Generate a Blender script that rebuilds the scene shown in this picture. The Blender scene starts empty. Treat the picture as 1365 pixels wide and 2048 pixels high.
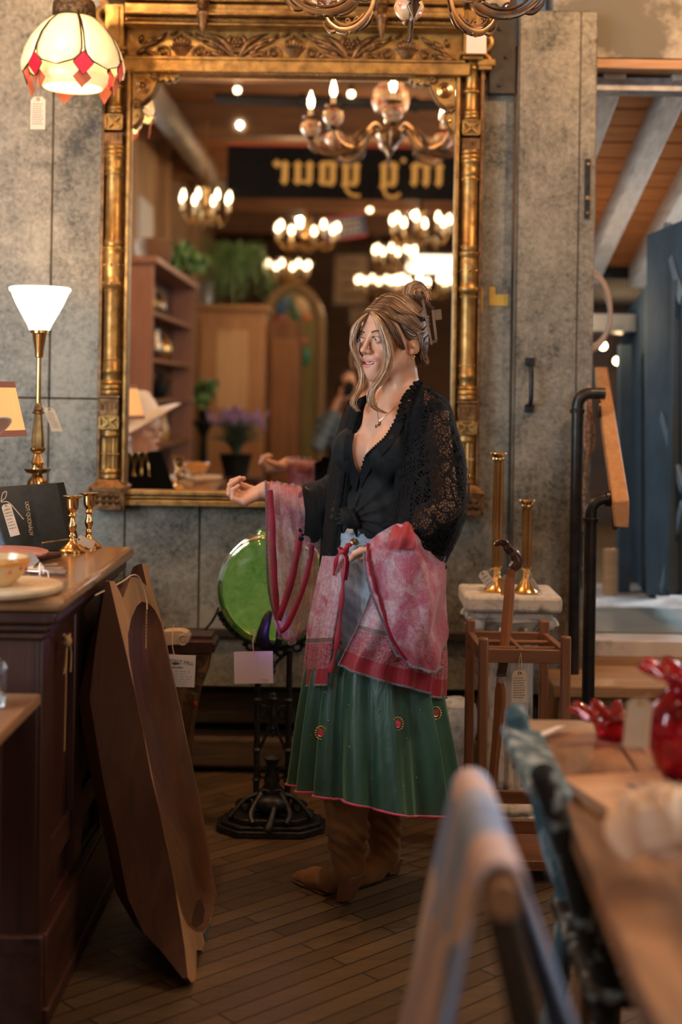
import bpy, math, random
import numpy as np
from mathutils import Vector, Matrix
R = math.radians; PI = math.pi; sin = math.sin; cos = math.cos
random.seed(7)
sc = bpy.context.scene; COL = sc.collection
# ---- pinhole numbers measured from the photograph (1365 x 2048) ----
F, VX, VY, ROLL, H, D = 2700.0, 700.0, 780.0, .0155, 1.40, 4.85
# ---- camera ----
cam = bpy.data.cameras.new('camera'); co = bpy.data.objects.new('camera', cam); COL.objects.link(co)
cam.sensor_fit = 'AUTO'; cam.sensor_width = 36; cam.lens = 36*F/2048
cam.shift_x = -(VX-682.5)/2048; cam.shift_y = (VY-1024)/2048
co.matrix_world = Matrix.Translation((0, 0, H)) @ Matrix.Rotation(PI/2, 4, 'X') @ Matrix.Rotation(ROLL, 4, 'Z')
cam.dof.use_dof = True; cam.dof.focus_distance = 3.72; cam.dof.aperture_fstop = 1.5; cam.clip_start = .05
sc.camera = co
# ---- exposure ----
sc.view_settings.view_transform = 'Standard'; sc.view_settings.look = 'None'
sc.view_settings.gamma = 1; sc.view_settings.use_curve_mapping = False
sc.view_settings.exposure = 0.0
# ---- world (what the daylight outside would be; the room is closed) ----
w = bpy.data.worlds.new('world'); sc.world = w; w.use_nodes = True
w.node_tree.nodes['Background'].inputs[0].default_value = (.55, .65, .8, 1)
w.node_tree.nodes['Background'].inputs[1].default_value = .25
# ---- lights ----
def area(name, loc, target, size, power, col, sy=None):
    l = bpy.data.lights.new(name, 'AREA'); l.energy = power; l.color = col; l.size = size
    if sy: l.shape = 'RECTANGLE'; l.size_y = sy
    o = bpy.data.objects.new(name, l); COL.objects.link(o); o.location = loc
    o.rotation_euler = (Vector(target)-Vector(loc)).to_track_quat('-Z', 'Y').to_euler(); return o
def point(name, loc, power, col, r=.03):
    l = bpy.data.lights.new(name, 'POINT'); l.energy = power; l.color = col; l.shadow_soft_size = r
    o = bpy.data.objects.new(name, l); COL.objects.link(o); o.location = loc; return o
WARM = (1, .64, .34); COOL = (.78, .90, 1)
area("shop_window_daylight", (-2.6, 1.5, 1.9), (.2, 4.2, 1.15), 1.6, 105, COOL, 1.5)
area('rear_cool_fill', (2.3, -.8, 2.2), (.3, 4.2, .9), 1.4, 26, COOL, 1.5)  # added cool fill from behind; no window is built there
area('right_warm_fill', (2.5, 2.4, 2.3), (-.9, -.9, 1.3), 1.2, 58, (1, .90, .78), 1.2)  # added fill that brightens the armoire side; the right wall has no window
area('loft_left_fill', (-.35, 5.5, 1.9), (1.5, 6.2, 1.1), .8, 13, (.75, .88, 1), .9)  # unseen fill behind the wall, added to brighten the blue woodwork
area('loft_window_daylight', (2.3, 5.7, 1.95), (1.0, 6.3, 1.0), .9, 34, (.80, .90, 1), .9)

for x_, y_, w_ in ((-1.15, 3.75, 62), (1.35, 3.75, 75), (.3, 2.5, 7)): point('warm_overhead_fill', (x_, y_, 3.1), w_, (1, .60, .30), .05)  # added warm points overhead, out of view and without fixtures
# ---- pixel helpers ----
def P(px, py, d):
    dx, dy = px-VX, py-VY; c, s = cos(ROLL), sin(ROLL)
    return Vector(((c*dx+s*dy)*d/F, d, H-(-s*dx+c*dy)*d/F))
def PM(px, py, v):                       # seen in the mirror at path length v
    p = P(px, py, v); p.y = 2*D-v; return p
def V(*a): return Vector(a)
# ---- mesh builder ----
class MB:
    def __init__(s): s.v = []; s.f = []; s.m = Matrix.Identity(4)
    def add(s, vs, fs):
        n = len(s.v); s.v += [tuple(s.m @ Vector(v)) for v in vs]; s.f += [tuple(i+n for i in f) for f in fs]; return s
    def box(s, c, size, rot=None):
        a, b, h = [q/2 for q in size]; m = (rot.to_4x4() if rot is not None else Matrix.Identity(4)); c = Vector(c)
        vs = [c + (m @ Vector((x, y, z))) for x in (-a, a) for y in (-b, b) for z in (-h, h)]
        return s.add(vs, [(0,1,3,2),(4,6,7,5),(0,4,5,1),(2,3,7,6),(0,2,6,4),(1,5,7,3)])
    def bar(s, p, q, wd, dp, up=(0,0,1)):     # square bar from p to q
        p, q = Vector(p), Vector(q); t = (q-p).normalized(); u = Vector(up)
        a = t.cross(u)
        if a.length < 1e-4: a = t.cross(Vector((1,0,0)))
        a.normalize(); b = a.cross(t).normalized()
        vs = [e + a*x*wd/2 + b*y*dp/2 for e in (p, q) for x, y in ((-1,-1),(1,-1),(1,1),(-1,1))]
        return s.add(vs, [(3,2,1,0),(4,5,6,7),(0,1,5,4),(1,2,6,5),(2,3,7,6),(3,0,4,7)])
    def lathe(s, prof, o=(0,0,0), seg=24, axis=(0,0,1), flute=0, nf=0, sx=1, sy=1, cap=True):
        o = Vector(o); q = Vector((0,0,1)).rotation_difference(Vector(axis).normalized()); vs = []; fs = []
        for r, z in prof:
            for i in range(seg):
                a = 2*PI*i/seg; rr = r*(1+flute*cos(nf*a)) if nf else r
                vs.append(o + q @ Vector((rr*cos(a)*sx, rr*sin(a)*sy, z)))
        n = len(prof)
        for j in range(n-1):
            for i in range(seg):
                k = (i+1) % seg; fs.append((j*seg+i, j*seg+k, (j+1)*seg+k, (j+1)*seg+i))
        if cap: fs.append(tuple(range(seg-1, -1, -1))); fs.append(tuple((n-1)*seg+i for i in range(seg)))
        return s.add(vs, fs)
    def tube(s, pts, r, seg=8, closed=False, flat=1.0, up=None, cap=True):
        pts = [Vector(p) for p in pts]; n = len(pts)
        rs = r if hasattr(r, '__len__') else [r]*n
        t = [((pts[(i+1)%n]-pts[i-1]) if closed else (pts[min(i+1,n-1)]-pts[max(i-1,0)])) for i in range(n)]
        t = [(x.normalized() if x.length > 1e-9 else Vector((0,0,1))) for x in t]
        u = Vector(up) if up else (Vector((0,0,1)) if abs(t[0].z) < .9 else Vector((1,0,0)))
        a = (u - t[0]*u.dot(t[0])).normalized(); vs = []
        for i in range(n):
            if up: a = Vector(up)
            a = (a - t[i]*a.dot(t[i]))
            a = a.normalized() if a.length > 1e-6 else Vector((1,0,0))
            b = t[i].cross(a)
            for k in range(seg):
                g = 2*PI*k/seg; vs.append(pts[i] + a*cos(g)*rs[i]*flat + b*sin(g)*rs[i])
        fs = []
        for i in range(n if closed else n-1):
            j = (i+1) % n
            for k in range(seg): l = (k+1)%seg; fs.append((i*seg+k, i*seg+l, j*seg+l, j*seg+k))
        if not closed and cap: fs.append(tuple(range(seg-1,-1,-1))); fs.append(tuple((n-1)*seg+k for k in range(seg)))
        return s.add(vs, fs)
    def ball(s, c, r, seg=16, rings=10, rot=None):
        r = r if hasattr(r, '__len__') else (r, r, r); c = Vector(c); vs = []; fs = []
        for j in range(rings+1):
            th = PI*j/rings
            for i in range(seg):
                a = 2*PI*i/seg; v = Vector((r[0]*sin(th)*cos(a), r[1]*sin(th)*sin(a), r[2]*cos(th)))
                if rot is not None: v = rot @ v
                vs.append(c+v)
        for j in range(rings):
            for i in range(seg): k = (i+1)%seg; fs.append((j*seg+i, (j+1)*seg+i, (j+1)*seg+k, j*seg+k))
        return s.add(vs, fs)
    def torus(s, c, r, r2, axis=(0,0,1), seg=28, seg2=8, a0=0, a1=2*PI):
        q = Vector((0,0,1)).rotation_difference(Vector(axis).normalized()); full = abs(a1-a0-2*PI) < 1e-6
        n = seg if full else seg+1
        return s.tube([Vector(c)+q@Vector((r*cos(a0+(a1-a0)*i/seg), r*sin(a0+(a1-a0)*i/seg), 0)) for i in range(n)], r2, seg2, closed=full)
    def prism(s, poly, o, ux, uy, th):        # polygon extruded by th along ux x uy
        o, ux, uy = Vector(o), Vector(ux), Vector(uy); nz = ux.cross(uy).normalized()*th; n = len(poly)
        vs = [o+ux*x+uy*y for x, y in poly] + [o+ux*x+uy*y+nz for x, y in poly]
        fs = [tuple(range(n-1,-1,-1)), tuple(range(n, 2*n))] + [(i, (i+1)%n, n+(i+1)%n, n+i) for i in range(n)]
        return s.add(vs, fs)
    def grid(s, fn, nu, nv, cu=False):        # fn(u,v) -> point
        vs = [fn(i/(nu if cu else nu-1), j/(nv-1)) for j in range(nv) for i in range(nu)]; fs = []
        for j in range(nv-1):
            for i in range(nu if cu else nu-1):
                k = (i+1)%nu; fs.append((j*nu+i, j*nu+k, (j+1)*nu+k, (j+1)*nu+i))
        return s.add(vs, fs)
    def build(s, name, mat, parent=None, bevel=0, smooth=True, solid=0, sub=0, local=False, auto=40):
        me = bpy.data.meshes.new(name); vs = s.v
        o = bpy.data.objects.new(name, me); COL.objects.link(o)
        if parent is not None:
            o.parent = parent
            if not local:
                r = parent
                while r.parent: r = r.parent
                mi = (Matrix.Translation(r.location) @ r.rotation_euler.to_matrix().to_4x4()).inverted()
                vs = [tuple(mi @ Vector(v)) for v in vs]
        elif not local:
            a = np.array(vs); c = (a.min(0)+a.max(0))/2; c[2] = a[:,2].min(); vs = (a-c).tolist(); o.location = c
        me.from_pydata(vs, [], s.f); me.validate()
        if smooth:
            for p in me.polygons: p.use_smooth = True
            try: me.set_sharp_from_angle(angle=R(auto))
            except Exception: pass
        if mat is not None: me.materials.append(mat)
        if solid: m = o.modifiers.new('solid', 'SOLIDIFY'); m.thickness = solid; m.offset = 0
        if bevel: m = o.modifiers.new('bevel', 'BEVEL'); m.width = bevel; m.segments = 2; m.limit_method = 'ANGLE'
        if sub: m = o.modifiers.new('sub', 'SUBSURF'); m.levels = m.render_levels = sub
        return o
def tag(o, label, cat, group=None):
    o['label'] = label; o['category'] = cat
    if group: o['group'] = group
    return o
def thing(name, label, cat, loc=(0,0,0), rz=0, group=None):
    o = bpy.data.objects.new(name, None); COL.objects.link(o); o.location = loc; o.rotation_euler = (0,0,rz); o.empty_display_size = .1
    return tag(o, label, cat, group)
def struct(o): o['kind'] = 'structure'; return o
def kids(o): return [c for c in bpy.data.objects if c.parent == o]
def copy_tree(o, loc=None, rz=None, label=None, parent=None, ks=None):
    ch = kids(o); c = o.copy(); COL.objects.link(c); c.parent = parent
    if loc is not None: c.location = loc
    if rz is not None: c.rotation_euler = (0,0,rz)
    if label: c['label'] = label
    for k in ch: copy_tree(k, parent=c)
    return c
def bez(pts, n=24):                          # Catmull-Rom through points
    pts = [Vector(p) for p in pts]; out = []; m = len(pts)-1
    for i in range(n+1):
        t = i/n*m; k = min(int(t), m-1); u = t-k
        p0, p1, p2, p3 = pts[max(k-1,0)], pts[k], pts[k+1], pts[min(k+2,m)]
        out.append(.5*((2*p1)+(p2-p0)*u+(2*p0-5*p1+4*p2-p3)*u*u+(3*p1-p0-3*p2+p3)*u**3))
    return out
# ---- materials ----
def nodes(name):
    m = bpy.data.materials.new(name); m.use_nodes = True; nt = m.node_tree
    return m, nt, nt.nodes['Principled BSDF'], nt.nodes['Material Output']
def N(nt, t, **k):
    n = nt.nodes.new(t)
    for a, b in k.items(): setattr(n, a, b)
    return n
def coords(nt, stretch=(1,1,1), rot=(0,0,0), kind='Object'):
    tc = N(nt, 'ShaderNodeTexCoord'); mp = N(nt, 'ShaderNodeMapping'); nt.links.new(tc.outputs[kind], mp.inputs[0])
    mp.inputs['Scale'].default_value = stretch; mp.inputs['Rotation'].default_value = rot; return mp.outputs[0]
def uvn(nt): return N(nt, 'ShaderNodeTexCoord').outputs['UV']
def ramp(nt, fac, stops, interp='LINEAR'):
    r = N(nt, 'ShaderNodeValToRGB'); r.color_ramp.interpolation = interp; e = r.color_ramp.elements
    while len(e) < len(stops): e.new(.5)
    for q, (p, c) in zip(e, stops): q.position = p; q.color = (*c, 1) if len(c) == 3 else c
    nt.links.new(fac, r.inputs[0]); return r.outputs[0]
def noise(nt, co, scale, detail=5, dist=0, rough=.6):
    n = N(nt, 'ShaderNodeTexNoise'); n.inputs['Scale'].default_value = scale; n.inputs['Detail'].default_value = detail
    n.inputs['Distortion'].default_value = dist; n.inputs['Roughness'].default_value = rough
    nt.links.new(co, n.inputs['Vector']); return n.outputs['Fac']
def mixc(nt, f, a, b, mode='MIX'):
    m = N(nt, 'ShaderNodeMix', data_type='RGBA', blend_type=mode)
    for i, x in ((0, f), (6, a), (7, b)):
        if isinstance(x, (int, float)): m.inputs[i].default_value = x
        elif isinstance(x, tuple): m.inputs[i].default_value = (*x, 1)
        else: nt.links.new(x, m.inputs[i])
    return m.outputs[2]
def math_(nt, op, a, b=0, c=0):
    m = N(nt, 'ShaderNodeMath', operation=op)
    for i, x in enumerate((a, b, c)):
        if isinstance(x, (int, float)): m.inputs[i].default_value = x
        else: nt.links.new(x, m.inputs[i])
    return m.outputs[0]
def addbump(nt, bs, h, st, dist=.01):
    b = N(nt, 'ShaderNodeBump'); b.inputs['Strength'].default_value = st; b.inputs['Distance'].default_value = dist
    nt.links.new(h, b.inputs['Height']); nt.links.new(b.outputs[0], bs.inputs['Normal'])
def M(name, col, col2=None, rough=.5, metal=0, scale=20, stretch=(1,1,1), lo=.35, hi=.65, bump=0, bscale=None, emit=None, es=0,
      sss=0, trans=0, coat=0, spec=.5, dist=0, ior=1.45, alpha=1, rot=(0,0,0), sheen=0, detail=6):
    m, nt, bs, out = nodes(name)
    bs.inputs['Base Color'].default_value = (*col, 1); bs.inputs['Roughness'].default_value = rough
    bs.inputs['Metallic'].default_value = metal; bs.inputs['Specular IOR Level'].default_value = spec; bs.inputs['IOR'].default_value = ior
    if trans: bs.inputs['Transmission Weight'].default_value = trans
    if coat: bs.inputs['Coat Weight'].default_value = coat; bs.inputs['Coat Roughness'].default_value = .15
    if sheen: bs.inputs['Sheen Weight'].default_value = sheen
    if sss: bs.inputs['Subsurface Weight'].default_value = sss; bs.inputs['Subsurface Radius'].default_value = (.012,.005,.003); bs.inputs['Subsurface Scale'].default_value = 1
    if alpha < 1: bs.inputs['Alpha'].default_value = alpha
    if emit: bs.inputs['Emission Color'].default_value = (*emit, 1); bs.inputs['Emission Strength'].default_value = es
    if col2 or bump:
        cv = coords(nt, stretch, rot); n = noise(nt, cv, scale, detail, dist)
        if col2: nt.links.new(ramp(nt, n, [(lo, col), (hi, col2)]), bs.inputs['Base Color'])
        if bump: addbump(nt, bs, n if not bscale else noise(nt, cv, bscale, 5), bump)
    return m
def wood(name, c1, c2, rough=.45, scale=5, axis=2, coat=0, bump=.15, spec=.5):
    st = [7, 7, 7]; st[axis] = .6
    return M(name, c1, c2, rough=rough, scale=scale, stretch=tuple(st), dist=.6, bump=bump, lo=.3, hi=.7, coat=coat, spec=spec)
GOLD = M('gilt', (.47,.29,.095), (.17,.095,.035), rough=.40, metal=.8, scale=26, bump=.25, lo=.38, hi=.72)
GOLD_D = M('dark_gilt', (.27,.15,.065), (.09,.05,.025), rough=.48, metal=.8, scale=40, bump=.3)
GOLD_B = M('bright_gilt', (.64,.42,.18), (.38,.22,.08), rough=.25, metal=.95, scale=18, bump=.1)
BRASS = M('brass', (.80,.56,.24), (.62,.40,.15), rough=.2, metal=1, scale=8)
BRASS_D = M('aged_brass', (.45,.27,.10), (.2,.12,.05), rough=.32, metal=1, scale=30)
IRON = M('black_iron', (.012,.014,.016), (.03,.033,.036), rough=.42, metal=.5, scale=60, bump=.1)
PIPE = M('black_pipe', (.03,.035,.04), (.06,.055,.05), rough=.35, metal=.8, scale=20)
PAPER = M('paper_tag', (.62,.50,.36), (.55,.42,.28), rough=.8, scale=30)
WHITE_P = M('white_card', (.72,.68,.66), rough=.7)
INK = M('ink', (.05,.04,.04), rough=.8)
STRING = M('twine', (.5,.4,.28), rough=.9)
DARK = M('dark', (.01,.01,.012), rough=.8)
BULB = M('lit_bulb', (1,.9,.75), rough=.4, emit=(1,.72,.42), es=16)
CANDLE = M('candle_sleeve', (.75,.62,.42), rough=.5, emit=(1,.6,.25), es=.25)
GLASS = M('clear_glass', (.95,.97,.96), rough=.03, trans=1)
# =================== STRUCTURE ===================
def galv_mat():
    m, nt, bs, out = nodes('galvanised_sheet'); cv = coords(nt, (1, 1, 1))
    n1 = noise(nt, cv, 55, 8, .5, .75); n2 = noise(nt, cv, 2.2, 5, 0, .6); n3 = noise(nt, cv, 14, 6, .3, .7)
    s1 = math_(nt, 'ADD', math_(nt, 'MULTIPLY', n1, .55), math_(nt, 'ADD', math_(nt, 'MULTIPLY', n2, .55), math_(nt, 'MULTIPLY', n3, .3)))
    c = ramp(nt, s1, [(.58, (.055,.055,.045)), (.67, (.16,.155,.128)), (.80, (.29,.275,.225))])
    nt.links.new(c, bs.inputs['Base Color']); bs.inputs['Metallic'].default_value = .25; bs.inputs['Roughness'].default_value = .5
    addbump(nt, bs, n1, .12, .003); return m
GALV = galv_mat()
GALV_D = M('dark_sheet', (.035,.032,.028), (.06,.05,.04), rough=.5, metal=.4, scale=30)
def floor_mat():
    m, nt, bs, out = nodes('floor_boards'); cv = coords(nt, (1,1,1), (0,0,R(-43)))
    b = N(nt, 'ShaderNodeTexBrick'); nt.links.new(cv, b.inputs['Vector']); b.offset = .37; b.squash = 1
    b.inputs['Scale'].default_value = 1; b.inputs['Brick Width'].default_value = .62; b.inputs['Row Height'].default_value = .057
    b.inputs['Mortar Size'].default_value = .0026; b.inputs['Mortar Smooth'].default_value = .2; b.inputs['Bias'].default_value = 0
    b.inputs['Color1'].default_value = (.150,.098,.048,1); b.inputs['Color2'].default_value = (.085,.055,.028,1); b.inputs['Mortar'].default_value = (.015,.01,.007,1)
    g = noise(nt, coords(nt, (2.2,40,1), (0,0,R(-43))), 3, 6, .4); big = noise(nt, cv, 1.6, 5)
    c = mixc(nt, .55, b.outputs['Color'], ramp(nt, g, [(.3,(.35,.33,.3)),(.7,(1,.98,.95))]), 'MULTIPLY')
    c = mixc(nt, .5, c, ramp(nt, big, [(.35,(.5,.5,.52)),(.65,(1.0,1.0,1.0))]), 'MULTIPLY')
    nt.links.new(c, bs.inputs['Base Color']); bs.inputs['Roughness'].default_value = .42
    addbump(nt, bs, b.outputs['Fac'], -.3, .003); return m
struct(MB().box((0, 0.0, -.05), (8, 26, .1)).build('floor', floor_mat(), smooth=False))
WBEAM = wood('old_beam', (.10,.062,.033), (.035,.022,.013), rough=.75, axis=0, bump=.5)
CONC = M('concrete', (.34,.31,.26), (.15,.14,.12), rough=.85, scale=6, bump=.2)
# back wall: galvanised sheets, lower edge 0.44 m above the floor, opening on the right
def wz(py): return P(700, py, D).z
def wx(px, py=600): return P(px, py, D).x
zb, zt = wz(1378), 3.6
doorR = wx(1182, 700)
mb = MB()
for x0, x1, z0, z1 in ((-3.2, wx(101), wz(806), zt), (wx(101), wx(250,900), wz(806), zt), (-3.2, wx(101), zb, wz(806)), (wx(101), wx(248,1150), zb, wz(806)), (wx(248,1150), wx(398,1150), zb, zt), (wx(398,1150), wx(1025), zb, zt)):
    mb.box(((x0+x1)/2, D+.02, (z0+z1)/2), (x1-x0-.004, .04, z1-z0-.004))
struct(mb.build('wall_back', GALV, bevel=.003))
struct(MB().box(((-3.2+wx(1025))/2, D+.055, (zb+zt)/2), (wx(1025)+3.2, .03, zt-zb)).build('wall_back_lining', DARK))
struct(MB().box(((-3.2+2.6)/2, D+.36, .0+zb/2), (5.8, .1, zb)).build('wall_plinth', DARK))
for i, (z0, z1, yy) in enumerate(((.02,.13,D+.12),(.16,.285,D+.2),(.31,zb-.01,D+.14))):
    struct(MB().box((-1.1, yy, (z0+z1)/2), (4.0, .14, z1-z0)).build('trim_%d' % (i+1), WBEAM, bevel=.012))
# sliding sheet-metal door leaf, right of the seam
t = thing('sliding_door', 'galvanised sheet metal sliding door leaf with a black pull handle at the right of the gilt mirror', 'door', (wx(1105), D-.03, zb))
x0, x1 = wx(1027), doorR
mb = MB().box(((x0+x1)/2, D-.015, (zb+wz(22))/2), (x1-x0, .07, wz(22)-zb)); mb.build('leaf', GALV, t, bevel=.006)
mb = MB()
for x in (x0+.004, x1-.06): mb.box((x, D-.051, (zb+wz(25))/2), (.0035, .003, wz(25)-zb))
mb.build('seam', GALV_D, t)
hx, hz = P(1061, 770, D-.07).x, P(1061, 770, D-.07).z
mb = MB()
for dz in (.083, -.083): mb.box((hx, D-.056, hz+dz), (.034, .012, .028)); 
mb.tube(bez([(hx, D-.056, hz+.07), (hx, D-.095, hz+.058), (hx, D-.1, hz), (hx, D-.095, hz-.058), (hx, D-.056, hz-.07)], 16), .0085, 8)
for dz in (.088,-.088): mb.ball((hx, D-.063, hz+dz), .004, 8, 6)
mb.build('handle', IRON, t, bevel=.002)
for y0, y1, s in ((318, 437, 0), (1062, 1176, 1)):
    p, q = P(1177 if s == 0 else 1163, y0, D-.05), P(1174 if s == 0 else 1157, y1, D-.05)
    lp = MB().box(((p.x+q.x)/2, D-.054, (p.z+q.z)/2), (.018, .008, p.z-q.z)); lp.build('latch_plate', IRON, t, bevel=.001)
    sm = MB()
    for k in (.1, .92): z = p.z+(q.z-p.z)*k; sm.lathe([(.005,0),(.005,.003),(.001,.004)], ((p.x+q.x)/2, D-.057, z), 10, (0,-1,0))
    sm.box(((p.x+q.x)/2, D-.06, p.z+(q.z-p.z)*.66), (.016,.006,.014)); sm.build('screw', BRASS_D, t)
# black hanger plate above the mirror's right shoulder
p, q = P(981, 60, D-.04), P(1032, 187, D-.04)
t2 = MB().box(((p.x+q.x)/2, D-.02, (q.z+2.95)/2), (q.x-p.x, .03, 2.95-q.z))
for k in range(6): t2.lathe([(.008,0),(.008,.006),(.003,.009)], ((p.x+q.x)/2+(.012 if k%2 else -.012), D-.035, q.z+.03+k*.1), 8, (0,-1,0))
tag(t2.build('hanger_strap', GALV_D, bevel=.003), 'dark bolted steel hanger plate on the wall beside the mirror top', 'bracket')
# dark horizontal rail under the mirror
p, q = P(0, 1266, D-.02), P(1000, 1277, D-.02)
tag(MB().bar((-2.6, D-.016, wz(1268)), (wx(1025,1268), D-.016, wz(1268)), .022, .03).build('wall_rail', GALV_D, bevel=.002), 'narrow dark steel rail running along the sheet metal wall behind the green bowl', 'rail')
# lintel of the opening and wall above
struct(MB().box((doorR+.95, D+.12, (wz(104)+3.4)/2), (2.2, .2, 3.4-wz(104))).build('trim_4', M('lintel_concrete', (.42,.39,.33), (.17,.16,.13), rough=.85, scale=3, bump=.3, lo=.46, hi=.54)))
struct(MB().box((0, D-.02, 2.93), (7, .05, .09)).build('trim_5', GALV_D))
struct(MB().box((doorR+.95, D+.10, (wz(106)+wz(126))/2), (2.2, .16, wz(106)-wz(126))).build('trim_6', wood('lintel_wood', (.50,.27,.12), (.30,.15,.07), axis=0), bevel=.003))
struct(MB().box((doorR+.95, D+.16, (wz(132)+wz(158))/2), (2.2, .1, wz(132)-wz(158))).build('trim_7', M('steel_track', (.16,.15,.15), (.3,.3,.32), rough=.4, metal=.5)))
# ceiling of the shop (seen in the mirror): boards and beams
CEIL = wood('ceiling_boards', (.36,.15,.05), (.20,.08,.03), rough=.6, axis=0, bump=.2)
struct(MB().box((0, -1.9, 3.45), (6.6, 13.6, .1)).build('ceiling', CEIL))
BEAMW = wood('ceiling_beam', (.26,.12,.05), (.14,.065,.03), rough=.6, axis=0)
for i, y in enumerate((1.9, .1, -1.8, -3.8, -5.8)):
    struct(MB().box((0, y, 3.3), (6.4, .2, .26)).build('trim_%d' % (10+i), BEAMW, bevel=.01))
PLAST = M('plaster', (.30,.22,.15), (.18,.13,.09), rough=.8, scale=3)
mb = MB()
xl = -2.05
# left wall with a window opening (daylight comes through it)
for y0, y1, z0, z1 in ((-8.6, .6, 0, 3.4), (2.4, 4.85, 0, 3.4), (.6, 2.4, 0, 1.0), (.6, 2.4, 2.8, 3.4)):
    mb.box((-2.75, (y0+y1)/2, (z0+z1)/2), (.1, y1-y0, z1-z0))
struct(mb.build('wall_left', PLAST)); struct(MB().box((2.75, -1.9, 1.7), (.1, 13.5, 3.4)).build('wall_right', PLAST))
struct(MB().box((0, -8.65, 1.7), (5.6, .1, 3.4)).build('wall_rear', wood('rear_boards', (.30,.15,.07), (.15,.07,.035), rough=.6, axis=0)))
w1 = MB()
for y in (.62, 1.5, 2.38): w1.box((-2.72, y, 1.9), (.05, .05, 1.8))
for z in (1.02, 1.9, 2.78): w1.box((-2.72, 1.5, z), (.05, 1.8, .05))
w1 = struct(w1.build('window_1', M('window_paint', (.3,.3,.28), rough=.5)))
# =================== RAISED ROOM BEYOND THE OPENING ===================
zl = .505
lx0, lx1 = doorR-.28, 2.9
WPAINT = M('worn_white_paint', (.62,.60,.58), (.30,.31,.31), rough=.6, scale=3, lo=.5, hi=.58)
struct(MB().box(((lx0+lx1)/2, D+.8, zl-.03), (lx1-lx0, 1.5, .06)).build('floor_landing', WPAINT, bevel=.004))
STEPW = wood('step_pine', (.46,.28,.14), (.32,.18,.085), axis=0, rough=.45)
sx = P(1092, 1350, 4.7).x
st = struct(MB().box((sx+.9, 4.72, zl-.105), (1.8, .40, .04)).build('trim_20', STEPW, bevel=.006))
struct(MB().box((sx+.92, 4.75, (zl-.127)/2), (1.78, .3, zl-.127)).build('trim_21', wood('step_riser', (.38,.20,.085), (.24,.12,.05), axis=0)))
struct(MB().box((1.6, D+.055, zl-.085), (1.6, .05, .05)).build('trim_22', STEPW))
struct(MB().box(((lx0+lx1)/2, 9.5, zl-.05), (3.4, 6, .08)).build('floor_beyond', wood('loft_floor', (.2,.12,.06), (.1,.06,.03), axis=1)))
struct(MB().box((1.7, D+.9+.75, zl-.12), (3.6, 1.6, .06)).build('trim_23', DARK))
# sloping board ceiling with whitewashed beams
BRD = wood('orange_ceiling_boards', (.62,.25,.075), (.36,.13,.04), rough=.55, axis=0)
rz_ = lambda y: H+1.14-.316*(y-5.0)          # lower edge of the sloping rafters
sl = math.atan(.316); mb = MB(); y = 4.98
while y < 6.95: mb.box((1.5, y+.065, rz_(y+.065)+.125), (4.2, .128, .02), Matrix.Rotation(-sl, 3, 'X')); y += .133
struct(mb.build('ceiling_beyond', BRD, bevel=.003))
WASH = wood('whitewashed_beam', (.62,.56,.49), (.40,.33,.27), rough=.6, axis=1)
for i, x in enumerate((.955, 1.21, 1.46, 1.71)):
    struct(MB().bar((x, 4.96, rz_(4.96)+.06), (x, 6.9, rz_(6.9)+.06), .085, .12).build('trim_%d' % (30+i), WASH, bevel=.006))
struct(MB().box((1.5, 8.3, H+.62), (4.2, 2.8, .06)).build('ceiling_far', DARK))
struct(MB().box((1.4, 9.5, 1.8), (5.6, .1, 3)).build('wall_beyond', M('loft_dark_wood', (.09,.05,.03), (.04,.03,.025), rough=.7, scale=4)))
struct(MB().box((3.4, 7.2, 1.8), (.1, 4.6, 3)).build('wall_beyond_right', M('loft_blue_wall', (.05,.08,.11), (.035,.05,.07), rough=.6, scale=4)))
struct(MB().box((-1.0, 7.2, 1.8), (.1, 4.6, 3)).build('wall_beyond_left', M('loft_side', (.09,.06,.04), (.04,.03,.025), rough=.7, scale=4)))
# =================== GILT MIRROR ===================
YM = 4.815                                   # plane of the mirror glass
def PM(px, py, v):
    p = P(px, py, v); p.y = 2*YM-v; return p
KM = 4.78/F
def mz(yc): return H-(yc-780)*KM             # height of a row of pixels at the mirror
def mx(xc): return (xc-700)*KM
mirror = thing('gilt_mirror', 'huge carved gilt wall mirror with turned side columns and a leafy frieze across the top', 'mirror', (mx(575), D, mz(1020)))
XL, XR = mx(220), mx(935)
# glass
MIRROR = M('mirror_glass', (.86,.84,.80), rough=.015, metal=1)
g = MB(); g.box(((mx(243)+mx(912))/2, YM+.006, (mz(146)+mz(990))/2), (mx(912)-mx(243), .012, mz(146)-mz(990))); g.build('mirror_glass', MIRROR, mirror, smooth=False)
# backing boards and rails
b = MB()
for x, s in ((XL, 1), (XR, -1)):
    b.box((x+.004*s, D-.012, (mz(120)+mz(1020))/2), (mx(758)-mx(700), .024, mz(120)-mz(1020)))
    b.box((x-.040*s, D-.035, (mz(120)+mz(990))/2), (.012, .05, mz(120)-mz(990)))
b.box((mx(575), D-.01, (mz(-120)+mz(150))/2), (mx(1000)-mx(160)-.1, .02, mz(-120)-mz(150)))
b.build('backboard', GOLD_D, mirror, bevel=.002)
def rail(name, pts, mat, bev=.0):
    m = MB()
    for (x0, y0, x1, y1, w, dp, yy) in pts: m.bar((mx(x0), yy, mz(y0)), (mx(x1), yy, mz(y1)), w, dp, up=(0,1,0))
    return m.build(name, mat, mirror, bevel=bev)
i = D-.05
for q_ in (249, 908): rail('inner_rail', [(q_,140,q_,990,.013,.045,i)], GOLD, .003)
rail('bottom_rail', [(230,992,930,992,.016,.05,i),(230,1001,930,1001,.010,.035,i),(230,1012,930,1012,.022,.045,i)], GOLD, .003)
rail('top_rail', [(230,137,930,137,.045,.06,i-.005),(240,123,920,123,.012,.075,i-.005)], GOLD, .004)
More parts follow.
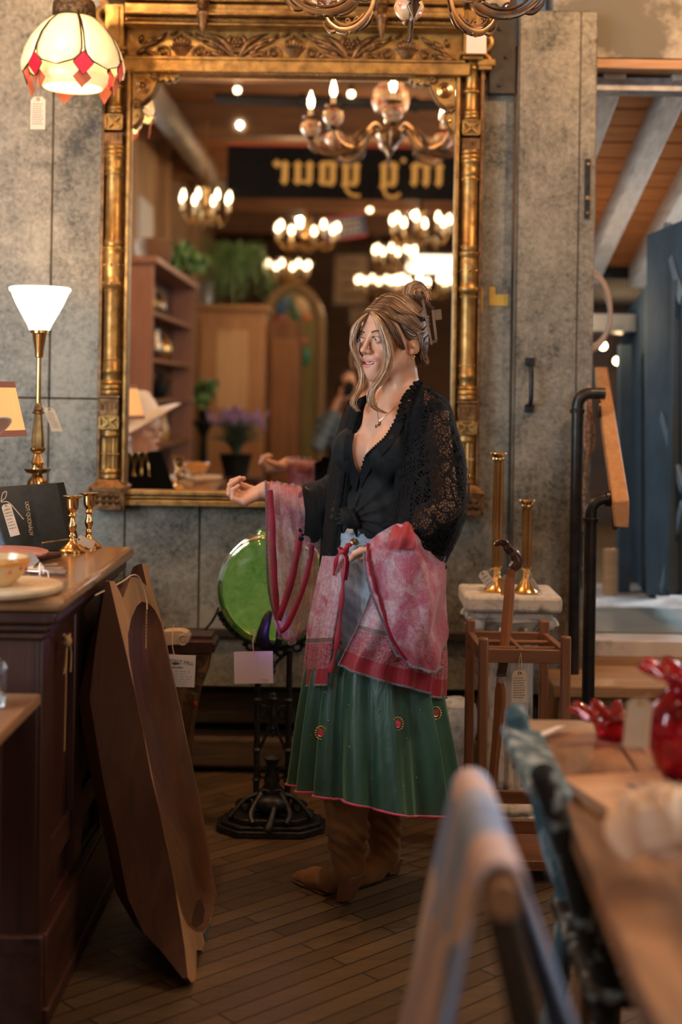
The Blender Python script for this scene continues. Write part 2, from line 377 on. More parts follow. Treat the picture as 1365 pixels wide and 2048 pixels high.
# columns
prof = [(13,118),(15,121),(15,125),(14,127),(16,129),(16,134),(14,136),(12.5,138),(12.5,170),(13,174),(15,176),(15,180),(13,182),(12.5,184),(12.5,214),(14,217),(16,219),(16,223),(15,225),(16.5,227),(16.5,231),(15,233)]
prof2 = [(20,296),(21.5,299),(21.5,303),(19.5,305),(21.5,308),(21.5,312),(19.5,314),(21,317),(21,320),(18.5,323),(18,334),(19,336),(19,347),(17.5,349),(18.5,352),(17,355),(16.5,358),(16.5,485),(18,487),(18,495),(17,498),(22,501),(22.5,506),(19,510),(19,516),(20,519),(20,532),(20,545),(19,558),(18,566),(22,571),(22.5,578),(18.5,582),(17.5,588),(16.5,592),(16.5,725),(17.5,728),(17.5,744),(19,746),(19,752),(17,755),(17,767),(20,769),(22,773),(20,777),(22,781),(22,784),(20,788),(22,792),(20,797)]
prof3 = [(19,868),(19,873),(20,875),(20,880),(18,883)]
prof4 = [(17.5,945),(20,948),(20,953),(18.5,956),(20,959),(20,964)]
yc_col = D-.048
for nm, X in (('left', XL), ('right', XR)):
    m = MB()
    for pr in (prof, prof2, prof3, prof4): m.lathe([(r*KM, mz(y)) for r, y in pr][::-1], (X, yc_col, 0), 28)
    m.lathe([(16.5*KM, mz(946)), (16.5*KM, mz(882))], (X, yc_col, 0), 56, flute=.07, nf=14)
    col = m.build('column', GOLD, mirror, bevel=0, auto=50)
    for y, r, n, rb in ((178, 14.5, 16, .0035), (916, 17.5, 16, .0042), (355, 17.5, 26, .0022), (590, 17.5, 26, .0022), (727,17.5,26,.0022), (490,17.6,26,.0022)):
        m = MB()
        for k in range(n): a = 2*PI*k/n; m.ball((X+r*KM*cos(a), yc_col+r*KM*sin(a), mz(y)), rb, 8, 6)
        m.build('bead_ring', GOLD_B, col)
    for y, r, n, rb in ((538, 20.5, 8, .0055), (574, 22, 8, .004), (503,22,8,.003)):
        m = MB()
        for k in range(n): a = 2*PI*k/n+PI/2; m.ball((X+r*KM*cos(a), yc_col+r*KM*sin(a), mz(y)), rb, 10, 8)
        m.build('stud_ring', GOLD_B, col)
    for y0, y1, hw in ((236, 268, 18), (838, 866, 20)):   # square blocks with a saltire
        m = MB(); zc_ = (mz(y0)+mz(y1))/2; hh = (mz(y0)-mz(y1)); ww = 2*hw*KM
        m.box((X, yc_col+.004, zc_), (ww*.86, ww*.86, hh*.9)); fy = yc_col+.004-ww*.43
        for a, c, wv, hv in ((-1,0,.1,1),(1,0,.1,1),(0,1,1,.1),(0,-1,1,.1)): m.box((X+a*ww*.45, fy-.003, zc_+c*hh*.45), (ww*wv, .016, hh*hv))
        for s in (-1, 1): m.bar((X-s*ww*.36, fy-.006, zc_-hh*.36), (X+s*ww*.36, fy-.006, zc_+hh*.36), .0085, .012, up=(0,1,0))
        for s in (-1, 1): m.lathe([(hh*.4, 0), (hh*.3, .006), (.004, .014)], (X+s*ww*.43, yc_col, zc_), 4, (s,0,0))
        m.build('carved_block', GOLD, mirror, bevel=.001)
    m = MB()                                  # dark fretted blocks
    m.box((X, yc_col, (mz(274)+mz(296))/2), (35*KM, 35*KM, mz(274)-mz(296)))
    for k in range(5): m.box((X+(k-2)*7*KM, yc_col-17.5*KM, (mz(276)+mz(290))/2), (3.5*KM, .006, mz(276)-mz(292)))
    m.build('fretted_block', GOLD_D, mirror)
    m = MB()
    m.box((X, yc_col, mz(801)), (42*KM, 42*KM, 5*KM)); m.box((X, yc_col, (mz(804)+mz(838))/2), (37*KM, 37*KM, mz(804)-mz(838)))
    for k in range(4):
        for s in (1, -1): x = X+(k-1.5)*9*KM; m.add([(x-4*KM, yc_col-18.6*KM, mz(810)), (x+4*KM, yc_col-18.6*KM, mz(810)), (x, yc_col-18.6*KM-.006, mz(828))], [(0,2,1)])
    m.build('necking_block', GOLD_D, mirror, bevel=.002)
    m = MB()                                  # flared plinth
    zt_, zm_, zb_ = mz(966), mz(982), mz(1026)
    for (a, za), (c, zc_) in (((20*KM, zt_), (38*KM, zm_)),):
        m.add([(X+sx*r, yc_col+sy*r*.9, z) for r, z in ((a, za), (c, zc_)) for sx, sy in ((-1,-1),(1,-1),(1,.9),(-1,.9))], [(3,2,1,0),(4,5,6,7),(0,1,5,4),(1,2,6,5),(2,3,7,6),(3,0,4,7)])
    m.box((X, yc_col+.002, (zm_+zb_)/2), (74*KM*.94, 68*KM*.9, zm_-zb_))
    fy = yc_col+.002-34*KM*.9
    for s in (-1, 1): m.box((X+s*32*KM, fy-.002, (zm_+zb_)/2), (6*KM, .008, (zm_-zb_)*.98))
    for z in (zm_-.006, zb_+.008): m.box((X, fy-.002, z), (66*KM, .008, .014))
    for a in range(4):
        for c in range(2): m.lathe([(.0135, 0), (.001, .013)], (X+(a-1.5)*13*KM, fy, (zm_+zb_)/2+(c-.5)*.021), 4, (0,-1,0))
    for s in (-1, 1): m.box((X+s*40*KM, yc_col+.01, mz(992)), (10*KM, .05, .012)); m.box((X+s*40*KM, yc_col+.01, mz(1008)), (14*KM, .05, .012))
    m.build('plinth', GOLD_D, mirror, bevel=.002)
    m = MB()                                  # top block above each column
    m.box((X, D-.05, (mz(20)+mz(105))/2), (36*KM, .09, mz(20)-mz(105))); m.box((X, D-.055, mz(108)), (50*KM, .11, 6*KM)); m.box((X, D-.052, mz(115)), (40*KM, .095, 6*KM))
    m.box((X, D-.1, (mz(24)+mz(95))/2), (20*KM, .012, mz(24)-mz(95)))
    sd = -1 if X < 0 else 1
    pts = [(X+sd*(18+8*sin(PI*t))*KM, D-.05, mz(30+85*t)) for t in [q/10 for q in range(11)]]
    m.tube([(X+sd*(22+16*abs(sin(2.2*PI*t+.5)))*KM, D-.05, mz(20+95*t)) for t in [q/20 for q in range(21)]], .012, 8)
    m.box((X+sd*28*KM, D-.045, mz(122)), (34*KM, .08, 12*KM)); m.box((X+sd*26*KM, D-.045, mz(132)), (26*KM, .07, 8*KM))
    m.build('cap_block', GOLD, mirror, bevel=.003)
# entablature mouldings
m = MB()
for y0, y1, dp in ((-150,-120,.20),(-118,-80,.17),(-78,-66,.19),(-64,0,.10),(2,8,.115),(10,15,.13),(17,38,.105),(40,44,.14),(46,53,.10),(58,62,.125)):
    m.box((mx(578), D-dp/2, (mz(y0)+mz(y1))/2), ((mx(915)-mx(240))+(.16 if y0 < 0 else 0), dp, mz(y0)-mz(y1)))
m.lathe([(.021, mx(245)), (.021, mx(910))], (0, D-.085, mz(29)), 16, (1,0,0))
m.build('cornice', GOLD, mirror, bevel=.003)
m = MB()
for k in range(110): m.ball((mx(246+k*6.05), D-.112, mz(49)), (.0042,.004,.0042), 6, 4)
m.build('beading', GOLD_B, mirror); m = MB()
for k in range(56): m.box((mx(248+k*12), D-.115, mz(-5)), (.011, .03, .016))
m.build('dentils', GOLD_B, mirror); m = MB()
for k in range(110): m.ball((mx(246+k*6.05), D-.083, mz(151.5)), (.0038,.005,.0035), 6, 4)
m.build('beading', GOLD_B, mirror)
m = MB(); m.box((mx(578), D-.02, (mz(62)+mz(125))/2), (mx(915)-mx(240), .04, mz(62)-mz(125))); m.build('frieze_ground', GOLD, mirror)
def leaf(m, x, y, x2, y2, w, bend, yd=D-.045):
    p = []; n = 7
    for k in range(n+1):
        t = k/n; ox = bend*sin(PI*t)
        dx, dy = x2-x, y2-y; L = math.hypot(dx, dy) or 1
        p.append((mx(x+dx*t-dy/L*ox), yd-.008*sin(PI*t), mz(y+dy*t+dx/L*ox)))
    m.tube(p, [w*KM*q for q in (.45,.8,1,1.05,.95,.75,.45,.12)], 8, flat=1, up=(0,1,0))
orn = MB()
for cx in (238, 462, 690, 916):
    for s in (-1, 1):
        def L(x, y, x2, y2, w, b):
            X0, X1 = cx+s*x, cx+s*x2
            if min(X0, X1) > 250 and max(X0, X1) < 908: leaf(orn, X0, y, X1, y2, w, b*s)
        L(4,118,62,66,6,-10); L(6,116,88,74,5,-8); L(10,117,66,98,6,4); L(8,110,44,70,5,-6); L(10,118,50,112,5,4); L(40,92,58,76,6,2); L(60,84,84,66,4,3); L(24,112,40,96,6,2); L(28,88,34,72,5,1)
        L(30,104,70,86,4,-3); L(66,118,36,106,5,2); L(90,72,106,64,3.5,1); L(48,116,60,106,4,1)
        X0 = cx+s*76
        if 262 < X0 < 900:
            orn.torus((mx(X0), D-.045, mz(107)), 12.5*KM, 3.2*KM, (0,1,0), 20, 6); orn.ball((mx(X0), D-.045, mz(107)), (7*KM, .012, 7*KM), 12, 8); orn.ball((mx(X0-s*8), D-.05, mz(100)), 3*KM, 8, 6)
    if 262 < cx < 900:
        orn.torus((mx(cx), D-.047, mz(86)), 17*KM, 4*KM, (0,1,0), 24, 6, -.9, PI+.9)
        for k in range(6): a = k*PI/3; orn.ball((mx(cx+7*cos(a)), D-.05, mz(86+7*sin(a))), (4.5*KM,.01,4.5*KM), 8, 6)
        orn.ball((mx(cx), D-.056, mz(86)), 4*KM, 8, 6); orn.ball((mx(cx), D-.045, mz(114)), (8*KM,.012,6*KM), 10, 6)
for cx in (350, 577, 804):
    orn.add([(mx(cx-26), D-.041, mz(92)), (mx(cx+26), D-.041, mz(92)), (mx(cx), D-.041, mz(123)), (mx(cx), D-.062, mz(98))], [(0,3,1),(1,3,2),(2,3,0)])
    for k in (-2,-1,0,1,2): leaf(orn, cx+k*5, 96, cx+k*7, 68+abs(k)*5, 4, k)
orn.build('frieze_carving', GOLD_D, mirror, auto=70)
# drop finials on the frieze
for cx in (398, 620, 752):
    m = MB()
    if cx != 620:
        m.lathe([(r*KM, -z*KM) for r, z in ((3,-75),(9,-60),(6,-30),(12,-14),(14,-4),(9,0),(12,6),(7,12),(13,18),(13,24),(9,30),(9,40),(5,52),(3,62))], (mx(cx), D-.13, mz(22)), 16)
        m.box((mx(cx), D-.09, mz(20)), (20*KM, .08, 30*KM)); m.build('drop_finial', GOLD_D, mirror)
# pierced corner brackets
for s, x0 in ((1, 256), (-1, 901)):
    pts = [(0,152)] + [(92,152),(88,160),(84,158),(80,166),(74,161),(68,167),(60,162),(54,166),(48,160)] + [(47-q*26*.2-0, 160) for q in ()]
    arc = [(52-42*(1-cos(a*PI/2/8))-0, 166+ (0+44*sin(a*PI/2/8))) for a in range(9)]
    arc = [(50, 164), (46,176), (40,188), (32,199), (22,208), (14,212), (12,218), (17,226), (18,236), (12,248), (4,256), (0,260)]
    poly = pts[:9]+arc
    poly = [(mx(x0+s*x*1.0), mz(y)) for x, y in poly]
    if s == 1: poly = poly[::-1]
    m = MB()
    n = len(poly); cxp, czp = sum(p[0] for p in poly)/n, sum(p[1] for p in poly)/n
    from mathutils.geometry import tessellate_polygon
    tri = tessellate_polygon([[Vector((x, z, 0)) for x, z in poly]])
    vs = [(x, D-.062, z) for x, z in poly] + [(x, D-.045, z) for x, z in poly]
    m.add(vs, [tuple(t) for t in tri] + [tuple(n+q for q in t[::-1]) for t in tri] + [(k, (k+1)%n, n+(k+1)%n, n+k) for k in range(n)])
    br = m.build('corner_bracket', GOLD, mirror, smooth=False)
    m = MB(); c = (mx(x0+s*20), D-.064, mz(177))
    m.torus(c, 14*KM, 2.6*KM, (0,1,0), 28, 8); m.torus(c, 9*KM, 3.6*KM, (0,1,0), 28, 8); m.ball(c, (4.5*KM,.01,4.5*KM), 12, 8)
    for x, y in ((72,159),(60,158)): m.ball((mx(x0+s*x), D-.063, mz(y)), (3*KM,.006,3*KM), 8, 6)
    m.ball((mx(x0+s*9), D-.063, mz(238)), (4*KM,.008,4*KM), 8, 6)
    m.build('roundel', GOLD_B, br)
    m = MB()
    for (cx, cy) in ((44,157),(8,214)):
        for k in range(7): a = k*2*PI/7; leaf(m, x0+s*cx, cy, x0+s*(cx+11*cos(a)), cy+11*sin(a), 3.2, 0, D-.065)
    m.tube([(mx(x0+s*x), D-.063, mz(y)) for x, y in arc], .003, 6)
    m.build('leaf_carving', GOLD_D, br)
# paper card hanging on the cornice at the right
q = thing('price_card', 'blank pale card hung on the upper right corner of the gilt mirror', 'price card', P(955, 100, 4.66))
m = MB(); a, b_ = P(934, 55, 4.66), P(973, 107, 4.66); m.box(((a.x+b_.x)/2, 4.66, (a.z+b_.z)/2), (b_.x-a.x, .002, a.z-b_.z)); m.build('card', M('pink_card', (.80,.66,.58), rough=.8), q)
m = MB(); m.tube([((a.x+b_.x)/2, 4.66, a.z-.005), ((a.x+b_.x)/2+.01, 4.70, a.z+.12)], .001, 5); m.build('string', STRING, q)
# yellow tape remnants on the wall
tape = M('old_tape', (.55,.36,.06), (.42,.27,.05), rough=.6)
for n_, pts in enumerate((((951,572),(966,575),(968,590),(965,625),(952,627)), ((979,573),(991,574),(992,590),(1017,588),(1016,612),(979,611)))):
    m = MB(); vs = [P(x, y, D-.003) for x, y in pts]; n = len(vs); m.add(vs+[v+Vector((0,.002,0)) for v in vs], [tuple(range(n)), tuple(range(2*n-1, n-1, -1))]+[(k,(k+1)%n,n+(k+1)%n,n+k) for k in range(n)])
    tag(m.build('tape', tape, smooth=False), ('strip of yellow tape half behind the mirror column', 'L-shaped piece of yellow tape on the sheet metal wall')[n_], 'tape')
# =================== small helpers for cards, tags and writing ===================
def txt(s, size, loc, ux, uy, mat, parent, name='lettering', ext=.0003, align='LEFT'):
    c = bpy.data.curves.new(name, 'FONT'); c.body = s; c.size = size; c.extrude = ext; c.align_x = align
    f0 = bpy.data.objects.new('font_tmp', c); COL.objects.link(f0); bpy.context.view_layer.update()
    me = bpy.data.meshes.new_from_object(f0.evaluated_get(bpy.context.evaluated_depsgraph_get())); bpy.data.objects.remove(f0); me.name = name
    me.materials.clear(); me.materials.append(mat); o = bpy.data.objects.new(name, me); COL.objects.link(o)
    ux = Vector(ux).normalized(); uy = Vector(uy).normalized(); uz = ux.cross(uy)
    r = parent
    while r.parent: r = r.parent
    m = Matrix((ux, uy, uz)).transposed().to_4x4(); m.translation = Vector(loc)
    o.parent = parent; o.matrix_local = (Matrix.Translation(r.location) @ r.rotation_euler.to_matrix().to_4x4()).inverted() @ m
    return o
def scribble(mb, o, ux, uy, w, h, n, r=.0004, seed=1):
    rd = random.Random(seed); o, ux, uy = Vector(o), Vector(ux), Vector(uy)
    for k in range(n):
        y = -h*(k+.5)/n; x = 0; L = w*rd.uniform(.75, 1)
        while x < L:
            ww = rd.uniform(.12, .28)*w; e = min(x+ww, L); q = max(5, int((e-x)/h*n*4)); 
            mb.tube([o+ux*(x+(e-x)*i/q)+uy*(y+h/n*.22*sin(i*2.1+k)*rd.uniform(.5,1.2)) for i in range(q+1)], r, 3); x = e+.06*w
def price_tag(label, c, ux, uy, w, h, mat=None, hang=None, lines=7, nrm=None, seed=1, name='price_tag', grp=None):
    ux, uy, c = Vector(ux).normalized(), Vector(uy).normalized(), Vector(c); nz = ux.cross(uy).normalized()
    t = thing(name, label, 'price tag', c - uy*h/2, group=grp)
    k = w*.22
    poly = [(-w/2,-h/2),(w/2,-h/2),(w/2,h/2-k),(w/2-k,h/2),(-w/2+k,h/2),(-w/2,h/2-k)]
    m = MB(); m.prism(poly, c-nz*.0005, ux, uy, .001); m.build('card', mat or PAPER, t, smooth=False)
    m = MB(); hp = c+uy*(h/2-k*.8); m.torus(hp+nz*.001, w*.09, w*.035, nz, 14, 5); m.build('eyelet', BRASS_D, t)
    if lines:
        m = MB(); scribble(m, c-ux*w*.38+uy*(h*.5-k*1.9)+nz*.0011, ux, uy, w*.76, h*.68, lines, w*.012, seed); m.build('handwriting', INK, t)
    if hang is not None:
        m = MB(); hv = Vector(hang); m.tube(bez([hp, (hp+hv)/2+Vector((.004,-.004,-.006)), hv], 8), .0009, 5); m.tube(bez([hp, (hp+hv)/2+Vector((-.004,.0,-.002)), hv], 8), .0009, 5); m.build('string', STRING, t)
    return t
# =================== COUNTER AND WHAT STANDS ON IT ===================
MAHOG = wood('counter_mahogany', (.055,.017,.010), (.022,.009,.007), rough=.38, axis=2, coat=.15)
MAHOGY = wood('counter_mahogany_side', (.06,.02,.011), (.025,.01,.007), rough=.4, axis=1)
TOPW = wood('polished_counter_top', (.36,.19,.09), (.20,.10,.05), rough=.22, axis=0, coat=.6)
CX, CZ, CY0, CY1 = -.606, .945, 2.89, 3.84
counter = thing('shop_counter', 'dark mahogany panelled counter with a polished moulded top at the left', 'counter', (-1.3, (CY0+CY1)/2, 0))
W_ = 1.5; xc = CX-W_/2
m = MB(); m.box((xc, (CY0+CY1)/2, CZ-.016), (W_, CY1-CY0, .032)); m.build('worktop', TOPW, counter, bevel=.012)
m = MB()
for dz, ins, th in ((-.047,.018,.03),(-.072,.036,.02),(-.092,.05,.02)): m.box((xc-ins/2, (CY0+CY1)/2, CZ+dz), (W_-ins, CY1-CY0-2*ins, th))
m.build('moulding', MAHOG, counter, bevel=.007)
bx = CX-.075
m = MB(); m.box((bx-.66, (CY0+CY1)/2+.0, .42+.01), (1.32, CY1-CY0-.17, .84)); m.build('body', MAHOG, counter)
m = MB()   # stiles and rails of the side and front
for y in (CY0+.12, (CY0+CY1)/2, CY1-.12): m.box((bx+.008, y, .43), (.022, .11, .85))
for z, h_ in ((.80,.08),(.33,.07),(.12,.2)): m.box((bx+.006, (CY0+CY1)/2, z), (.018, CY1-CY0-.17, h_))
for x in (bx-.04, bx-.62, bx-1.25): m.box((x, CY0+.075, .43), (.10, .024, .85))
for z, h_ in ((.80,.08),(.12,.2)): m.box((bx-.66, CY0+.078, z), (1.32, .02, h_))
m.build('panel_frame', MAHOG, counter, bevel=.004)
m = MB(); m.box((bx+.022, (CY0+CY1)/2, .10), (.03, CY1-CY0-.13, .20)); m.box((bx-.65, CY0+.063, .10), (1.36, .03, .20)); m.box((bx+.03, (CY0+CY1)/2, .02), (.03, CY1-CY0-.11, .04)); m.build('skirting', MAHOGY, counter, bevel=.006)
# low table hidden behind the counter that carries the torchiere lamp
m = MB(); m.box((-1.25, 4.33, .768), (.75, .8, .03))
bt = thing('side_table', 'dark side table behind the counter under the milk glass lamp', 'table', (-1.25, 4.33, 0)); m.build('tabletop', MAHOG, bt, bevel=.004)
for sx in (-1, 1):
    for sy in (-1, 1): MB().box((-1.25+sx*.33, 4.33+sy*.34, .377), (.04, .04, .753)).build('leg', MAHOG, bt)
def on(px, py, z):            # point where the pixel ray meets height z
    d = (H-z)*F/((py-VY)-ROLL*(px-VX)); return P(px, py, d)
# candlesticks
def candlestick():
    t = thing('brass_candlestick', '', 'candlestick', (0,0,0), group='turned brass candlesticks on the counter')
    k = .00137
    pr = [(27,0),(27,4),(24,7),(22,8),(14,14),(8,20),(5.5,26),(6,30),(8,32),(6,34),(5,40),(8,46),(9,52),(8,56),(5.5,62),(5,68),(7,70),(9,72),(7,74),(6,78),(8,82),(11,86),(11,88),(12,92),(12,106)]
    MB().lathe([(r*k, z*k) for r, z in pr]+[(18*k,109*k),(20*k,111*k),(20*k,112*k),(11*k,111*k),(10.5*k,95*k)], (0,0,0), 32).build('stem', BRASS, t, local=True)
    MB().lathe([(26.5*k,-.0005),(26.5*k,.004)], (0,0,0), 32).build('base_rim', BRASS_D, t, local=True)
    return t
cs = candlestick(); pA = on(144, 1109, CZ); cs.location = (P(144,1109,3.69).x, 3.69, CZ+.001)
cs['label'] = 'short brass candlestick with a paper tag tied on, nearer of the counter pair'
copy_tree(cs, (P(177,1100,3.80).x, 3.80, CZ+.001), label='short turned brass candlestick standing just behind its twin on the counter')
c0 = Vector(cs.location)
price_tag('tan paper tag tied to the nearer short candlestick', c0+Vector((.042,-.025,.03)), (.3,-.2,.9), (-.9,.1,.35), .026, .05, hang=c0+Vector((0,-.01,.045)), lines=0)
# black display board with worn lettering
BLK = M('black_leatherette', (.007,.010,.010), (.012,.015,.014), rough=.7, scale=50, spec=.2)
t = thing('necklace_board', 'black leaning display board with faded gold lettering on its back', 'display board', P(60,1095,3.72))
A = [P(-12,975,3.79), P(114,966,3.79), P(131,969,3.82), P(163,1092,3.74), P(140,1096,3.70), P(-12,1101,3.70)]
for q in (3,4,5): A[q].z = CZ+.002
m = MB()
fr = [A[0], A[1], A[4], A[5]]; bk = [v+Vector((.012,.035,0)) for v in fr]
for v in bk[2:]: v.y += .05; 
m.add(fr+bk, [(3,2,1,0),(4,5,6,7),(0,1,5,4),(1,2,6,5),(2,3,7,6),(3,0,4,7)]); m.build('board', BLK, t, smooth=False)
ux = (P(78,1085,3.705)-P(50,1006,3.76)).normalized(); uy = (P(90,1003,3.76)-P(50,1006,3.76)).normalized()
txt('LIOT·QUONÁLIV', .0145, P(50,1004,3.755), ux, uy, M('faded_gold', (.30,.21,.11), rough=.6), t)
m = MB()
for q in (.28, .45, .62):
    a = bk[0].lerp(bk[1], q); m.tube(bez([a+Vector((0,.004,0)), a+Vector((-.012,.02,-.05)), a+Vector((-.02,.045,-.10))], 8), .0016, 5); m.tube(bez([a+Vector((0,.004,0)), a+Vector((.014,.02,-.05)), a+Vector((.022,.045,-.10))], 8), .0016, 5)
m.build('necklace', BRASS, t)
# blue book and its tag
BLUE = M('blue_cloth', (.05,.10,.15), (.08,.14,.2), rough=.7, scale=60)
t = thing('blue_book', 'dark blue book leaning on the black display board, cut by the left edge', 'book', P(-8,1092,3.62))
m = MB(); a, b = P(-18,1020,3.66), P(8,1094,3.62); m.bar(a, b, .03, .012, up=(1,0,0)); m.build('cover', BLUE, t, bevel=.002)
price_tag('tan paper tag with a string bow leaning on the dark blue book', P(21,1040,3.6), (P(36,1068,3.6)-P(17,1073,3.6)), (P(0,1010,3.6)-P(19,1073,3.6)), .026, .088, seed=3)
m = MB()
o = P(2,1004,3.6)
m.tube(bez([o, o+V(.004,0,.022), o+V(.014,0,.028), o+V(.012,0,.012), o, o+V(.02,-.002,.0), o+V(.045,-.004,-.025), o+V(.062,-.004,-.045)], 30), .0012, 6); tag(m.build('twine_bow', STRING), 'pale twine bow on the tag in front of the black board', 'string')
# twisted wire stand
m = MB(); pts = [on(83,1100,CZ)+V(0,.0,.0), P(84,1086,3.62), P(140,1078,3.66)]
m.tube(pts, .0018, 6); m.tube([on(83,1102,CZ), on(120,1099,CZ)], .0018, 6); tag(m.build('wire_easel', BRASS_D), 'small twisted brass wire easel behind the nearer short candlestick', 'easel')
# pink stone dish
PINK = M('pink_marble', (.50,.22,.21), (.62,.36,.33), rough=.25, scale=9, stretch=(1,4,1), dist=1.5, lo=.4, hi=.6)
t = thing('pink_dish', 'round pink swirled dish on a dark turned base at the left end of the counter', 'dish', (0,0,0)); pc = P(-2,1103,3.45); t.location = (pc.x, pc.y, CZ)
m = MB().lathe([(.10,pc.z-CZ-.008),(.121,pc.z-CZ-.006),(.124,pc.z-CZ),(.118,pc.z-CZ+.002),(.02,pc.z-CZ)], seg=48); m.build('plate', PINK, t, local=True)
m = MB().lathe([(.085,0),(.09,.01),(.07,.02),(.10,pc.z-CZ-.02),(.119,pc.z-CZ-.012),(.119,pc.z-CZ-.008)], seg=48); m.build('base', MAHOG, t, local=True)
# wooden board and orange glass bowl
t = thing('round_board', 'round cream wooden board under the amber glass bowl', 'board', (0,0,0)); bc = on(2,1168,CZ+.018); t.location = (bc.x, bc.y, CZ)
MB().lathe([(.120,0),(.13,.004),(.134,.012),(.132,.018),(.02,.019)], seg=48).build('disc', M('cream_wood', (.62,.50,.32), (.50,.38,.22), rough=.5, scale=4, stretch=(1,6,1)), t, local=True)
m = MB()
for k in range(6): a = k; m.lathe([(.012,.0182),(.006,.021),(.002,.0215)], (.05+.028*cos(a), .01+.02*sin(a*1.7), 0), 8)
m.build('carved_sprig', PAPER, t, local=True)
t = thing('amber_bowl', 'small amber and cream glass bowl with a floral band on the round board', 'bowl', (0,0,0)); t.location = (P(-5,1190,bc.y-.03).x, bc.y-.03, CZ+.02)
AMB = M('amber_glass', (.80,.42,.12), (.85,.65,.35), rough=.15, scale=7, trans=.35, coat=.5)
MB().lathe([(.03,0),(.035,.003),(.055,.025),(.066,.048),(.068,.062),(.064,.062),(.060,.048),(.048,.026),(.028,.006),(.001,.006)], seg=40, cap=False).build('bowl', AMB, t, local=True)
MB().lathe([(.0655,.046),(.0685,.05),(.0685,.058),(.066,.062)], seg=40, cap=False).build('rim', M('amber_rim', (.75,.33,.08), rough=.2), t, local=True)
m = MB()
for k in range(14): a = k*2*PI/14; m.ball((.062*cos(a), .062*sin(a), .036+.006*(k%2)), (.004,.004,.006), 8, 6)
m.build('painted_flowers', M('flower_red', (.55,.12,.05), rough=.5), t, local=True)
# tied cutlery
HW = M('knife_handle_brown', (.16,.085,.05), (.24,.14,.08), rough=.45, scale=20)
for k, (a, b) in enumerate((((52,1141),(133,1146)), ((56,1138),(128,1139)), ((60,1134),(116,1131)))):
    t = thing('table_knife', ('brown handled table knife lying nearest in the tied bundle', 'brown handled table knife in the middle of the tied bundle', 'brown handled table knife at the back of the tied bundle')[k], 'knife', on(*b, CZ), group='tied knives on the counter')
    pa, pb = on(*a, CZ+.008+.002*k), on(*b, CZ+.008+.002*k); q = pa.lerp(pb, .42)
    MB().tube(bez([q, q.lerp(pb,.3), q.lerp(pb,.7), pb], 8), [.004,.005,.0055,.0055,.0055,.006,.0065,.007,.005], 10).build('handle', HW, t)
    MB().bar(pa, q, .010, .0015).build('blade', M('steel', (.6,.6,.62), rough=.25, metal=1) if k == 0 else bpy.data.materials['steel'], t)
o = on(80,1140,CZ+.02); m = MB(); m.torus(o, .014, .0016, (1,.3,0), 20, 5); m.torus(o+V(.004,0,.004), .013, .0016, (.9,.0,.3), 20, 5); m.tube(bez([o+V(0,-.01,0), o+V(.02,-.015,0), o+V(.025,-.02,-.015)], 6), .0014, 5)
tag(m.build('white_string_tie', M('white_string', (.75,.7,.68), rough=.9)), 'white string tied round the bundle of brown handled knives', 'string')
price_tag('crumpled foil-backed tag lying beside the pink dish', on(60,1126,CZ+.02)+V(0,.0,.006), (.5,.2,.5), (-.4,.5,.3), .035, .05, mat=M('foil', (.55,.52,.5), rough=.25, metal=.6), lines=0)
price_tag('small printed paper tag lying behind the tied knives', on(68,1137,CZ+.012), (1,.1,.06), (.3,.9,.35), .045, .03, lines=3, seed=9, mat=PAPER)
m = MB().tube([on(72,1117,CZ+.012), on(118,1110,CZ+.012)], .009, 10); tag(m.build('dark_stick', MAHOG), 'short dark turned stick lying behind the crumpled foil tag', 'stick')

# =================== LAMPS AT THE LEFT ===================
MILK = M('milk_glass_lit', (.95,.88,.75), rough=.3, emit=(1,.80,.52), es=4.6)
dl = 4.33; k = dl/F; base = P(84, 966, dl); lx = P(80,600,dl).x; zof = lambda y: P(80, y, dl).z
t = thing('torchiere_lamp', 'lit brass table lamp with a bell-shaped milk glass shade', 'lamp', (lx, dl, .797))
Z = lambda y: zof(y)-.797
m = MB().lathe([(r*k, Z(y)) for r, y in ((20,660),(24,650),(34,632),(45,612),(53,594),(56,586),(60,582),(61,577),(58,575),(56,577),(52,590),(33,628),(18,655))], seg=40, cap=False); m.build('glass_shade', MILK, t, local=True)
pr = [(40,1160),(40,1150),(20,1130),(14,1080),(12,1000),(14,985),(19,968),(17,960),(10,952),(8,948)]
MB().lathe([(r*k, Z(y)) for r, y in [(46,1163)]+pr[1:]] , seg=40, flute=.06, nf=18).build('base', BRASS_D, t, local=True)
MB().lathe([(r*k, Z(y)) for r, y in ((6,950),(22,945),(27,937),(12,940),(10,932),(13,925),(9,915),(7,908),(12,904),(15,900),(15,896),(11,893))], seg=32, flute=.05, nf=12).build('lotus_collar', BRASS, t, local=True)
MB().lathe([(r*k, Z(y)) for r, y in ((13,896),(12,870),(8,832),(8,828),(14,826),(9,822),(10,818),(7,812),(7,806))], seg=8).build('tapered_stem', BRASS_D, t, local=True)
MB().lathe([(r*k, Z(y)) for r, y in ((5,812),(5,716),(8,714),(9,700),(14,668),(18,666),(18,658),(15,656))], seg=24).build('pole', BRASS, t, local=True)
LT = point('torchiere_bulb', (lx, dl, zof(584)), 11, (1, .58, .26), .03)
price_tag('tan paper tag hanging from the stem of the milk glass lamp', P(106,839,4.30), (P(124,864,4.3)-P(102,864,4.3)), (P(94,815,4.3)-P(112,864,4.3)), .034, .08, hang=P(86,812,4.31), seed=4, lines=8)
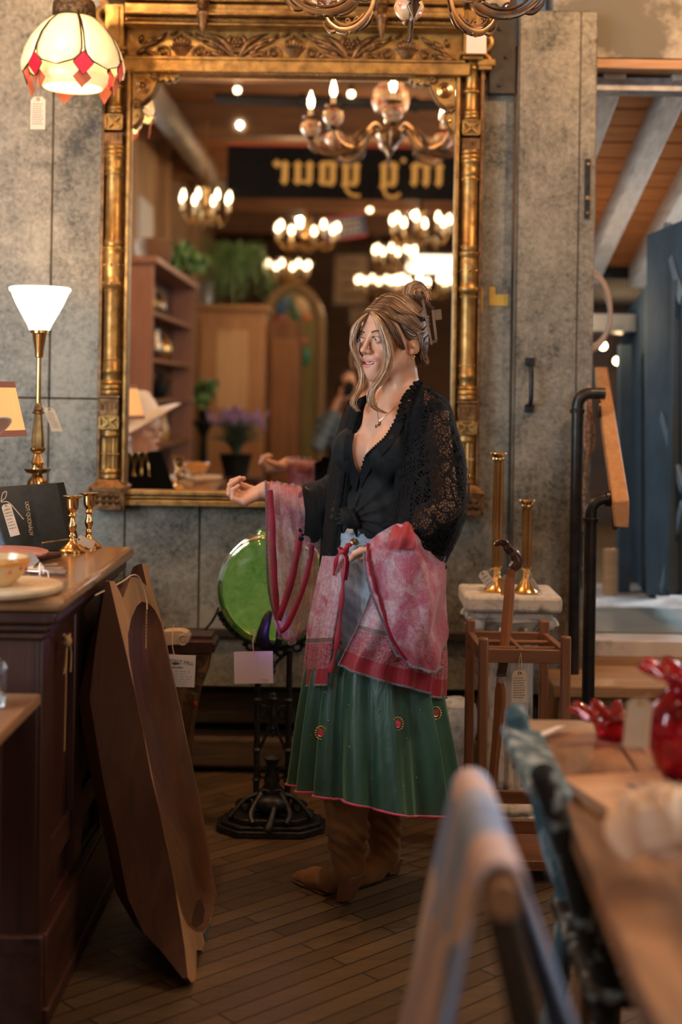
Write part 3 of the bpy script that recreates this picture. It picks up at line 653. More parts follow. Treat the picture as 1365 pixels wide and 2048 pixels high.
# square pleated shade lamp at the frame's left edge
SH = M('lit_paper_shade', (.80,.52,.25), (.72,.42,.18), rough=.8, scale=12, stretch=(1,1,.2), emit=(1,.50,.17), es=.62)
dl2 = 3.74; k2 = dl2/F; X2 = P(-60,820,dl2).x; z2 = lambda y: P(-30,y,dl2).z
t = thing('shade_lamp', 'lit table lamp with a tan panelled paper shade at the left edge', 'lamp', (X2, dl2, CZ+.002))
q = lambda pr, seg: [(r*k2, z2(y)-CZ) for r, y in pr]
MB().lathe(q(((112,866),(88,768)),8), seg=8, cap=False).build('lamp_shade', SH, t, local=True, smooth=False, solid=.002)
MB().lathe(q(((113.5,872),(112,860)),8), seg=8, cap=False).build('lower_band', M('mauve_trim', (.36,.17,.14), rough=.7), t, local=True, smooth=False, solid=.003)
MB().lathe(q(((90,776),(88,764)),8), seg=8, cap=False).build('upper_band', bpy.data.materials['mauve_trim'], t, local=True, smooth=False, solid=.003)
MB().lathe([(.06,0),(.06,.01),(.02,.03),(.03,.08),(.018,.12),(.008,.15),(.008,z2(870)-CZ+.06)], seg=24).build('base', BRASS_D, t, local=True)
point('shade_lamp_bulb', (X2, dl2, z2(815)), 3, WARM, .025)
# stained glass pendant
tl = 4.45; kt = tl/F; tc = P(147, 110, tl); zz = lambda y: P(147,y,tl).z
t = thing('stained_glass_pendant', 'hanging stained glass lamp of cream petals with red diamond drops', 'pendant lamp', (tc.x, tc.y, zz(160)))
CREAM = M('cream_art_glass', (.85,.66,.35), (.92,.82,.60), rough=.25, scale=3, stretch=(1,1,.4), emit=(1,.72,.35), es=.55, coat=.5)
REDG = M('red_art_glass', (.55,.02,.05), (.42,.01,.03), rough=.2, scale=30, bump=.4, emit=(.8,.03,.06), es=.30)
COPP = M('frosted_red_glass', (.45,.12,.06), (.38,.10,.05), rough=.6, emit=(.6,.14,.06), es=.18)
LEAD = M('dark_came', (.03,.028,.02), rough=.4, metal=.8)
pr = [(30,34),(44,40),(62,56),(80,80),(92,106),(98,130),(97,150)]
def prad(u):
    u = max(0, min(.9999, u))*(len(pr)-1); i = int(u); f = u-i; return (pr[i][0]+(pr[i+1][0]-pr[i][0])*f)*kt, pr[i][1]+(pr[i+1][1]-pr[i][1])*f
NP = 6
petal0 = None
for j in range(NP):
    a0 = -PI/2+j*2*PI/NP-.12
    def sh(u, hw):      # u 0..1 down the petal, returns width of the petal
        return hw
    m = MB(); nu, nv = 9, 13; vs = []; edge = []
    for v in range(nv):
        tt = v/(nv-1); r, y = prad(tt); lo_ = (1-((tt-.72)/.28)**2)**.5 if tt > .72 else 1
        wd = (.95 if tt < .72 else lo_*.95)*PI/NP
        row = []
        for u in range(nu):
            s_ = u/(nu-1)*2-1; a = a0+s_*wd; rr = r*(1+.05*(1-s_*s_)); row.append((tc.x+rr*cos(a), tc.y+rr*sin(a), zz(y)))
        vs.append(row)
    m.add([p for row in vs for p in row], [(i*nu+u, i*nu+u+1, (i+1)*nu+u+1, (i+1)*nu+u) for i in range(nv-1) for u in range(nu-1)])
    pet = m.build('glass_petal', CREAM, t, solid=.002)
    m = MB(); m.tube([row[0] for row in vs]+[row[-1] for row in vs][::-1], .0032, 6); m.build('lead_edge', LEAD, pet)
for j in range(NP):
    a = -PI/2+(j+.5)*2*PI/NP-.12; r, y = prad(.80)
    def D_(cx, cz, rad, s, mat, nm):
        e = Vector((cos(a), sin(a), 0)); tn = Vector((-sin(a), cos(a), 0)); c = Vector((tc.x, tc.y, 0))+e*rad+Vector((0,0,cz))
        pts = [c+tn*s, c+Vector((0,0,-s*1.15))-e*.004, c-tn*s, c+Vector((0,0,s*1.15))+e*.004]
        MB().add(pts, [(0,1,2,3)]).build(nm, mat, t, solid=.003, smooth=False); return pts
    p = D_(0, zz(146), r*1.0, .033, REDG, 'red_diamond')
    MB().tube(p, .0022, 5, closed=True).build('lead_edge', LEAD, t)
    D_(0, zz(172), r*.9, .03, COPP, 'frosted_diamond')
m = MB().lathe([(r*kt, zz(y)) for r, y in ((58,176),(68,164),(70,150),(60,130),(40,112))], (tc.x,tc.y,0), 40, cap=False); m.build('inner_shade', CREAM, t, solid=.002)
m = MB().lathe([(r*kt, zz(y)) for r, y in ((40,38),(42,30),(41,10),(38,4),(36,2))], (tc.x,tc.y,0), 40, cap=False); m.build('filigree_crown', M('filigree', (.16,.11,.06), (.05,.04,.03), rough=.4, metal=.8, scale=80, bump=.8, lo=.45, hi=.55), t, solid=.004)
m = MB().lathe([(r*kt, zz(y)) for r, y in ((36,4),(52,-30),(40,-60),(8,-80))], (tc.x,tc.y,0), 40, cap=False); m.build('upper_dome', CREAM, t, solid=.002)
m = MB().lathe([(.004, zz(-78)), (.004, 3.35)], (tc.x,tc.y,0), 8); m.build('hanging_rod', BRASS_D, t)
point('pendant_bulb', (tc.x, tc.y, zz(118)), 4.5, WARM, .03)
price_tag('cream handwritten tag hanging from the stained glass lamp', P(76,226,4.33), (1,0,0.01), (0,0,1), .047, .104, mat=M('cream_card', (.70,.60,.48), rough=.8), hang=P(76,155,4.33), seed=6, lines=10)

# =================== TROUGH LEANING ON THE COUNTER ===================
ta, tb = -.345, -.262
def TP(px, py, off=0):
    c, s = cos(ROLL), sin(ROLL); dx, dy = px-VX, py-VY; x = (c*dx+s*dy)/F; y = (-s*dx+c*dy)/F
    d = (ta+tb*H)/(x+tb*y); nn = Vector((-.967,0,-.253)); return Vector((x*d, d, H-y*d)) + nn*off
OUT = [(219,1162),(229,1162),(246,1197),(262,1154),(273,1154),(294,1172),(284,1127),(293,1127),(306,1178),(327,1252),(340,1318),(359,1405),(378,1496),(394,1570),(407,1633),(417,1692),(426,1745),(436,1795),(442,1825),(444,1869),(441,1870),(430,1832),(430,1865),(428,1882),(411,1902),(394,1900),(392,1959),(384,1966),(376,1955),(369,1890),(362,1846),(350,1772),(331,1676),(317,1612),(303,1553),(284,1449),(268,1375),(255,1316),(244,1270),(236,1236)]
INN = [(258,1310),(256,1269),(263,1236),(274,1212),(284,1203),(298,1207),(310,1220),(323,1247),(334,1300),(352,1382),(372,1478),(388,1552),(401,1618),(412,1680),(421,1735),(427,1775),(425,1823),(417,1850),(406,1864),(394,1865),(376,1852),(364,1828),(352,1783),(338,1712),(323,1640),(308,1568),(290,1478),(270,1385)]
TR = wood('trough_hull_shaded', (.085,.030,.013), (.045,.017,.008), rough=.5, axis=2, scale=4)  # hull wood darkened: shade from nearby furniture is put into its colour
TRF = wood('trough_front', (.42,.24,.11), (.30,.16,.07), rough=.5, axis=2, scale=4)
t = thing('wooden_trough', 'long hollowed wooden trough with fishtail ends leaning against the counter', 'trough', TP(390,1955))
from mathutils.geometry import tessellate_polygon
o2 = [Vector((TP(*p).y, TP(*p).z, 0)) for p in OUT]; i2 = [Vector((TP(*p).y, TP(*p).z, 0)) for p in INN]
tri = tessellate_polygon([o2, i2]); allp = [TP(*p) for p in OUT]+[TP(*p) for p in INN]
m = MB(); m.add(allp, [tuple(q) for q in tri])
ntop = len(OUT); m.build('front_face', TRF, t, smooth=False)
zmin, zmax = 0, TP(220,1162).z
def dep(z):
    u = (z-.02)/(zmax-.02); return max(.014, .155*max(0, min(1, u/.16, (max(0,1-u)/.30)**.8)))
hull = MB(); n = len(OUT); rings = []
cen = sum((TP(*p) for p in OUT), Vector())/n
for fr_, ins in ((0,0),(.75,0),(1,.18)):
    rr = []
    for p in OUT:
        w_ = TP(*p); o_ = TP(*p, off=dep(w_.z)*fr_); 
        if ins: o_.y += (cen.y+(.6-(w_.z)*0)*0-o_.y)*ins
        rr.append(o_)
    rings.append(rr)
hull.add([v for r in rings for v in r], [(j*n+k, j*n+(k+1)%n, (j+1)*n+(k+1)%n, (j+1)*n+k) for j in range(2) for k in range(n)])
bt_ = [Vector((v.y, v.z, 0)) for v in rings[2]]; hull.add(rings[2], [tuple(q[::-1]) for q in tessellate_polygon([bt_])])
hull.build('hull', TR, t, auto=30)
hol = MB(); n = len(INN); ci = sum((TP(*p) for p in INN), Vector())/n; rings = []
for fr_, ins in ((0,0),(.35,.05),(.75,.16),(1,.4)):
    rr = []
    for p in INN:
        w_ = TP(*p); cc = Vector((0, ci.y+(w_.z-ci.z)*-.04, w_.z)); u = max(0, min(1, (w_.z-.08)/.75)); dd = .085*max(.25, sin(PI*min(.93,max(.07,u)))**.5)
        o_ = TP(*p, off=dd*fr_); o_.y += (cc.y-o_.y)*ins; o_.z += (ci.z-o_.z)*ins*.25; rr.append(o_)
    rings.append(rr)
hol.add([v for r in rings for v in r], [(j*n+(k+1)%n, j*n+k, (j+1)*n+k, (j+1)*n+(k+1)%n) for j in range(3) for k in range(n)])
bt_ = [Vector((v.y, v.z, 0)) for v in rings[3]]; hol.add(rings[3], [tuple(q) for q in tessellate_polygon([bt_])])
hol.build('hollow', wood('trough_hollow', (.17,.075,.028), (.10,.042,.017), rough=.55, axis=2, scale=4), t, auto=60)
m = MB(); m.add([TP(x, y, -.002) for x, y in ((418,1848),(428,1850),(428,1868),(422,1878),(412,1890),(406,1868))], [(0,1,2,3,4,5)]); m.build('metal_patch', M('zinc_patch', (.13,.16,.14), rough=.5, metal=.5), t, solid=.003, smooth=False)
m = MB(); m.tube(bez([TP(214,1185,.03), TP(240,1165,-.004), TP(258,1152,-.008), TP(272,1158,-.01), TP(284,1200,-.012), TP(284,1222,-.014)], 16), .0022, 6); m.build('twine', STRING, t)
price_tag('narrow ochre paper tag dangling inside the hollow of the trough', TP(281,1262,-.016), TP(288,1262)-TP(276,1262), (0,.0,1), .016, .10, mat=M('ochre_card', (.42,.26,.06), rough=.8), lines=8, seed=8)
# knotted raffia on the counter side
o = P(176,1283,3.1); o.x = bx+.04
m = MB(); m.tube(bez([o+V(0,-.03,.02), o, o+V(0,.03,.01)], 6), .004, 6); m.tube(bez([o, o+V(0,-.01,-.04), o+V(0,-.03,-.07), o+V(.002,-.018,-.05), o], 12), .0022, 5); m.tube(bez([o, o+V(0,.03,-.01), o+V(0,.05,-.04), o+V(0,.045,-.08)], 12), .0022, 5); m.ball(o, (.012,.014,.014), 10, 8)
m.tube([o, o+V(0,-.01,-.25)], .0016, 5)
tag(m.build('raffia_knot', M('raffia', (.32,.19,.08), rough=.9)), 'tied raffia knot hanging on the side of the mahogany counter', 'raffia')

# =================== LOW SHELF TABLE AND JAR AT THE LOWER LEFT ===================
WS = wood('small_table_oak', (.30,.16,.075), (.18,.09,.045), rough=.4, axis=1)
zt_ = .74; pR = on(82,1387,zt_)
t = thing('low_table', 'plain brown wooden table in the lower left corner, in front of the counter', 'table', (pR.x-.35, pR.y-.43, 0))
MB().box((pR.x-.35, pR.y-.43, zt_-.012), (.70, .86, .024)).build('tabletop', WS, t, bevel=.004)
MB().box((pR.x-.37, pR.y-.43, zt_-.07), (.60, .76, .09)).build('apron', WS, t, bevel=.002)
for sx in (-1, 1):
    for sy in (-1, 1): MB().box((pR.x-.37+sx*.275, pR.y-.43+sy*.355, (zt_-.024)/2), (.055, .055, zt_-.024)).build('leg', MAHOG, t, bevel=.003)
gj = on(-22,1415,zt_); t = thing('glass_jar', 'clear pressed glass jar cut by the left edge, on the low table', 'jar', (gj.x, gj.y, zt_+.001))
k = gj.y/F
MB().lathe([(20*k,0),(30*k,2*k),(33*k,20*k),(30*k,30*k),(34*k,45*k),(33*k,62*k),(31*k,72*k),(26*k,74*k),(29*k,62*k),(28*k,20*k),(18*k,5*k)], seg=32, flute=.03, nf=16, cap=False).build('jar_body', GLASS, t, local=True)
MB().lathe([(32*k,73*k),(33*k,80*k),(28*k,92*k),(14*k,102*k),(6*k,106*k),(9*k,112*k),(8*k,120*k),(2*k,124*k)], seg=32, flute=.03, nf=16).build('lid', GLASS, t, local=True)
# =================== PORCELAIN CHANDELIER ===================
ch = (.16, 3.70); CHZ = H+1.105
PORC = M('painted_porcelain', (.75,.58,.38), (.50,.14,.18), rough=.2, scale=26, coat=.6, lo=.52, hi=.6)
CHM = M('chandelier_metal', (.30,.19,.10), (.15,.13,.12), rough=.32, metal=1, scale=14, lo=.45, hi=.6)
t = thing('porcelain_chandelier', 'ornate brass chandelier with painted porcelain cups and candle bulbs over the woman', 'chandelier', (ch[0], ch[1], H+.93))
m = MB().lathe([(.004,-.10),(.012,-.085),(.02,-.07),(.012,-.06),(.03,-.045),(.055,-.02),(.06,0),(.05,.015),(.03,.03),(.02,.05),(.02,.08),(.045,.12),(.055,.16),(.045,.20),(.02,.24),(.015,.30),(.03,.34),(.035,.38),(.02,.42),(.012,.46),(.012,.50)], (ch[0],ch[1],CHZ+.02), 28, flute=.05, nf=10); m.build('hub', CHM, t)
m = MB().lathe([(.03,.085),(.07,.10),(.085,.14),(.08,.19),(.05,.225),(.03,.235)], (ch[0],ch[1],CHZ+.02), 32); m.build('porcelain_body', PORC, t)
m = MB()
for k in range(14): m.torus((ch[0], ch[1], CHZ+.54+k*.026), .013, .0028, (1,0,0) if k%2 else (0,1,0), 12, 5)
m.lathe([(.06,0),(.05,.03),(.012,.045)][::-1], (ch[0],ch[1],3.35), 24); m.build('chain', CHM, t)
for j in range(8):
    a = PI/2+j*PI/4; e = Vector((cos(a), sin(a), 0)); c = Vector((ch[0], ch[1], CHZ)); up = Vector((0,0,1))
    def Q(r, z): return c+e*r+up*(z*.66 if z < 0 else z)
    m = MB()
    pts = bez([Q(.04,.02), Q(.09,.055), Q(.14,.02), Q(.165,-.055), Q(.22,-.105), Q(.285,-.10), Q(.335,-.05), Q(.35,.0)], 30)
    m.tube(pts, [.0075+.006*sin(PI*i/30)**2 for i in range(31)], 8, up=e.cross(up), flat=.55)
    m.tube(bez([Q(.19,-.055), Q(.215,-.075), Q(.25,-.082), Q(.285,-.07), Q(.31,-.04), Q(.30,-.025), Q(.29,-.04)], 20), [.005]*16+[.004,.0035,.003,.003,.003], 6)
    m.tube(bez([Q(.24,-.085), Q(.25,-.062), Q(.262,-.058), Q(.262,-.07), Q(.255,-.072)], 12), .0035, 6); m.tube(bez([Q(.235,-.085), Q(.225,-.064), Q(.212,-.062), Q(.214,-.074)], 12), .0035, 6)
    for s in (-1, 1): m.tube(bez([Q(.245,-.108), Q(.245+s*.012,-.122), Q(.245+s*.024,-.12), Q(.245+s*.022,-.112)], 8), .0038, 6)
    m.ball(Q(.245,-.118), .007, 8, 6); m.tube(bez([Q(.165,-.03), Q(.155,-.06), Q(.175,-.10), Q(.205,-.118), Q(.215,-.105)], 14), [.006]*9+[.005,.004,.003,.003,.002,.002], 6, flat=1)
    m.tube(bez([Q(.30,-.095), Q(.325,-.095), Q(.35,-.065), Q(.358,-.04)], 10), [.004,.005,.007,.008,.008,.007,.006,.005,.004,.003,.002], 6)
    m.lathe([(.006,-.012),(.016,-.006),(.02,0),(.012,.006)], Q(.35,.0), 14)
    m.lathe([(.012,.078),(.03,.084),(.036,.092),(.032,.092),(.012,.086)], Q(.35,0), 18, flute=.12, nf=8)
    arm = m.build('arm', CHM, t)
    MB().lathe([(.012,.004),(.026,.01),(.040,.028),(.044,.048),(.038,.066),(.022,.076),(.014,.08)], Q(.35,0), 24, flute=.04, nf=8).build('porcelain_cup', PORC, arm)
    MB().lathe([(.0105,.09),(.0105,.128)], Q(.35,0), 12).build('candle_sleeve', CANDLE, arm)
    MB().lathe([(.007,.128),(.014,.142),(.0155,.155),(.011,.178),(.004,.2),(.001,.207)], Q(.35,0), 14).build('bulb', BULB, arm)
for j in range(0, 8, 2): point('chandelier_bulb', (ch[0]+.35*cos(PI/2+j*PI/4), ch[1]+.35*sin(PI/2+j*PI/4), CHZ+.163), 22, WARM, .014)
# =================== WHAT THE MIRROR SHOWS: THE SHOP BEHIND THE CAMERA ===================
def brass_chandelier(r, n, label):
    t = thing('brass_chandelier', label, 'chandelier', (0,0,0), group='lit brass chandeliers down the shop')
    MB().lathe([(.004,-.12),(.03,-.09),(.02,-.06),(.05,-.02),(.05,.02),(.02,.05),(.015,.12),(.035,.16),(.02,.2),(.01,.26),(.006,.3)], (0,0,0), 16).build('stem', BRASS_D, t, local=True)
    for j in range(n):
        a = 2*PI*j/n+.2; e = Vector((cos(a), sin(a), 0)); q = lambda x, z: e*x*r+Vector((0,0,z))
        ar = MB().tube(bez([q(.1,0), q(.4,-.06), q(.75,-.07), q(1,-.01)], 12), .006, 6).lathe([(.004,-.01),(.02,0),(.026,.006),(.008,.01)], q(1,0), 10).build('arm', BRASS_D, t, local=True)
        MB().lathe([(.009,.01),(.009,.07)], q(1,0), 8).build('candle_sleeve', CANDLE, ar, local=True)
        MB().lathe([(.006,.07),(.015,.085),(.016,.10),(.009,.125),(.001,.14)], q(1,0), 10).build('bulb', BULB, ar, local=True)
    m = MB()
    for j in range(18): a = 2*PI*j/18; m.ball((r*.55*cos(a), r*.55*sin(a), -.05+.02*sin(j)), .012, 6, 4)
    m.build('glass_drops', BRASS, t, local=True)
    MB().tube([(0,0,.3), (0,0,.62)], .004, 6).build('chain', BRASS_D, t, local=True)
    return t
bc0 = None
for (px, py, v, r, lab) in ((412,395,8.7,.16,'small lit brass chandelier reflected at the left of the mirror, above the fern'),
        (615,455,10.6,.24,'lit brass chandelier reflected in the middle of the mirror under the black banner'),
        (842,440,9.4,.20,'crowded lit brass chandelier reflected at the right, right under the black banner'),
        (848,560,13.2,.26,'far lit chandelier reflected just above the hair bun'),
        (575,530,13.6,.22,'far lit chandelier reflected above the arched frame'),
        (752,560,14.5,.20,'far lit chandelier reflected beside the framed posters'),
        (790,500,11.3,.17,'mid-distance lit chandelier reflected above the glowing billiard shade')):
    p = PM(px, py, v); p.z -= .1
    if bc0 is None: bc0 = brass_chandelier(.2, 8, lab); bc0.location = p; bc0.scale = (r/.2, r/.2, 1)
    else: o = copy_tree(bc0, p, label=lab); o.scale = (r/.2, r/.2, 1)
for i, (px, py, v) in enumerate(((475,180,7.9),(703,188,8.2),(785,422,13.5),(740,420,13.2))):
    p = PM(px, py, v); lab = ('bare lit bulb reflected at the upper left of the mirror under the ceiling', 'bare lit bulb reflected near the chandelier top', 'small ceiling light reflected at the right below the banner', 'small ceiling light reflected below the banner tail')[i]
    t = thing('bare_bulb', lab, 'light bulb', p, group='bare ceiling bulbs')
    MB().ball(p, .02, 12, 8).build('bulb', BULB, t); MB().lathe([(.014,.015),(.016,.05),(.012,.06)], p, 12).build('socket', DARK, t); MB().tube([p+V(0,0,.05), p+V(0,0,.25)], .003, 5).build('cord', DARK, t)
for (px, py, v, pw) in ((412,370,8.7,10),(600,440,10.6,20),(830,430,9.6,24),(800,560,13.2,24),(480,250,7.6,9),(680,300,12,24),(560,620,12.5,9)):
    p = PM(px, py, v); point('shop_glow', p, pw, WARM, .014)
# pipe, duct
a, b = PM(430,196,8.3), PM(930,212,8.3); m = MB().tube([a, b], .034, 12)
for q in (.35,.5,.8): c = a.lerp(b, q); m.tube([c-V(.02,0,0), c+V(.02,0,0)], .048, 12)
tag(m.build('ceiling_pipe', DARK), 'black pipe under the ceiling reflected across the top of the mirror', 'pipe')
a, b = PM(285,165,7.6), PM(450,392,13); m = MB().tube([a, b], .085, 16)
for k in range(9): c = a.lerp(b, (k+.5)/9); d_ = (b-a).normalized(); m.tube([c-d_*.015, c+d_*.015], .09, 16)
tag(m.build('air_duct', M('duct_metal', (.33,.28,.23), (.22,.18,.15), rough=.5, metal=.4, scale=5)), 'long grey air duct reflected at the upper left of the mirror', 'duct')
# partition along the left, seen in the mirror
PAR = M('partition_plaster', (.36,.24,.14), (.22,.14,.08), rough=.8, scale=2.5)
struct(MB().box((-1.62, -2.6, 1.72), (.08, 6.8, 3.4)).build('wall_partition', PAR))
for i, y in enumerate((.3, -1.4, -3.4)): struct(MB().box((-1.56, y, 1.72), (.12, .16, 3.4)).build('trim_%d' % (40+i), wood('post%d' % i, (.38,.24,.14), (.25,.15,.08)), bevel=.01))
m = MB().box((-1.565, -.55, 2.35), (.02, .7, .9)); tag(m.build('pale_panel', M('pale_panel', (.5,.52,.55), rough=.6)), 'pale board on the left partition reflected behind the fern', 'board')
# black banner with gold blackletter
def BL(ch, m, x, o, ux, uz, yy):        # blackletter strokes in unit of minim width; returns advance
    def st(pts, w=.030):
        for a, b in zip(pts[:-1], pts[1:]):
            A = o+ux*(x+a[0])+uz*a[1]; B = o+ux*(x+b[0])+uz*b[1]; d = (B-A); n_ = Vector((-(d.dot(uz)), d.dot(ux)))
            m.bar(A, B, w, .006, up=yy)
    def minim(cx, h0=0, h1=.17):
        pl = [(cx-.02,h0+.03),(cx,h0),(cx+.032,h0+.03),(cx+.02,h0+.045),(cx+.02,h1-.045),(cx+.032,h1-.03),(cx,h1),(cx-.032,h1-.03),(cx-.02,h1-.045),(cx-.02,h0+.045)]
        m.prism([(x+p, q) for p, q in pl], o, ux, uz, .006)
    def dia(cx, cy, r=.028): m.prism([(x+cx-r,cy),(x+cx,cy-r),(x+cx+r,cy),(x+cx,cy+r)], o, ux, uz, .006)
    if ch == 'i': minim(.03); dia(.03,.215,.024); return .085
    if ch == 'n': minim(.03); minim(.11); st([(.03,.15),(.11,.16)],.02); return .165
    if ch == 'u': minim(.03); minim(.11); st([(.03,.02),(.11,.03)],.02); return .165
    if ch == 'r': minim(.03); dia(.085,.145,.03); return .125
    if ch == 'o': minim(.03); minim(.10); st([(.03,.01),(.10,.02)],.022); st([(.03,.16),(.10,.155)],.022); return .155
    if ch == 'g': minim(.03); minim(.10,-.03); st([(.03,.01),(.10,.02)],.02); st([(.03,.16),(.10,.155)],.02); st([(.10,-.02),(.08,-.065),(.02,-.07),(-.01,-.045)],.02); return .165
    if ch == 'y': minim(.03); minim(.10,-.02); st([(.03,.01),(.10,.015)],.02); st([(.10,-.02),(.06,-.06),(.0,-.065)],.02); return .155
    if ch == "'": dia(.02,.18,.02); return .05
    if ch == 'A': minim(.03,0,.22); minim(.13,0,.22); st([(.03,.21),(.13,.21)],.03); st([(.03,.1),(.13,.1)],.02); return .19
    if ch == 't': minim(.03,0,.2); st([(0,.15),(.07,.15)],.02); return .095
    return .09
vb = 9.2; tl_, br_ = PM(463,290,vb), PM(925,402,vb); t = thing('black_banner', 'long black banner with gold blackletter writing, reflected backwards in the mirror', 'banner', PM(690,402,vb))
cz_ = (tl_.z+br_.z)/2
MB().box(((tl_.x+br_.x)/2+.1, tl_.y, cz_), (br_.x-tl_.x+.25, .02, tl_.z-br_.z)).build('board', M('banner_black', (.004,.004,.005), (.009,.008,.008), rough=.8, scale=3, spec=.1), t)
MB().box(((tl_.x+br_.x)/2+.1, tl_.y+.0, tl_.z), (br_.x-tl_.x+.25, .03, .012)).build('red_edge', M('banner_red', (.35,.03,.02), rough=.5), t)
# read from the mirror side (facing +Y) the text runs from +X to -X
m = MB(); o = Vector((PM(893,0,vb).x, tl_.y+.012, PM(700,373,vb).z)); x = 0
for c_ in "in'g your":
    x += BL(c_, m, x, o, Vector((-1,0,0)), Vector((0,0,1)), Vector((0,1,0)))*1.02
m.build('gold_lettering', M('banner_gold', (.62,.38,.10), rough=.5), t, smooth=False)
# tilted blue sign
c = PM(689,455,11.5); rt = Matrix.Rotation(R(-10), 3, 'Y'); t = thing('blue_sign', 'tilted blue sign with red borders reflected below the banner', 'sign', c-V(0,0,.12))
MB().box(c, (.36,.02,.20), rt).build('board', M('sign_blue', (.04,.07,.16), rough=.5), t)
m = MB()
for s in (-1, 1): m.box(c+rt@V(0,.012,s*.095), (.37,.006,.016), rt)
m.build('red_border', bpy.data.materials['banner_red'], t)
m = MB()
for k in range(3):
    for q in range(6): m.box(c+rt@V(-.11+q*.045,.012,.045-k*.045), (.03 if (q+k)%3 else .04,.005,.018), rt)
m.build('pale_lettering', M('sign_pale', (.5,.4,.3), rough=.6), t)
# framed posters far back
for i, (x0,y0,x1,y1,v,lab) in enumerate(((672,510,734,608,15,'large framed poster reflected left of the woman\'s head'),(702,618,738,650,15,'small pale framed notice reflected under the large poster'))):
    a, b = PM(x0,y0,v), PM(x1,y1,v); t = thing('framed_poster', lab, 'poster', ((a.x+b.x)/2, a.y, b.z))
    MB().box(((a.x+b.x)/2, a.y, (a.z+b.z)/2), (b.x-a.x+.04, .02, a.z-b.z+.04)).build('frame', MAHOG, t); MB().box(((a.x+b.x)/2, a.y+.012, (a.z+b.z)/2), (b.x-a.x, .006, a.z-b.z)).build('print', M('poster_print%d' % i, (.42,.30,.19), (.30,.2,.12), rough=.7, scale=9), t)
    m = MB()
    for k in range(4 if i == 0 else 2): m.box(((a.x+b.x)/2, a.y+.017, a.z-(a.z-b.z)*(k+.7)/(4.5 if i == 0 else 2.4)), ((b.x-a.x)*(.7 if k%2 else .5), .003, .02))
    m.build('print_lines', INK, t)
# glowing billiard shade
c = PM(868,528,12); t = thing('billiard_shade', 'long glowing white lamp shade reflected right of the woman\'s hair bun', 'lamp', c-V(0,0,.08))
MB().add([c+V(*q) for q in ((-.26,-.1,-.07),(.3,-.1,-.07),(.3,.1,-.07),(-.26,.1,-.07),(-.2,-.05,.07),(.24,-.05,.07),(.24,.05,.07),(-.2,.05,.07))], [(3,2,1,0),(4,5,6,7),(0,1,5,4),(1,2,6,5),(2,3,7,6),(3,0,4,7)]).build('shade', M('glowing_shade', (.9,.8,.65), rough=.5, emit=(1,.85,.62), es=4), t, smooth=False)
MB().tube([c+V(.02,0,.07), c+V(.02,0,.7)], .005, 6).build('chain', BRASS_D, t)
# bookcase with its end panel facing the mirror
BK = wood('bookcase_end', (.40,.22,.17), (.30,.15,.11), rough=.45, axis=2); BKD = wood('bookcase_shelf', (.30,.15,.08), (.18,.08,.04), rough=.5, axis=1)
vx0, vx1 = -1.30, -1.13; ytop, ylow = 1.93, -.1; zt = H+.727
t = thing('open_bookcase', 'tall mahogany bookcase with open shelves reflected at the left of the mirror', 'bookcase', ((vx0+vx1)/2-.05, (ytop+ylow)/2, 0))
m = MB(); m.box(((vx0+vx1)/2, ytop-.01, zt/2), (vx1-vx0, .03, zt)); m.build('end_panel', BK, t)
MB().box(((vx0+vx1)/2, ylow, zt/2), (vx1-vx0, .03, zt)).build('end_panel', BK, t)
MB().box(((vx0+vx1)/2, (ytop+ylow)/2, zt), (vx1-vx0+.05, ytop-ylow+.08, .035)).build('top_board', BK, t)
MB().box((vx0+.008, (ytop+ylow)/2, zt/2), (.012, ytop-ylow, zt)).build('back_panel', wood('bookcase_back', (.07,.03,.02), (.03,.015,.01)), t)
zs = [H+.43, H+.155, H-.085, H-.36, H-.7]
for z in zs: MB().box(((vx0+vx1)/2+.01, (ytop+ylow)/2, z), (vx1-vx0-.03, ytop-ylow-.03, .022)).build('shelf', BKD, t)
MB().box((vx1, (ytop+ylow)/2, .06), (.02, ytop-ylow, .12)).build('plinth', BKD, t)
SILV = M('tarnished_silver', (.5,.4,.3), (.2,.15,.1), rough=.25, metal=1, scale=30)
def shelfitem(kind, lab, y, z, mat, prof, s=1):
    t = thing(kind, lab, kind.replace('_', ' '), (vx1-.075, y, z+.012))
    MB().lathe([(r*s, q*s) for r, q in prof], (0,0,0), 20).build('body', mat, t, local=True)
    MB().torus((.0, .045*s, .07*s), .03*s, .005*s, (1,0,0), 14, 5, -PI/2, PI/2).build('handle', mat, t, local=True)
    return t
pot = [(.03,0),(.045,.02),(.055,.06),(.045,.10),(.02,.12),(.015,.14),(.006,.15)]; jug = [(.03,0),(.05,.03),(.05,.08),(.03,.13),(.035,.17)]; cupp = [(.03,0),(.01,.02),(.01,.06),(.04,.1),(.045,.15)]
for i, (k_, y, z, pr, mt, s) in enumerate((('silver_teapot',1.2,zs[0],pot,SILV,1.0),('brass_jug',1.55,zs[0],jug,BRASS_D,.9),('silver_jug',1.35,zs[1],jug,SILV,1.1),('brass_teapot',1.0,zs[1],pot,BRASS,1.2),
        ('pewter_goblet',1.5,zs[2],cupp,SILV,1),('dark_teapot',1.15,zs[2],pot,BLK,1.1),('bronze_goblet',.85,zs[2],cupp,BRASS_D,1),('cream_jug',1.3,zs[3],jug,M('cream_ware',(.45,.3,.18),rough=.4),1),('amber_jug',1.0,zs[3],jug,AMB,1.05))):
    shelfitem(k_, '%s on the %s shelf of the bookcase reflected in the mirror' % (k_.replace('_', ' '), ('top','top','second','second','third','third','third','lowest','lowest')[i]), y, z, mt, pr, s)
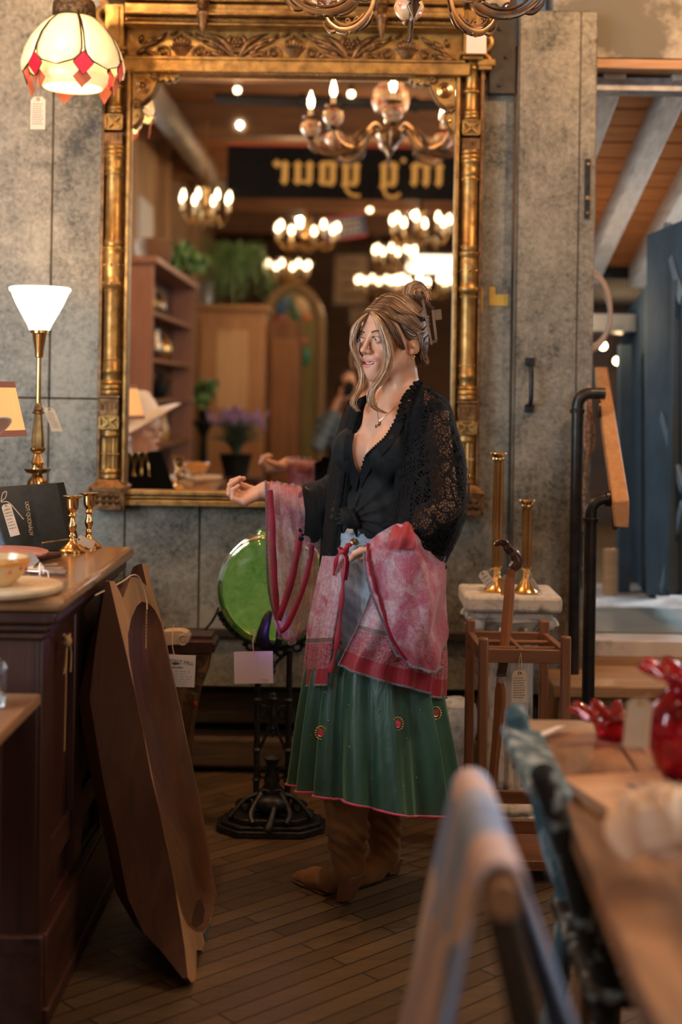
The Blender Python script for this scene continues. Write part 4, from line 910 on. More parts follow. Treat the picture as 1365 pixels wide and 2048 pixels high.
# wicker basket on the bookcase
WICK = M('wicker', (.22,.12,.055), (.10,.05,.025), rough=.8, scale=60, bump=.5)
c = Vector((-1.215, 1.35, zt+.02)); t = thing('wicker_basket', 'brown wicker basket with a hoop handle reflected on top of the bookcase', 'basket', c)
MB().lathe([(.07,0),(.10,.02),(.12,.10),(.11,.15),(.10,.15),(.10,.03),(.01,.02)], c, 24, sy=1.6, cap=False).build('basket_body', WICK, t)
MB().torus(c+V(0,0,.13), .11, .009, (0,1,0), 24, 6, 0, PI).build('handle', WICK, t)
# armoire
PINE = wood('armoire_pine', (.52,.28,.13), (.40,.20,.09), rough=.45, axis=2); PINEL = wood('armoire_panel', (.66,.42,.22), (.56,.34,.17), rough=.45, axis=2)
va = 10.6; a, b = PM(396,612,va), PM(530,612,va); yb_ = a.y; hh = a.z
t = thing('pine_armoire', 'tall golden pine armoire with a panelled door reflected behind the bookcase', 'armoire', ((a.x+b.x)/2, yb_-.25, 0))
MB().box(((a.x+b.x)/2, yb_-.26, hh/2), (b.x-a.x, .5, hh)).build('carcass', PINE, t, bevel=.004)
MB().box(((a.x+b.x)/2, yb_-.24, hh-.01), (b.x-a.x+.06, .56, .04)).build('cornice', PINE, t, bevel=.01)
p0, p1 = PM(402,640,va), PM(522,830,va)
dr = MB().box(((p0.x+p1.x)/2, yb_, (p0.z+p1.z)/2-.25), (p1.x-p0.x, .02, p0.z-p1.z+.5)).build('door', PINE, t, bevel=.003)
q0, q1 = PM(434,660,va), PM(494,820,va); m = MB().box(((q0.x+q1.x)/2, yb_+.014, (q0.z+q1.z)/2), (q1.x-q0.x, .012, q0.z-q1.z)); m.build('door_panel', PINEL, dr, bevel=.01)
# second brown cabinet and arched stained glass
v2 = 10.9; a, b = PM(538,640,v2), PM(603,640,v2); t = thing('brown_cabinet', 'dark brown narrow cabinet reflected beside the pine armoire', 'cabinet', ((a.x+b.x)/2, a.y-.2, 0))
MB().box(((a.x+b.x)/2, a.y-.21, a.z/2), (b.x-a.x, .4, a.z)).build('carcass', wood('brown_cabinet_wood', (.20,.085,.03), (.12,.05,.02)), t, bevel=.004)
MB().box(((a.x+b.x)/2, a.y, a.z*.62), (b.x-a.x-.05, .02, a.z*.6)).build('door', wood('brown_cabinet_door', (.26,.11,.04), (.16,.07,.025)), t, bevel=.01)
v3 = 12.2; k3 = v3/F; c = PM(585,660,v3); r3 = 58*k3
t = thing('arched_window', 'arch-topped wooden frame with coloured stained glass reflected left of the woman', 'stained glass window', (c.x, c.y, 0))
ARCH = wood('arch_frame_wood', (.30,.19,.09), (.20,.13,.06)); pts = [V(c.x-r3, c.y, .02)]+[V(c.x-r3*cos(PI*i/20), c.y, c.z+r3*1.5*sin(PI*i/20)) for i in range(21)]+[V(c.x+r3, c.y, .02)]
MB().tube(pts, .045, 8, up=(0,1,0)).build('arch_frame', ARCH, t)
inner = [V(c.x-r3*.85*cos(PI*i/20), c.y-.01, c.z+r3*1.3*sin(PI*i/20)) for i in range(21)]
MB().add(inner+[V(c.x+r3*.85, c.y-.01, .1), V(c.x-r3*.85, c.y-.01, .1)], [tuple(range(23))]).build('glass_ground', M('olive_glass', (.16,.14,.05), (.22,.17,.06), rough=.3, scale=3), t, solid=.01, smooth=False)
for nm, (x, y), (rx, ry), an, col in (('blue_piece',(566,612),(11,24),.5,(.03,.10,.22)),('red_piece',(562,642),(18,13),.2,(.25,.03,.02)),('green_piece',(590,622),(9,30),-.3,(.02,.10,.05)),('cream_piece',(604,612),(14,20),-.5,(.55,.38,.2)),('orange_piece',(614,634),(11,11),0,(.5,.18,.05)),('green_piece',(612,712),(10,20),0,(.03,.18,.10)),('orange_piece',(608,682),(8,8),0,(.5,.14,.04))):
    p = PM(x, y, v3); rt = Matrix.Rotation(an, 3, 'Y'); MB().ball(p+V(0,.005,0), (rx*k3,.012,ry*k3), 16, 8, rt).build(nm, M(nm+str(x), col, rough=.3), t)
# plants
def leafy(kind, lab, cat, c, n, spread, up, L, mats, potfn, droop=0, seed=1, w=.012, wide=False):
    rd = random.Random(seed); t = thing(kind, lab, cat, (c.x, c.y, c.z)); potfn(t)
    for mi, mat in enumerate(mats):
        m = MB()
        for i in range(n//len(mats)):
            a = rd.uniform(0, 2*PI); l = L*rd.uniform(.45, 1.15); dr_ = droop; droop_ = droop*rd.uniform(.15, 1.2); e = Vector((cos(a), sin(a), 0)); sp = rd.uniform(.15, 1)*spread
            pts = bez([c+e*.01, c+e*sp*.35+V(0,0,up*l*.7), c+e*sp*.8+V(0,0,up*l-droop_*l*.1), c+e*sp*1.05+V(0,0,up*l-droop_*l*.6)], 8)
            if wide:
                for q in range(2, 9, 2):
                    p = pts[q]+V(rd.uniform(-.02,.02), rd.uniform(-.02,.02), rd.uniform(-.02,.02)); rt = Matrix.Rotation(rd.uniform(0,PI), 3, 'Z') @ Matrix.Rotation(rd.uniform(-1,1), 3, 'X'); m.ball(p, (w,w*.15,w*1.15), 7, 4, rt)
                m.tube(pts, .0012, 3)
            else:
                m.tube(pts, .0014, 3)
                for q in range(1, 9):
                    p = pts[q]; tn = (pts[min(q+1,8)]-pts[q-1]).normalized(); sd = tn.cross(V(0,0,1)); sd = sd.normalized() if sd.length > .01 else V(1,0,0)
                    for s in (-1, 1):
                        e2 = p+sd*s*w*(1.3-q*.1)+tn*w*.5; m.add([p-tn*.004, p+tn*.006, e2+V(0,0,-.004)], [(0,1,2)])
        m.build('foliage' if mi == 0 else 'tips', mat, t, smooth=False)
    return t
G1 = M('fern_green', (.055,.15,.05), (.11,.25,.09), rough=.5, scale=9); G2 = M('fern_green_light', (.18,.32,.11), rough=.5)
c = PM(470,548,10.2)
ft = leafy('fern', 'large arching green fern in a metal bucket reflected on top of the pine armoire', 'plant', c, 260, .34, .62, .40, (G1, G2), lambda t: MB().lathe([(.05,-.16),(.065,0),(.07,.005)], PM(412,575,10.2)+V(0,0,.04), 20).build('bucket', M('zinc', (.4,.4,.38), rough=.4, metal=.7), t), droop=1.7, seed=2, w=.024)
zfloor = hh+.015
c = V(-1.21, .35, zt+.10)
leafy('trailing_ivy', 'dark trailing ivy plant reflected on the bookcase beside the fern', 'plant', c, 70, .25, .5, .28, (G1, G2), lambda t: MB().lathe([(.05,-.08),(.07,0)], c, 16).build('pot', BLK, t), droop=.9, seed=5, w=.03, wide=True)
# black pedestal table with topiary
v4 = 10.05; c = PM(408,842,v4); t = thing('pedestal_table', 'small black pedestal table reflected in front of the armoire', 'table', (c.x, c.y, 0))
MB().lathe([(.14,c.z-.03),(.15,c.z-.02),(.15,c.z),(.02,c.z)], (c.x,c.y,0), 24).build('tabletop', BLK, t); MB().lathe([(.12,0),(.11,.03),(.03,.06),(.025,.5),(.04,.6),(.025,c.z-.12),(.06,c.z-.03)], (c.x,c.y,0), 20).build('pedestal', BLK, t)
leafy('potted_ivy', 'small potted ivy reflected on the black pedestal table', 'plant', c+V(0,0,.085), 46, .10, .9, .20, (G1, G2), lambda t: MB().lathe([(.035,-.083),(.05,0)], c+V(0,0,.085), 16).build('pot', BLK, t), droop=.3, seed=8, w=.024, wide=True)
# lavender on its stand
c = V(-.68, 1.50, H-.53); t = thing('plant_stand', 'dark square plant stand under the lavender pot', 'plant stand', (c.x, c.y, 0))
MB().box((c.x, c.y, c.z-.02), (.30,.30,.04)).build('tabletop', MAHOG, t, bevel=.004)
for sx in (-1, 1):
    for sy in (-1, 1): MB().box((c.x+sx*.12, c.y+sy*.12, (c.z-.04)/2), (.03,.03,c.z-.04)).build('leg', MAHOG, t)
c2 = c+V(0,0,.13); LAV = M('lavender_bloom', (.22,.14,.36), (.33,.24,.48), rough=.6, scale=30)
t = leafy('lavender_pot', 'bushy lavender in a dark pot reflected at the foot of the mirror', 'plant', c2, 260, .17, .85, .22, (M('lavender_leaf', (.06,.10,.07), (.10,.15,.10), rough=.6, scale=20),), lambda t: MB().lathe([(.07,-.129),(.10,0),(.105,.005)], c2, 20).build('pot', BLK, t), seed=4, w=.02)
m = MB(); rd = random.Random(3)
for i in range(70):
    a = rd.uniform(0, 2*PI); e = V(cos(a), sin(a), 0); r_ = rd.uniform(.02,.18); p = c2+e*r_+V(0,0,rd.uniform(.17,.27)-r_*.25); q = p+e*.02+V(0,0,rd.uniform(.03,.06)); m.tube([p, p.lerp(q,.3), p.lerp(q,.7), q], [.003,.008,.007,.002], 5)
m.build('blooms', LAV, t)
# =================== FISHBOWL ON ITS IRON STAND ===================
sd = 4.30; ks = sd/F; zs_ = lambda y: P(548, y, sd).z; sx_ = lambda x, y=1400: P(x, y, sd).x
t = thing('iron_stand', 'tall black cast iron stand with scrollwork carrying the green glass bowl', 'stand', (sx_(548,1650), sd, 0))
cx = sx_(546, 1450)
m = MB()
for r, z0, z1 in ((.172,0,.022),(.158,.022,.034),(.135,.034,.052)):
    pl = [(r*(1.0)*a, r*.62*b) for a, b in ((-1,-.4),(-.6,-1),(.6,-1),(1,-.4),(1,.4),(.6,1),(-.6,1),(-1,.4))]; m.prism(pl, (cx,sd,z0), (1,0,0), (0,1,0), z1-z0)
m.build('base', IRON, t, bevel=.004, auto=30)
m = MB()
for s in (-1, 1):
    x = cx+s*.050; m.tube([(x,sd,.04), (x,sd,zs_(1285))], .0095, 10)
    for z in (.06, zs_(1560), zs_(1500), zs_(1400), zs_(1300)): m.lathe([(.010,-.008),(.015,0),(.010,.008)], (x,sd,z), 12)
m.build('pole', IRON, t)
def scroll(m, c, s, r, turns=1.4, rr=.006, up=1, n=22):
    m.tube([c+V(s*(r*(1-.62*i/n))*cos(up*turns*2*PI*i/n), 0, (r*(1-.62*i/n))*sin(up*turns*2*PI*i/n)) for i in range(n+1)], [rr*(1-.4*i/n) for i in range(n+1)], 6)
def iron(nm, fn):
    m = MB(); fn(m); return m.build(nm, IRON, t)
def top(m):
    z = zs_(1285)
    for s in (-1, 1):
        scroll(m, V(cx+s*.075, sd, z-.012), s, .022); scroll(m, V(cx+s*.022, sd, z-.03), s, .018); m.tube(bez([V(cx,sd,z-.075), V(cx+s*.02,sd,z-.05), V(cx+s*.04,sd,z-.035), V(cx+s*.05,sd,z-.02)], 10), .005, 6)
    m.tube([V(cx-.06,sd,z), V(cx+.06,sd,z)], .008, 8); m.lathe([(.003,-.03),(.008,-.02),(.004,-.01),(.010,0),(.004,.012)], (cx,sd,z-.07), 12)
iron('top_scrollwork', top)
def mid(m):
    z = zs_(1428)
    for s in (-1, 1):
        scroll(m, V(cx+s*.034, sd, z), s, .028, 1.3); scroll(m, V(cx+s*.032, sd, z-.002), s, .014, 1.2)
        m.tube(bez([V(cx+s*.006,sd,z-.02), V(cx+s*.022,sd,z-.07), V(cx+s*.045,sd,z-.12)], 10), .005, 6)
    m.lathe([(.002,-.075),(.007,-.065),(.005,-.055),(.011,-.045),(.006,-.03),(.014,-.01),(.010,.01),(.006,.03),(.011,.04),(.014,.05),(.008,.058),(.012,.062),(.003,.07)], (cx,sd,z), 16)
iron('middle_scrollwork', mid)
def low(m):
    z = zs_(1548)
    for s in (-1, 1):
        scroll(m, V(cx+s*.03, sd, z-.0), s, .020, 1.2); scroll(m, V(cx+s*.085, sd-.01, .075), s, .024, 1.4, .007); m.tube(bez([V(cx,sd,z-.02), V(cx+s*.035,sd,z-.06), V(cx+s*.08,sd-.02,.10), V(cx+s*.13,sd-.05,.05)], 14), [.012-.0004*i for i in range(15)], 8); scroll(m, V(cx+s*.02, sd-.03, .11), s, .022, 1.2)
        m.tube(bez([V(cx+s*.03,sd-.03,.12), V(cx+s*.06,sd-.07,.07), V(cx+s*.05,sd-.10,.045)], 8), .010, 8)
    m.lathe([(.03,.05),(.045,.07),(.03,.10),(.018,.13),(.024,.16),(.012,.19),(.02,.215),(.028,.225),(.01,.235)], (cx,sd,0), 14, flute=.12, nf=6); m.ball((cx,sd-.05,.09), (.05,.03,.03), 14, 8)
    m.tube(bez([V(cx+.012,sd-.08,.09), V(cx+.004,sd-.11,.055), V(cx-.006,sd-.125,.03)], 6), [.008,.009,.010,.011,.013,.016,.015], 10)
iron('foot_scrollwork', low)
GBOWL_c = V(sx_(549,1175), sd, zs_(1176)); Rb = 115*ks; Ry = .095
m = MB()      # cradle that holds the bowl
m.tube([GBOWL_c+V(1.03*Rb*cos(a), 0, 1.03*Rb*sin(a)) for a in [R(205+130*i/30) for i in range(31)]], .0065, 8)
for s in (-1, 1):
    for a in (207, 213, 219, 226, 232): scroll(m, GBOWL_c+V(s*-1.04*Rb*cos(R(a)), -.008, 1.04*Rb*sin(R(a))), s, .010, 1.1, .006)
    m.tube(bez([V(cx,sd-.05,GBOWL_c.z-Rb*.98-.01), V(cx+s*.02,sd-.10,GBOWL_c.z-Rb*.85), V(cx+s*.018,sd-.112,GBOWL_c.z-Rb*.50)], 10), [.012]*6+[.011,.010,.008,.006,.004], 8)
m.tube([V(cx,sd,zs_(1290)), GBOWL_c+V(0,0,-Rb*1.03)], .016, 10); m.tube(bez([V(cx-.01,sd-.05,GBOWL_c.z-Rb), V(cx-.03,sd-.11,GBOWL_c.z-Rb*.8), V(cx-.018,sd-.115,GBOWL_c.z-Rb*.45), V(cx-.006,sd-.11,GBOWL_c.z-Rb*.30)], 12), [.022]*5+[.02,.018,.016,.015,.013,.011,.009,.006], 10)
m.build('cradle', IRON, t)
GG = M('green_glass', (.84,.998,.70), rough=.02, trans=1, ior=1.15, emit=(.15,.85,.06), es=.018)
point('ultraviolet_strip', P(548,1262,4.13), .15, (.38,.16,1), .02)
t = thing('green_glass_bowl', 'big round flat-sided green glass fishbowl on the black iron stand', 'bowl', GBOWL_c-V(0,0,Rb))
pr = []
for i in range(15): a = R(-90+ (150)*i/14); pr.append((Rb*cos(a), Rb*sin(a)))
def drum(u, v, sc=1.0):      # superellipse: circle in XZ, flat sides in Y
    a = 2*PI*u; th = PI*(v-.5); c_ = abs(cos(th))**.45; s_ = math.copysign(abs(sin(th))**1.0, sin(th))
    x, z = Rb*sc*c_*cos(a), Rb*sc*c_*sin(a); z = min(z, 113*ks*.985*sc); return GBOWL_c+V(x, s_*Ry*sc, z)
m = MB(); m.grid(lambda u, v: drum(u, v), 72, 30, cu=True); m.build('outer_glass', GG, t)
m = MB(); m.grid(lambda u, v: drum(u, 1-v, .955), 72, 30, cu=True); m.build('inner_glass', GG, t)
m = MB(); m.tube([GBOWL_c+V(Rb*.30*cos(a), Ry*.62*sin(a), 113*ks) for a in [2*PI*i/32 for i in range(32)]], .005, 8, closed=True); m.build('lip', GG, t)
t = thing('price_card', 'large blank white card tied to the iron stand below the green bowl', 'price card', P(507,1368,4.17))
a, b = P(469,1302,4.17), P(546,1366,4.17); m = MB(); m.bar(P(507,1303,4.17), P(508,1367,4.17), (b.x-a.x), .0015, up=(0,1,0)); m.build('card', WHITE_P, t, smooth=False)
m = MB(); scribble(m, P(523,1357,4.168), (1,0,0), (0,0,1), .03, .008, 1, .0006); m.build('handwriting', INK, t)
m = MB(); m.tube(bez([P(508,1307,4.165), P(506,1285,4.165), P(510,1268,4.19)], 8), .0015, 5); m.torus(P(509,1266,4.19), .010, .0015, (0,1,.4), 12, 5); m.build('string', STRING, t)
tag(MB().tube(bez([P(438,1216,4.5), P(425,1242,4.6), P(408,1262,4.82)], 8), .004, 6).build('black_cable', DARK), 'black cord running from behind the green bowl to the wall rail', 'cord')
# gilded wall bracket / console half hidden behind the trough, with carved scroll and shop card
GILTW = M('worn_painted_gilt', (.26,.14,.04), (.07,.035,.015), rough=.55, metal=.3, scale=22, bump=.4)
cd_ = 4.30; t = thing('carved_console', 'carved and gilded tapering wooden console behind the trough', 'console', P(360,1600,cd_))
def cpoly(pts, dd, th, nm, mat, parent):
    vs = [P(x, y, dd) for x, y in pts]; n = len(vs); vv = vs+[v+V(0,th,0) for v in vs]; m = MB(); m.add(vv, [tuple(range(n-1,-1,-1)) if 0 else tuple(range(n)), tuple(range(2*n-1,n-1,-1))]+[(k,n+k,n+(k+1)%n,(k+1)%n) for k in range(n)]); return m.build(nm, mat, parent, bevel=.002, smooth=False)
cpoly([(330,1284),(424,1284),(430,1290),(429,1305),(422,1308),(330,1308)], cd_-.02, .14, 'cornice', MAHOG, t)
cpoly([(340,1270),(424,1272),(424,1284),(340,1284)], cd_+.03, .10, 'top_board', MAHOG, t)
cpoly([(352,1308),(420,1308),(412,1350),(398,1385),(384,1455),(368,1600),(330,1600),(345,1400)], cd_, .10, 'tapered_body', GILTW, t)
m = MB()
for x, y, r in ((400,1325,.017),(388,1345,.014),(404,1350,.012),(382,1370,.015),(396,1378,.012),(380,1393,.012),(392,1330,.01)): scroll(m, P(x,y,cd_-.006), 1 if x % 4 else -1, r, 1.3, .0045)
for k in range(4): m.tube([P(370+k*5.5,1402,cd_-.004), P(352+k*5.2,1590,cd_-.004)], .0025, 6)
m.build('relief_carving', GOLD_D, t); MB().ball(P(391,1408,cd_-.004), (.008,.004,.010), 10, 8).build('painted_rosette', M('faded_red', (.30,.03,.02), rough=.7), t)
WHW = wood('whitewood', (.55,.42,.28), (.42,.31,.20), axis=0, rough=.6)
t = thing('carved_scroll', 'pale carved wooden scroll lying on the gilded console', 'carving', P(345,1294,4.2))
o = cpoly([(318,1268),(330,1263),(345,1262),(362,1262),(374,1266),(379,1275),(378,1284),(370,1290),(345,1290),(318,1294)], 4.20, .06, 'scroll_body', WHW, t)
m = MB(); m.torus(P(366,1280,4.198), .015, .003, (0,1,0), 20, 6, R(60), R(290)); m.lathe([(.008,0),(.006,.004)], P(366,1280,4.2), 16, (0,-1,0)); m.build('spiral', WHW, t)
t = thing('shop_card', 'white shop card with black heading and handwriting, tied in front of the gilded console', 'price card', P(365,1376,4.12))
cpoly([(328,1309),(392,1311),(389,1375),(328,1374)], 4.12, .0015, 'card', WHITE_P, t)
txt('MONT MILL', .0155, P(334,1324,4.118), (1,0,-.12), (.1,0,1), INK, t, 'heading'); txt('& Collectibles', .0095, P(331,1336,4.118), (1,0,-.02), (0,0,1), INK, t, 'subheading')
m = MB(); m.add([P(341,1327,4.118), P(352,1325,4.118), P(362,1328,4.118), P(350,1330,4.118)], [(0,1,2,3)]); m.build('emblem', INK, t, smooth=False)
m = MB(); scribble(m, P(333,1339,4.118), (1,0,-.03), (0,0,1), .082, .055, 7, .0005, 12); m.build('handwriting', INK, t)
m = MB(); m.tube(bez([P(349,1312,4.117), P(345,1290,4.14), P(346,1262,4.18), P(348,1248,4.2)], 10), .0012, 5); m.build('string', STRING, t)
# =================== COLUMN PEDESTAL, BRASS COLUMN CANDLESTICKS ===================
STONE = M('antiqued_plaster', (.62,.60,.54), (.16,.15,.12), rough=.8, scale=16, lo=.50, hi=.70, bump=.4)
pd = 4.42; kp = pd/F; zp = lambda y: P(1018, y, pd).z; pxc = P(1018,1210,pd).x
t = thing('column_pedestal', 'white antiqued Corinthian column pedestal with two brass candlesticks on top', 'pedestal', (pxc, pd, 0))
m = MB(); w_ = .30
for z0, z1, ww in ((1230,1213,.26),(1213,1180,.31)): m.box((pxc, pd, (zp(z0)+zp(z1))/2), (ww, ww*.9, zp(z1)-zp(z0)))
m.build('abacus', STONE, t, bevel=.012)
m = MB(); m.lathe([(.085,zp(1290)),(.095,zp(1270)),(.09,zp(1265)),(.10,zp(1250)),(.13,zp(1232)),(.13,zp(1226))], (pxc,pd,0), 28, flute=.04, nf=8)
for sx in (-1, 1):
    for sy in (-1, 1):
        c = V(pxc+sx*.115, pd+sy*.10, zp(1240)); scroll(m, c, sx, .026, 1.3, .010); m.ball(c, (.022,.022,.022), 12, 8)
for a in range(10): aa = a*2*PI/10; e = V(cos(aa), sin(aa), 0); m.tube(bez([V(pxc,pd,zp(1288))+e*.088, V(pxc,pd,zp(1262))+e*.108, V(pxc,pd,zp(1248))+e*.125, V(pxc,pd,zp(1254))+e*.135], 8), [.018,.02,.02,.019,.017,.014,.011,.008,.004], 7, flat=.5)
m.build('capital', STONE, t)
m = MB(); m.lathe([(.088,zp(1595)),(.080,zp(1575)),(.078,zp(1300)),(.086,zp(1292))], (pxc,pd,0), 96, flute=.06, nf=16); m.lathe([(.094,zp(1297)),(.098,zp(1293)),(.094,zp(1289))], (pxc,pd,0), 28); m.build('fluted_shaft', STONE, t)
m = MB(); m.lathe([(.13,.05),(.135,.065),(.125,.08),(.10,.09),(.105,.105),(.09,.12),(.088,zp(1590))], (pxc,pd,0), 32); m.box((pxc,pd,.025), (.28,.26,.05)); m.build('base', STONE, t, bevel=.004)
ztop_ = zp(1180)
def colstick(hh, label, loc, sc=1):
    t = thing('brass_column_candlestick', label, 'candlestick', loc, group='fluted brass candlesticks on the column pedestal')
    z1 = .085
    MB().lathe([(.042*sc,0),(.042*sc,.006),(.034*sc,.014),(.030*sc,.022),(.016*sc,.042),(.010*sc,.055),(.012*sc,.060),(.009*sc,.066),(.013*sc,.074),(.018*sc,.080),(.018*sc,z1)], (0,0,0), 36).build('foot', BRASS, t, local=True)
    MB().lathe([(.0165*sc,z1),(.0165*sc,hh-.03)], (0,0,0), 72, flute=.06, nf=16).build('fluted_stem', BRASS, t, local=True)
    MB().lathe([(.017*sc,hh-.03),(.020*sc,hh-.022),(.018*sc,hh-.016),(.022*sc,hh-.008),(.027*sc,hh-.002),(.026*sc,hh),(.012*sc,hh-.003),(.011*sc,hh-.02)], (0,0,0), 32).build('candle_cup', BRASS, t, local=True)
    return t
d1_ = 4.38; h1 = P(995,906,d1_).z-ztop_; colstick(h1, 'tall fluted brass column candlestick at the left on the white pedestal', (P(994,1170,d1_).x, d1_, ztop_+.001), 1.0)
d2_ = 4.36; h2 = P(1055,1000,d2_).z-ztop_; colstick(h2, 'shorter fluted brass column candlestick at the right on the white pedestal', (P(1053,1175,d2_).x, d2_, ztop_+.001), .95)
price_tag('white tag leaning on the foot of the taller column candlestick', P(974,1158,4.29), (.8,0,.6), (-.6,0,.8), .032, .055, mat=M('white_tag', (.68,.66,.60), rough=.8), lines=3, seed=14, hang=P(985,1136,4.33))
price_tag('cream tag hanging from the shorter column candlestick', P(1069,1168,4.28), (.85,0,-.5), (-.5,.0,-.85) if 0 else (-.5,0,.85), .030, .058, mat=bpy.data.materials['white_tag'], lines=5, seed=15, hang=P(1060,1142,4.31))
price_tag('small brown tag hanging beside the carved cane', P(1006,1172,4.25), (.9,0,.3), (-.25,0,.95), .022, .055, mat=M('brown_tag', (.42,.24,.10), rough=.8), lines=0, hang=P(1012,1150,4.25))
# =================== UMBRELLA STAND AND CARVED CANE ===================
OAK = wood('oak_red', (.26,.11,.045), (.14,.055,.025), rough=.4, axis=2, coat=.2); OAKH = wood('oak_red_rail', (.26,.11,.045), (.14,.055,.025), rough=.4, axis=0, coat=.2)
t = thing('umbrella_stand', 'square oak umbrella stand with four posts and a divided top, in front of the pedestal', 'umbrella stand', (P(1040,1650,4.0).x, 4.03, 0))
fl, frr, bl_, br2 = P(968,1275,3.86), P(1133,1272,3.86), P(942,1238,4.14), P(1090,1240,4.14)
for p in (fl, frr, bl_, br2):
    m = MB(); m.box((p.x, p.y, p.z/2), (.028, .028, p.z)); m.build('post', OAK, t, bevel=.006)
zr = P(1050,1312,3.86).z; zb2 = P(1010,1268,4.14).z
def rl(a, b, z, w_=.018, h_=.038, nm='rail'): m = MB(); m.bar((a.x,a.y,z), (b.x,b.y,z), w_, h_, up=(0,0,1)); m.build(nm, OAKH, t, bevel=.002)
for z in (zr, .16): rl(fl, frr, z); rl(bl_, br2, z); rl(fl, bl_, z); rl(frr, br2, z)
mid1, mid2 = (fl+frr)/2, (bl_+br2)/2; rl(mid1, mid2, zr, .012, .022, 'divider'); q1, q2 = fl.lerp(bl_,.35), frr.lerp(br2,.35); q3, q4 = fl.lerp(bl_,.7), frr.lerp(br2,.7)
for a, b in ((q1,q2),(q3,q4)): m = MB(); m.tube([(a.x,a.y,zr+.004), (b.x,b.y,zr+.004)], .006, 8); m.build('divider_rod', OAKH, t)
m = MB(); c = (fl+frr+bl_+br2)/4; m.box((c.x, c.y, .05), (abs(frr.x-fl.x)+.0, .30, .03)); m.build('bottom_tray', OAKH, t, bevel=.003)
price_tag('long tan handwritten tag hanging on the front rail of the umbrella stand', P(1040,1373,3.835), (1,0,.02), (0,0,1), .044, .092, lines=9, seed=21, hang=P(1042,1306,3.845))
CANE = wood('cane_wood', (.40,.17,.07), (.24,.09,.04), rough=.35, axis=2, coat=.3)
t = thing('carved_cane', 'carved wooden walking cane with a dark twisted head standing in the umbrella stand', 'cane', P(985,1588,4.0))
d_ = 3.99
MB().tube(bez([P(1021,1150,d_), P(1018,1210,d_), P(1009,1300,d_), P(1003,1345,d_)], 16), [.012,.013,.0145,.0155,.016,.0165,.0165,.0165,.0160,.015,.014,.0135,.013,.0125,.012,.012,.012], 8).build('upper_shaft', CANE, t)
MB().tube([P(1003,1345,d_), P(1001,1365,d_)], .0125, 12).build('collar', M('cane_collar', (.4,.33,.28), rough=.5), t)
m = MB(); m.tube(bez([P(1001,1365,d_), P(1001,1400,d_), P(995,1470,d_), P(983,1590,d_)], 14), [.011,.012,.0145,.0165,.017,.017,.0165,.016,.0155,.015,.0145,.014,.013,.012,.011], 4, up=(0,1,0)); m.build('lower_shaft', CANE, t)
m = MB()
for k in range(8): p = P(1008-k*.7,1322+k*4,d_); m.torus(p, .0135, .0018, (0,0,1), 16, 5)
m.build('carved_rings', DARK, t)
DKW = M('dark_carved_wood', (.03,.015,.01), (.10,.045,.02), rough=.35, scale=30, coat=.4)
m = MB(); b_ = bez([P(1024,1138,d_), P(1036,1125,d_), P(1030,1108,d_), P(1018,1100,d_), P(1012,1088,d_), P(1000,1085,d_), P(990,1092,d_)], 30); m.tube(b_, [.014,.015,.017,.018,.019,.019,.018,.017,.016,.016,.015,.014,.013,.013,.013,.012,.012,.012,.012,.011,.011,.011,.012,.012,.012,.011,.010,.009,.008,.007,.005], 8)
m.tube([p+V(.010*cos(i*.9), -.012, .010*sin(i*.9)) for i, p in enumerate(b_[:24])], .005, 6); m.build('carved_head', DKW, t)
MB().tube([P(1022,1152,d_), P(1024,1138,d_)], [.013,.015], 12).build('neck', CANE, t)
# plaster fragment and basket on the floor at the stand's foot
# =================== PIPE RAILINGS, HANDRAIL ===================
t = thing('pipe_handrail', 'stair handrail made of black iron pipe with a thick worn wooden rail', 'handrail', P(1183,1440,4.3)+V(0,0,-P(1183,1440,4.3).z))
dA, dB = 4.30, 4.72
pA = P(1183,1010,dA); pBt = P(1156,795,dB)
def pipepath(p, dirn, bend, zlow, r):
    x, y, z = p; pts = [V(x,y,zlow), V(x,y,z-bend)]; 
    for i in range(1, 8): a = PI/2*i/7; pts.append(V(x+dirn*bend*(1-cos(a)), y, z-bend+bend*sin(a)))
    return pts
m = MB(); pp = pipepath(V(pA.x, pA.y, pA.z+.02), 1, .045, 0, .02); m.tube(pp, .0205, 14); e = pp[-1]; m.tube([e, e+V(.05,0,0)], .0205, 14); m.lathe([(.026,0),(.027,.012),(.022,.016)], V(pA.x,pA.y,pA.z-.055), 16); m.tube([e+V(.002,0,0), e+V(.016,0,0)], .027, 14); m.build('near_post', PIPE, t)
m = MB(); pp = pipepath(V(pBt.x, pBt.y, pBt.z+.015), 1, .045, 0, .02); m.tube(pp, .0205, 14); e2 = pp[-1]; m.tube([e2, e2+V(.05,0,0)], .0205, 14); m.lathe([(.026,0),(.027,.012),(.022,.016)], V(pBt.x,pBt.y,pBt.z-.055), 16); m.build('far_post', PIPE, t)
RAILW = wood('rail_pine', (.58,.33,.15), (.40,.22,.10), rough=.6, axis=1, scale=6)
near = [P(1226,1002,4.22), P(1260,1000,4.22), P(1259,1058,4.22), P(1229,1056,4.22)]; dF = 5.05
far = [P(1190,733,dF), P(1216,733,dF), P(1216,768,dF), P(1190,768,dF)]
m = MB(); m.add(near+far, [(3,2,1,0),(4,5,6,7),(0,1,5,4),(1,2,6,5),(2,3,7,6),(3,0,4,7)]); m.build('wooden_rail', RAILW, t, bevel=.006)
for (a, n_) in ((P(1228,1040,4.26),0),(P(1196,818,4.72),1)): m = MB(); m.lathe([(.032,0),(.032,.008)], a, 20, (1,0,0)); m.build('flange', PIPE, t)
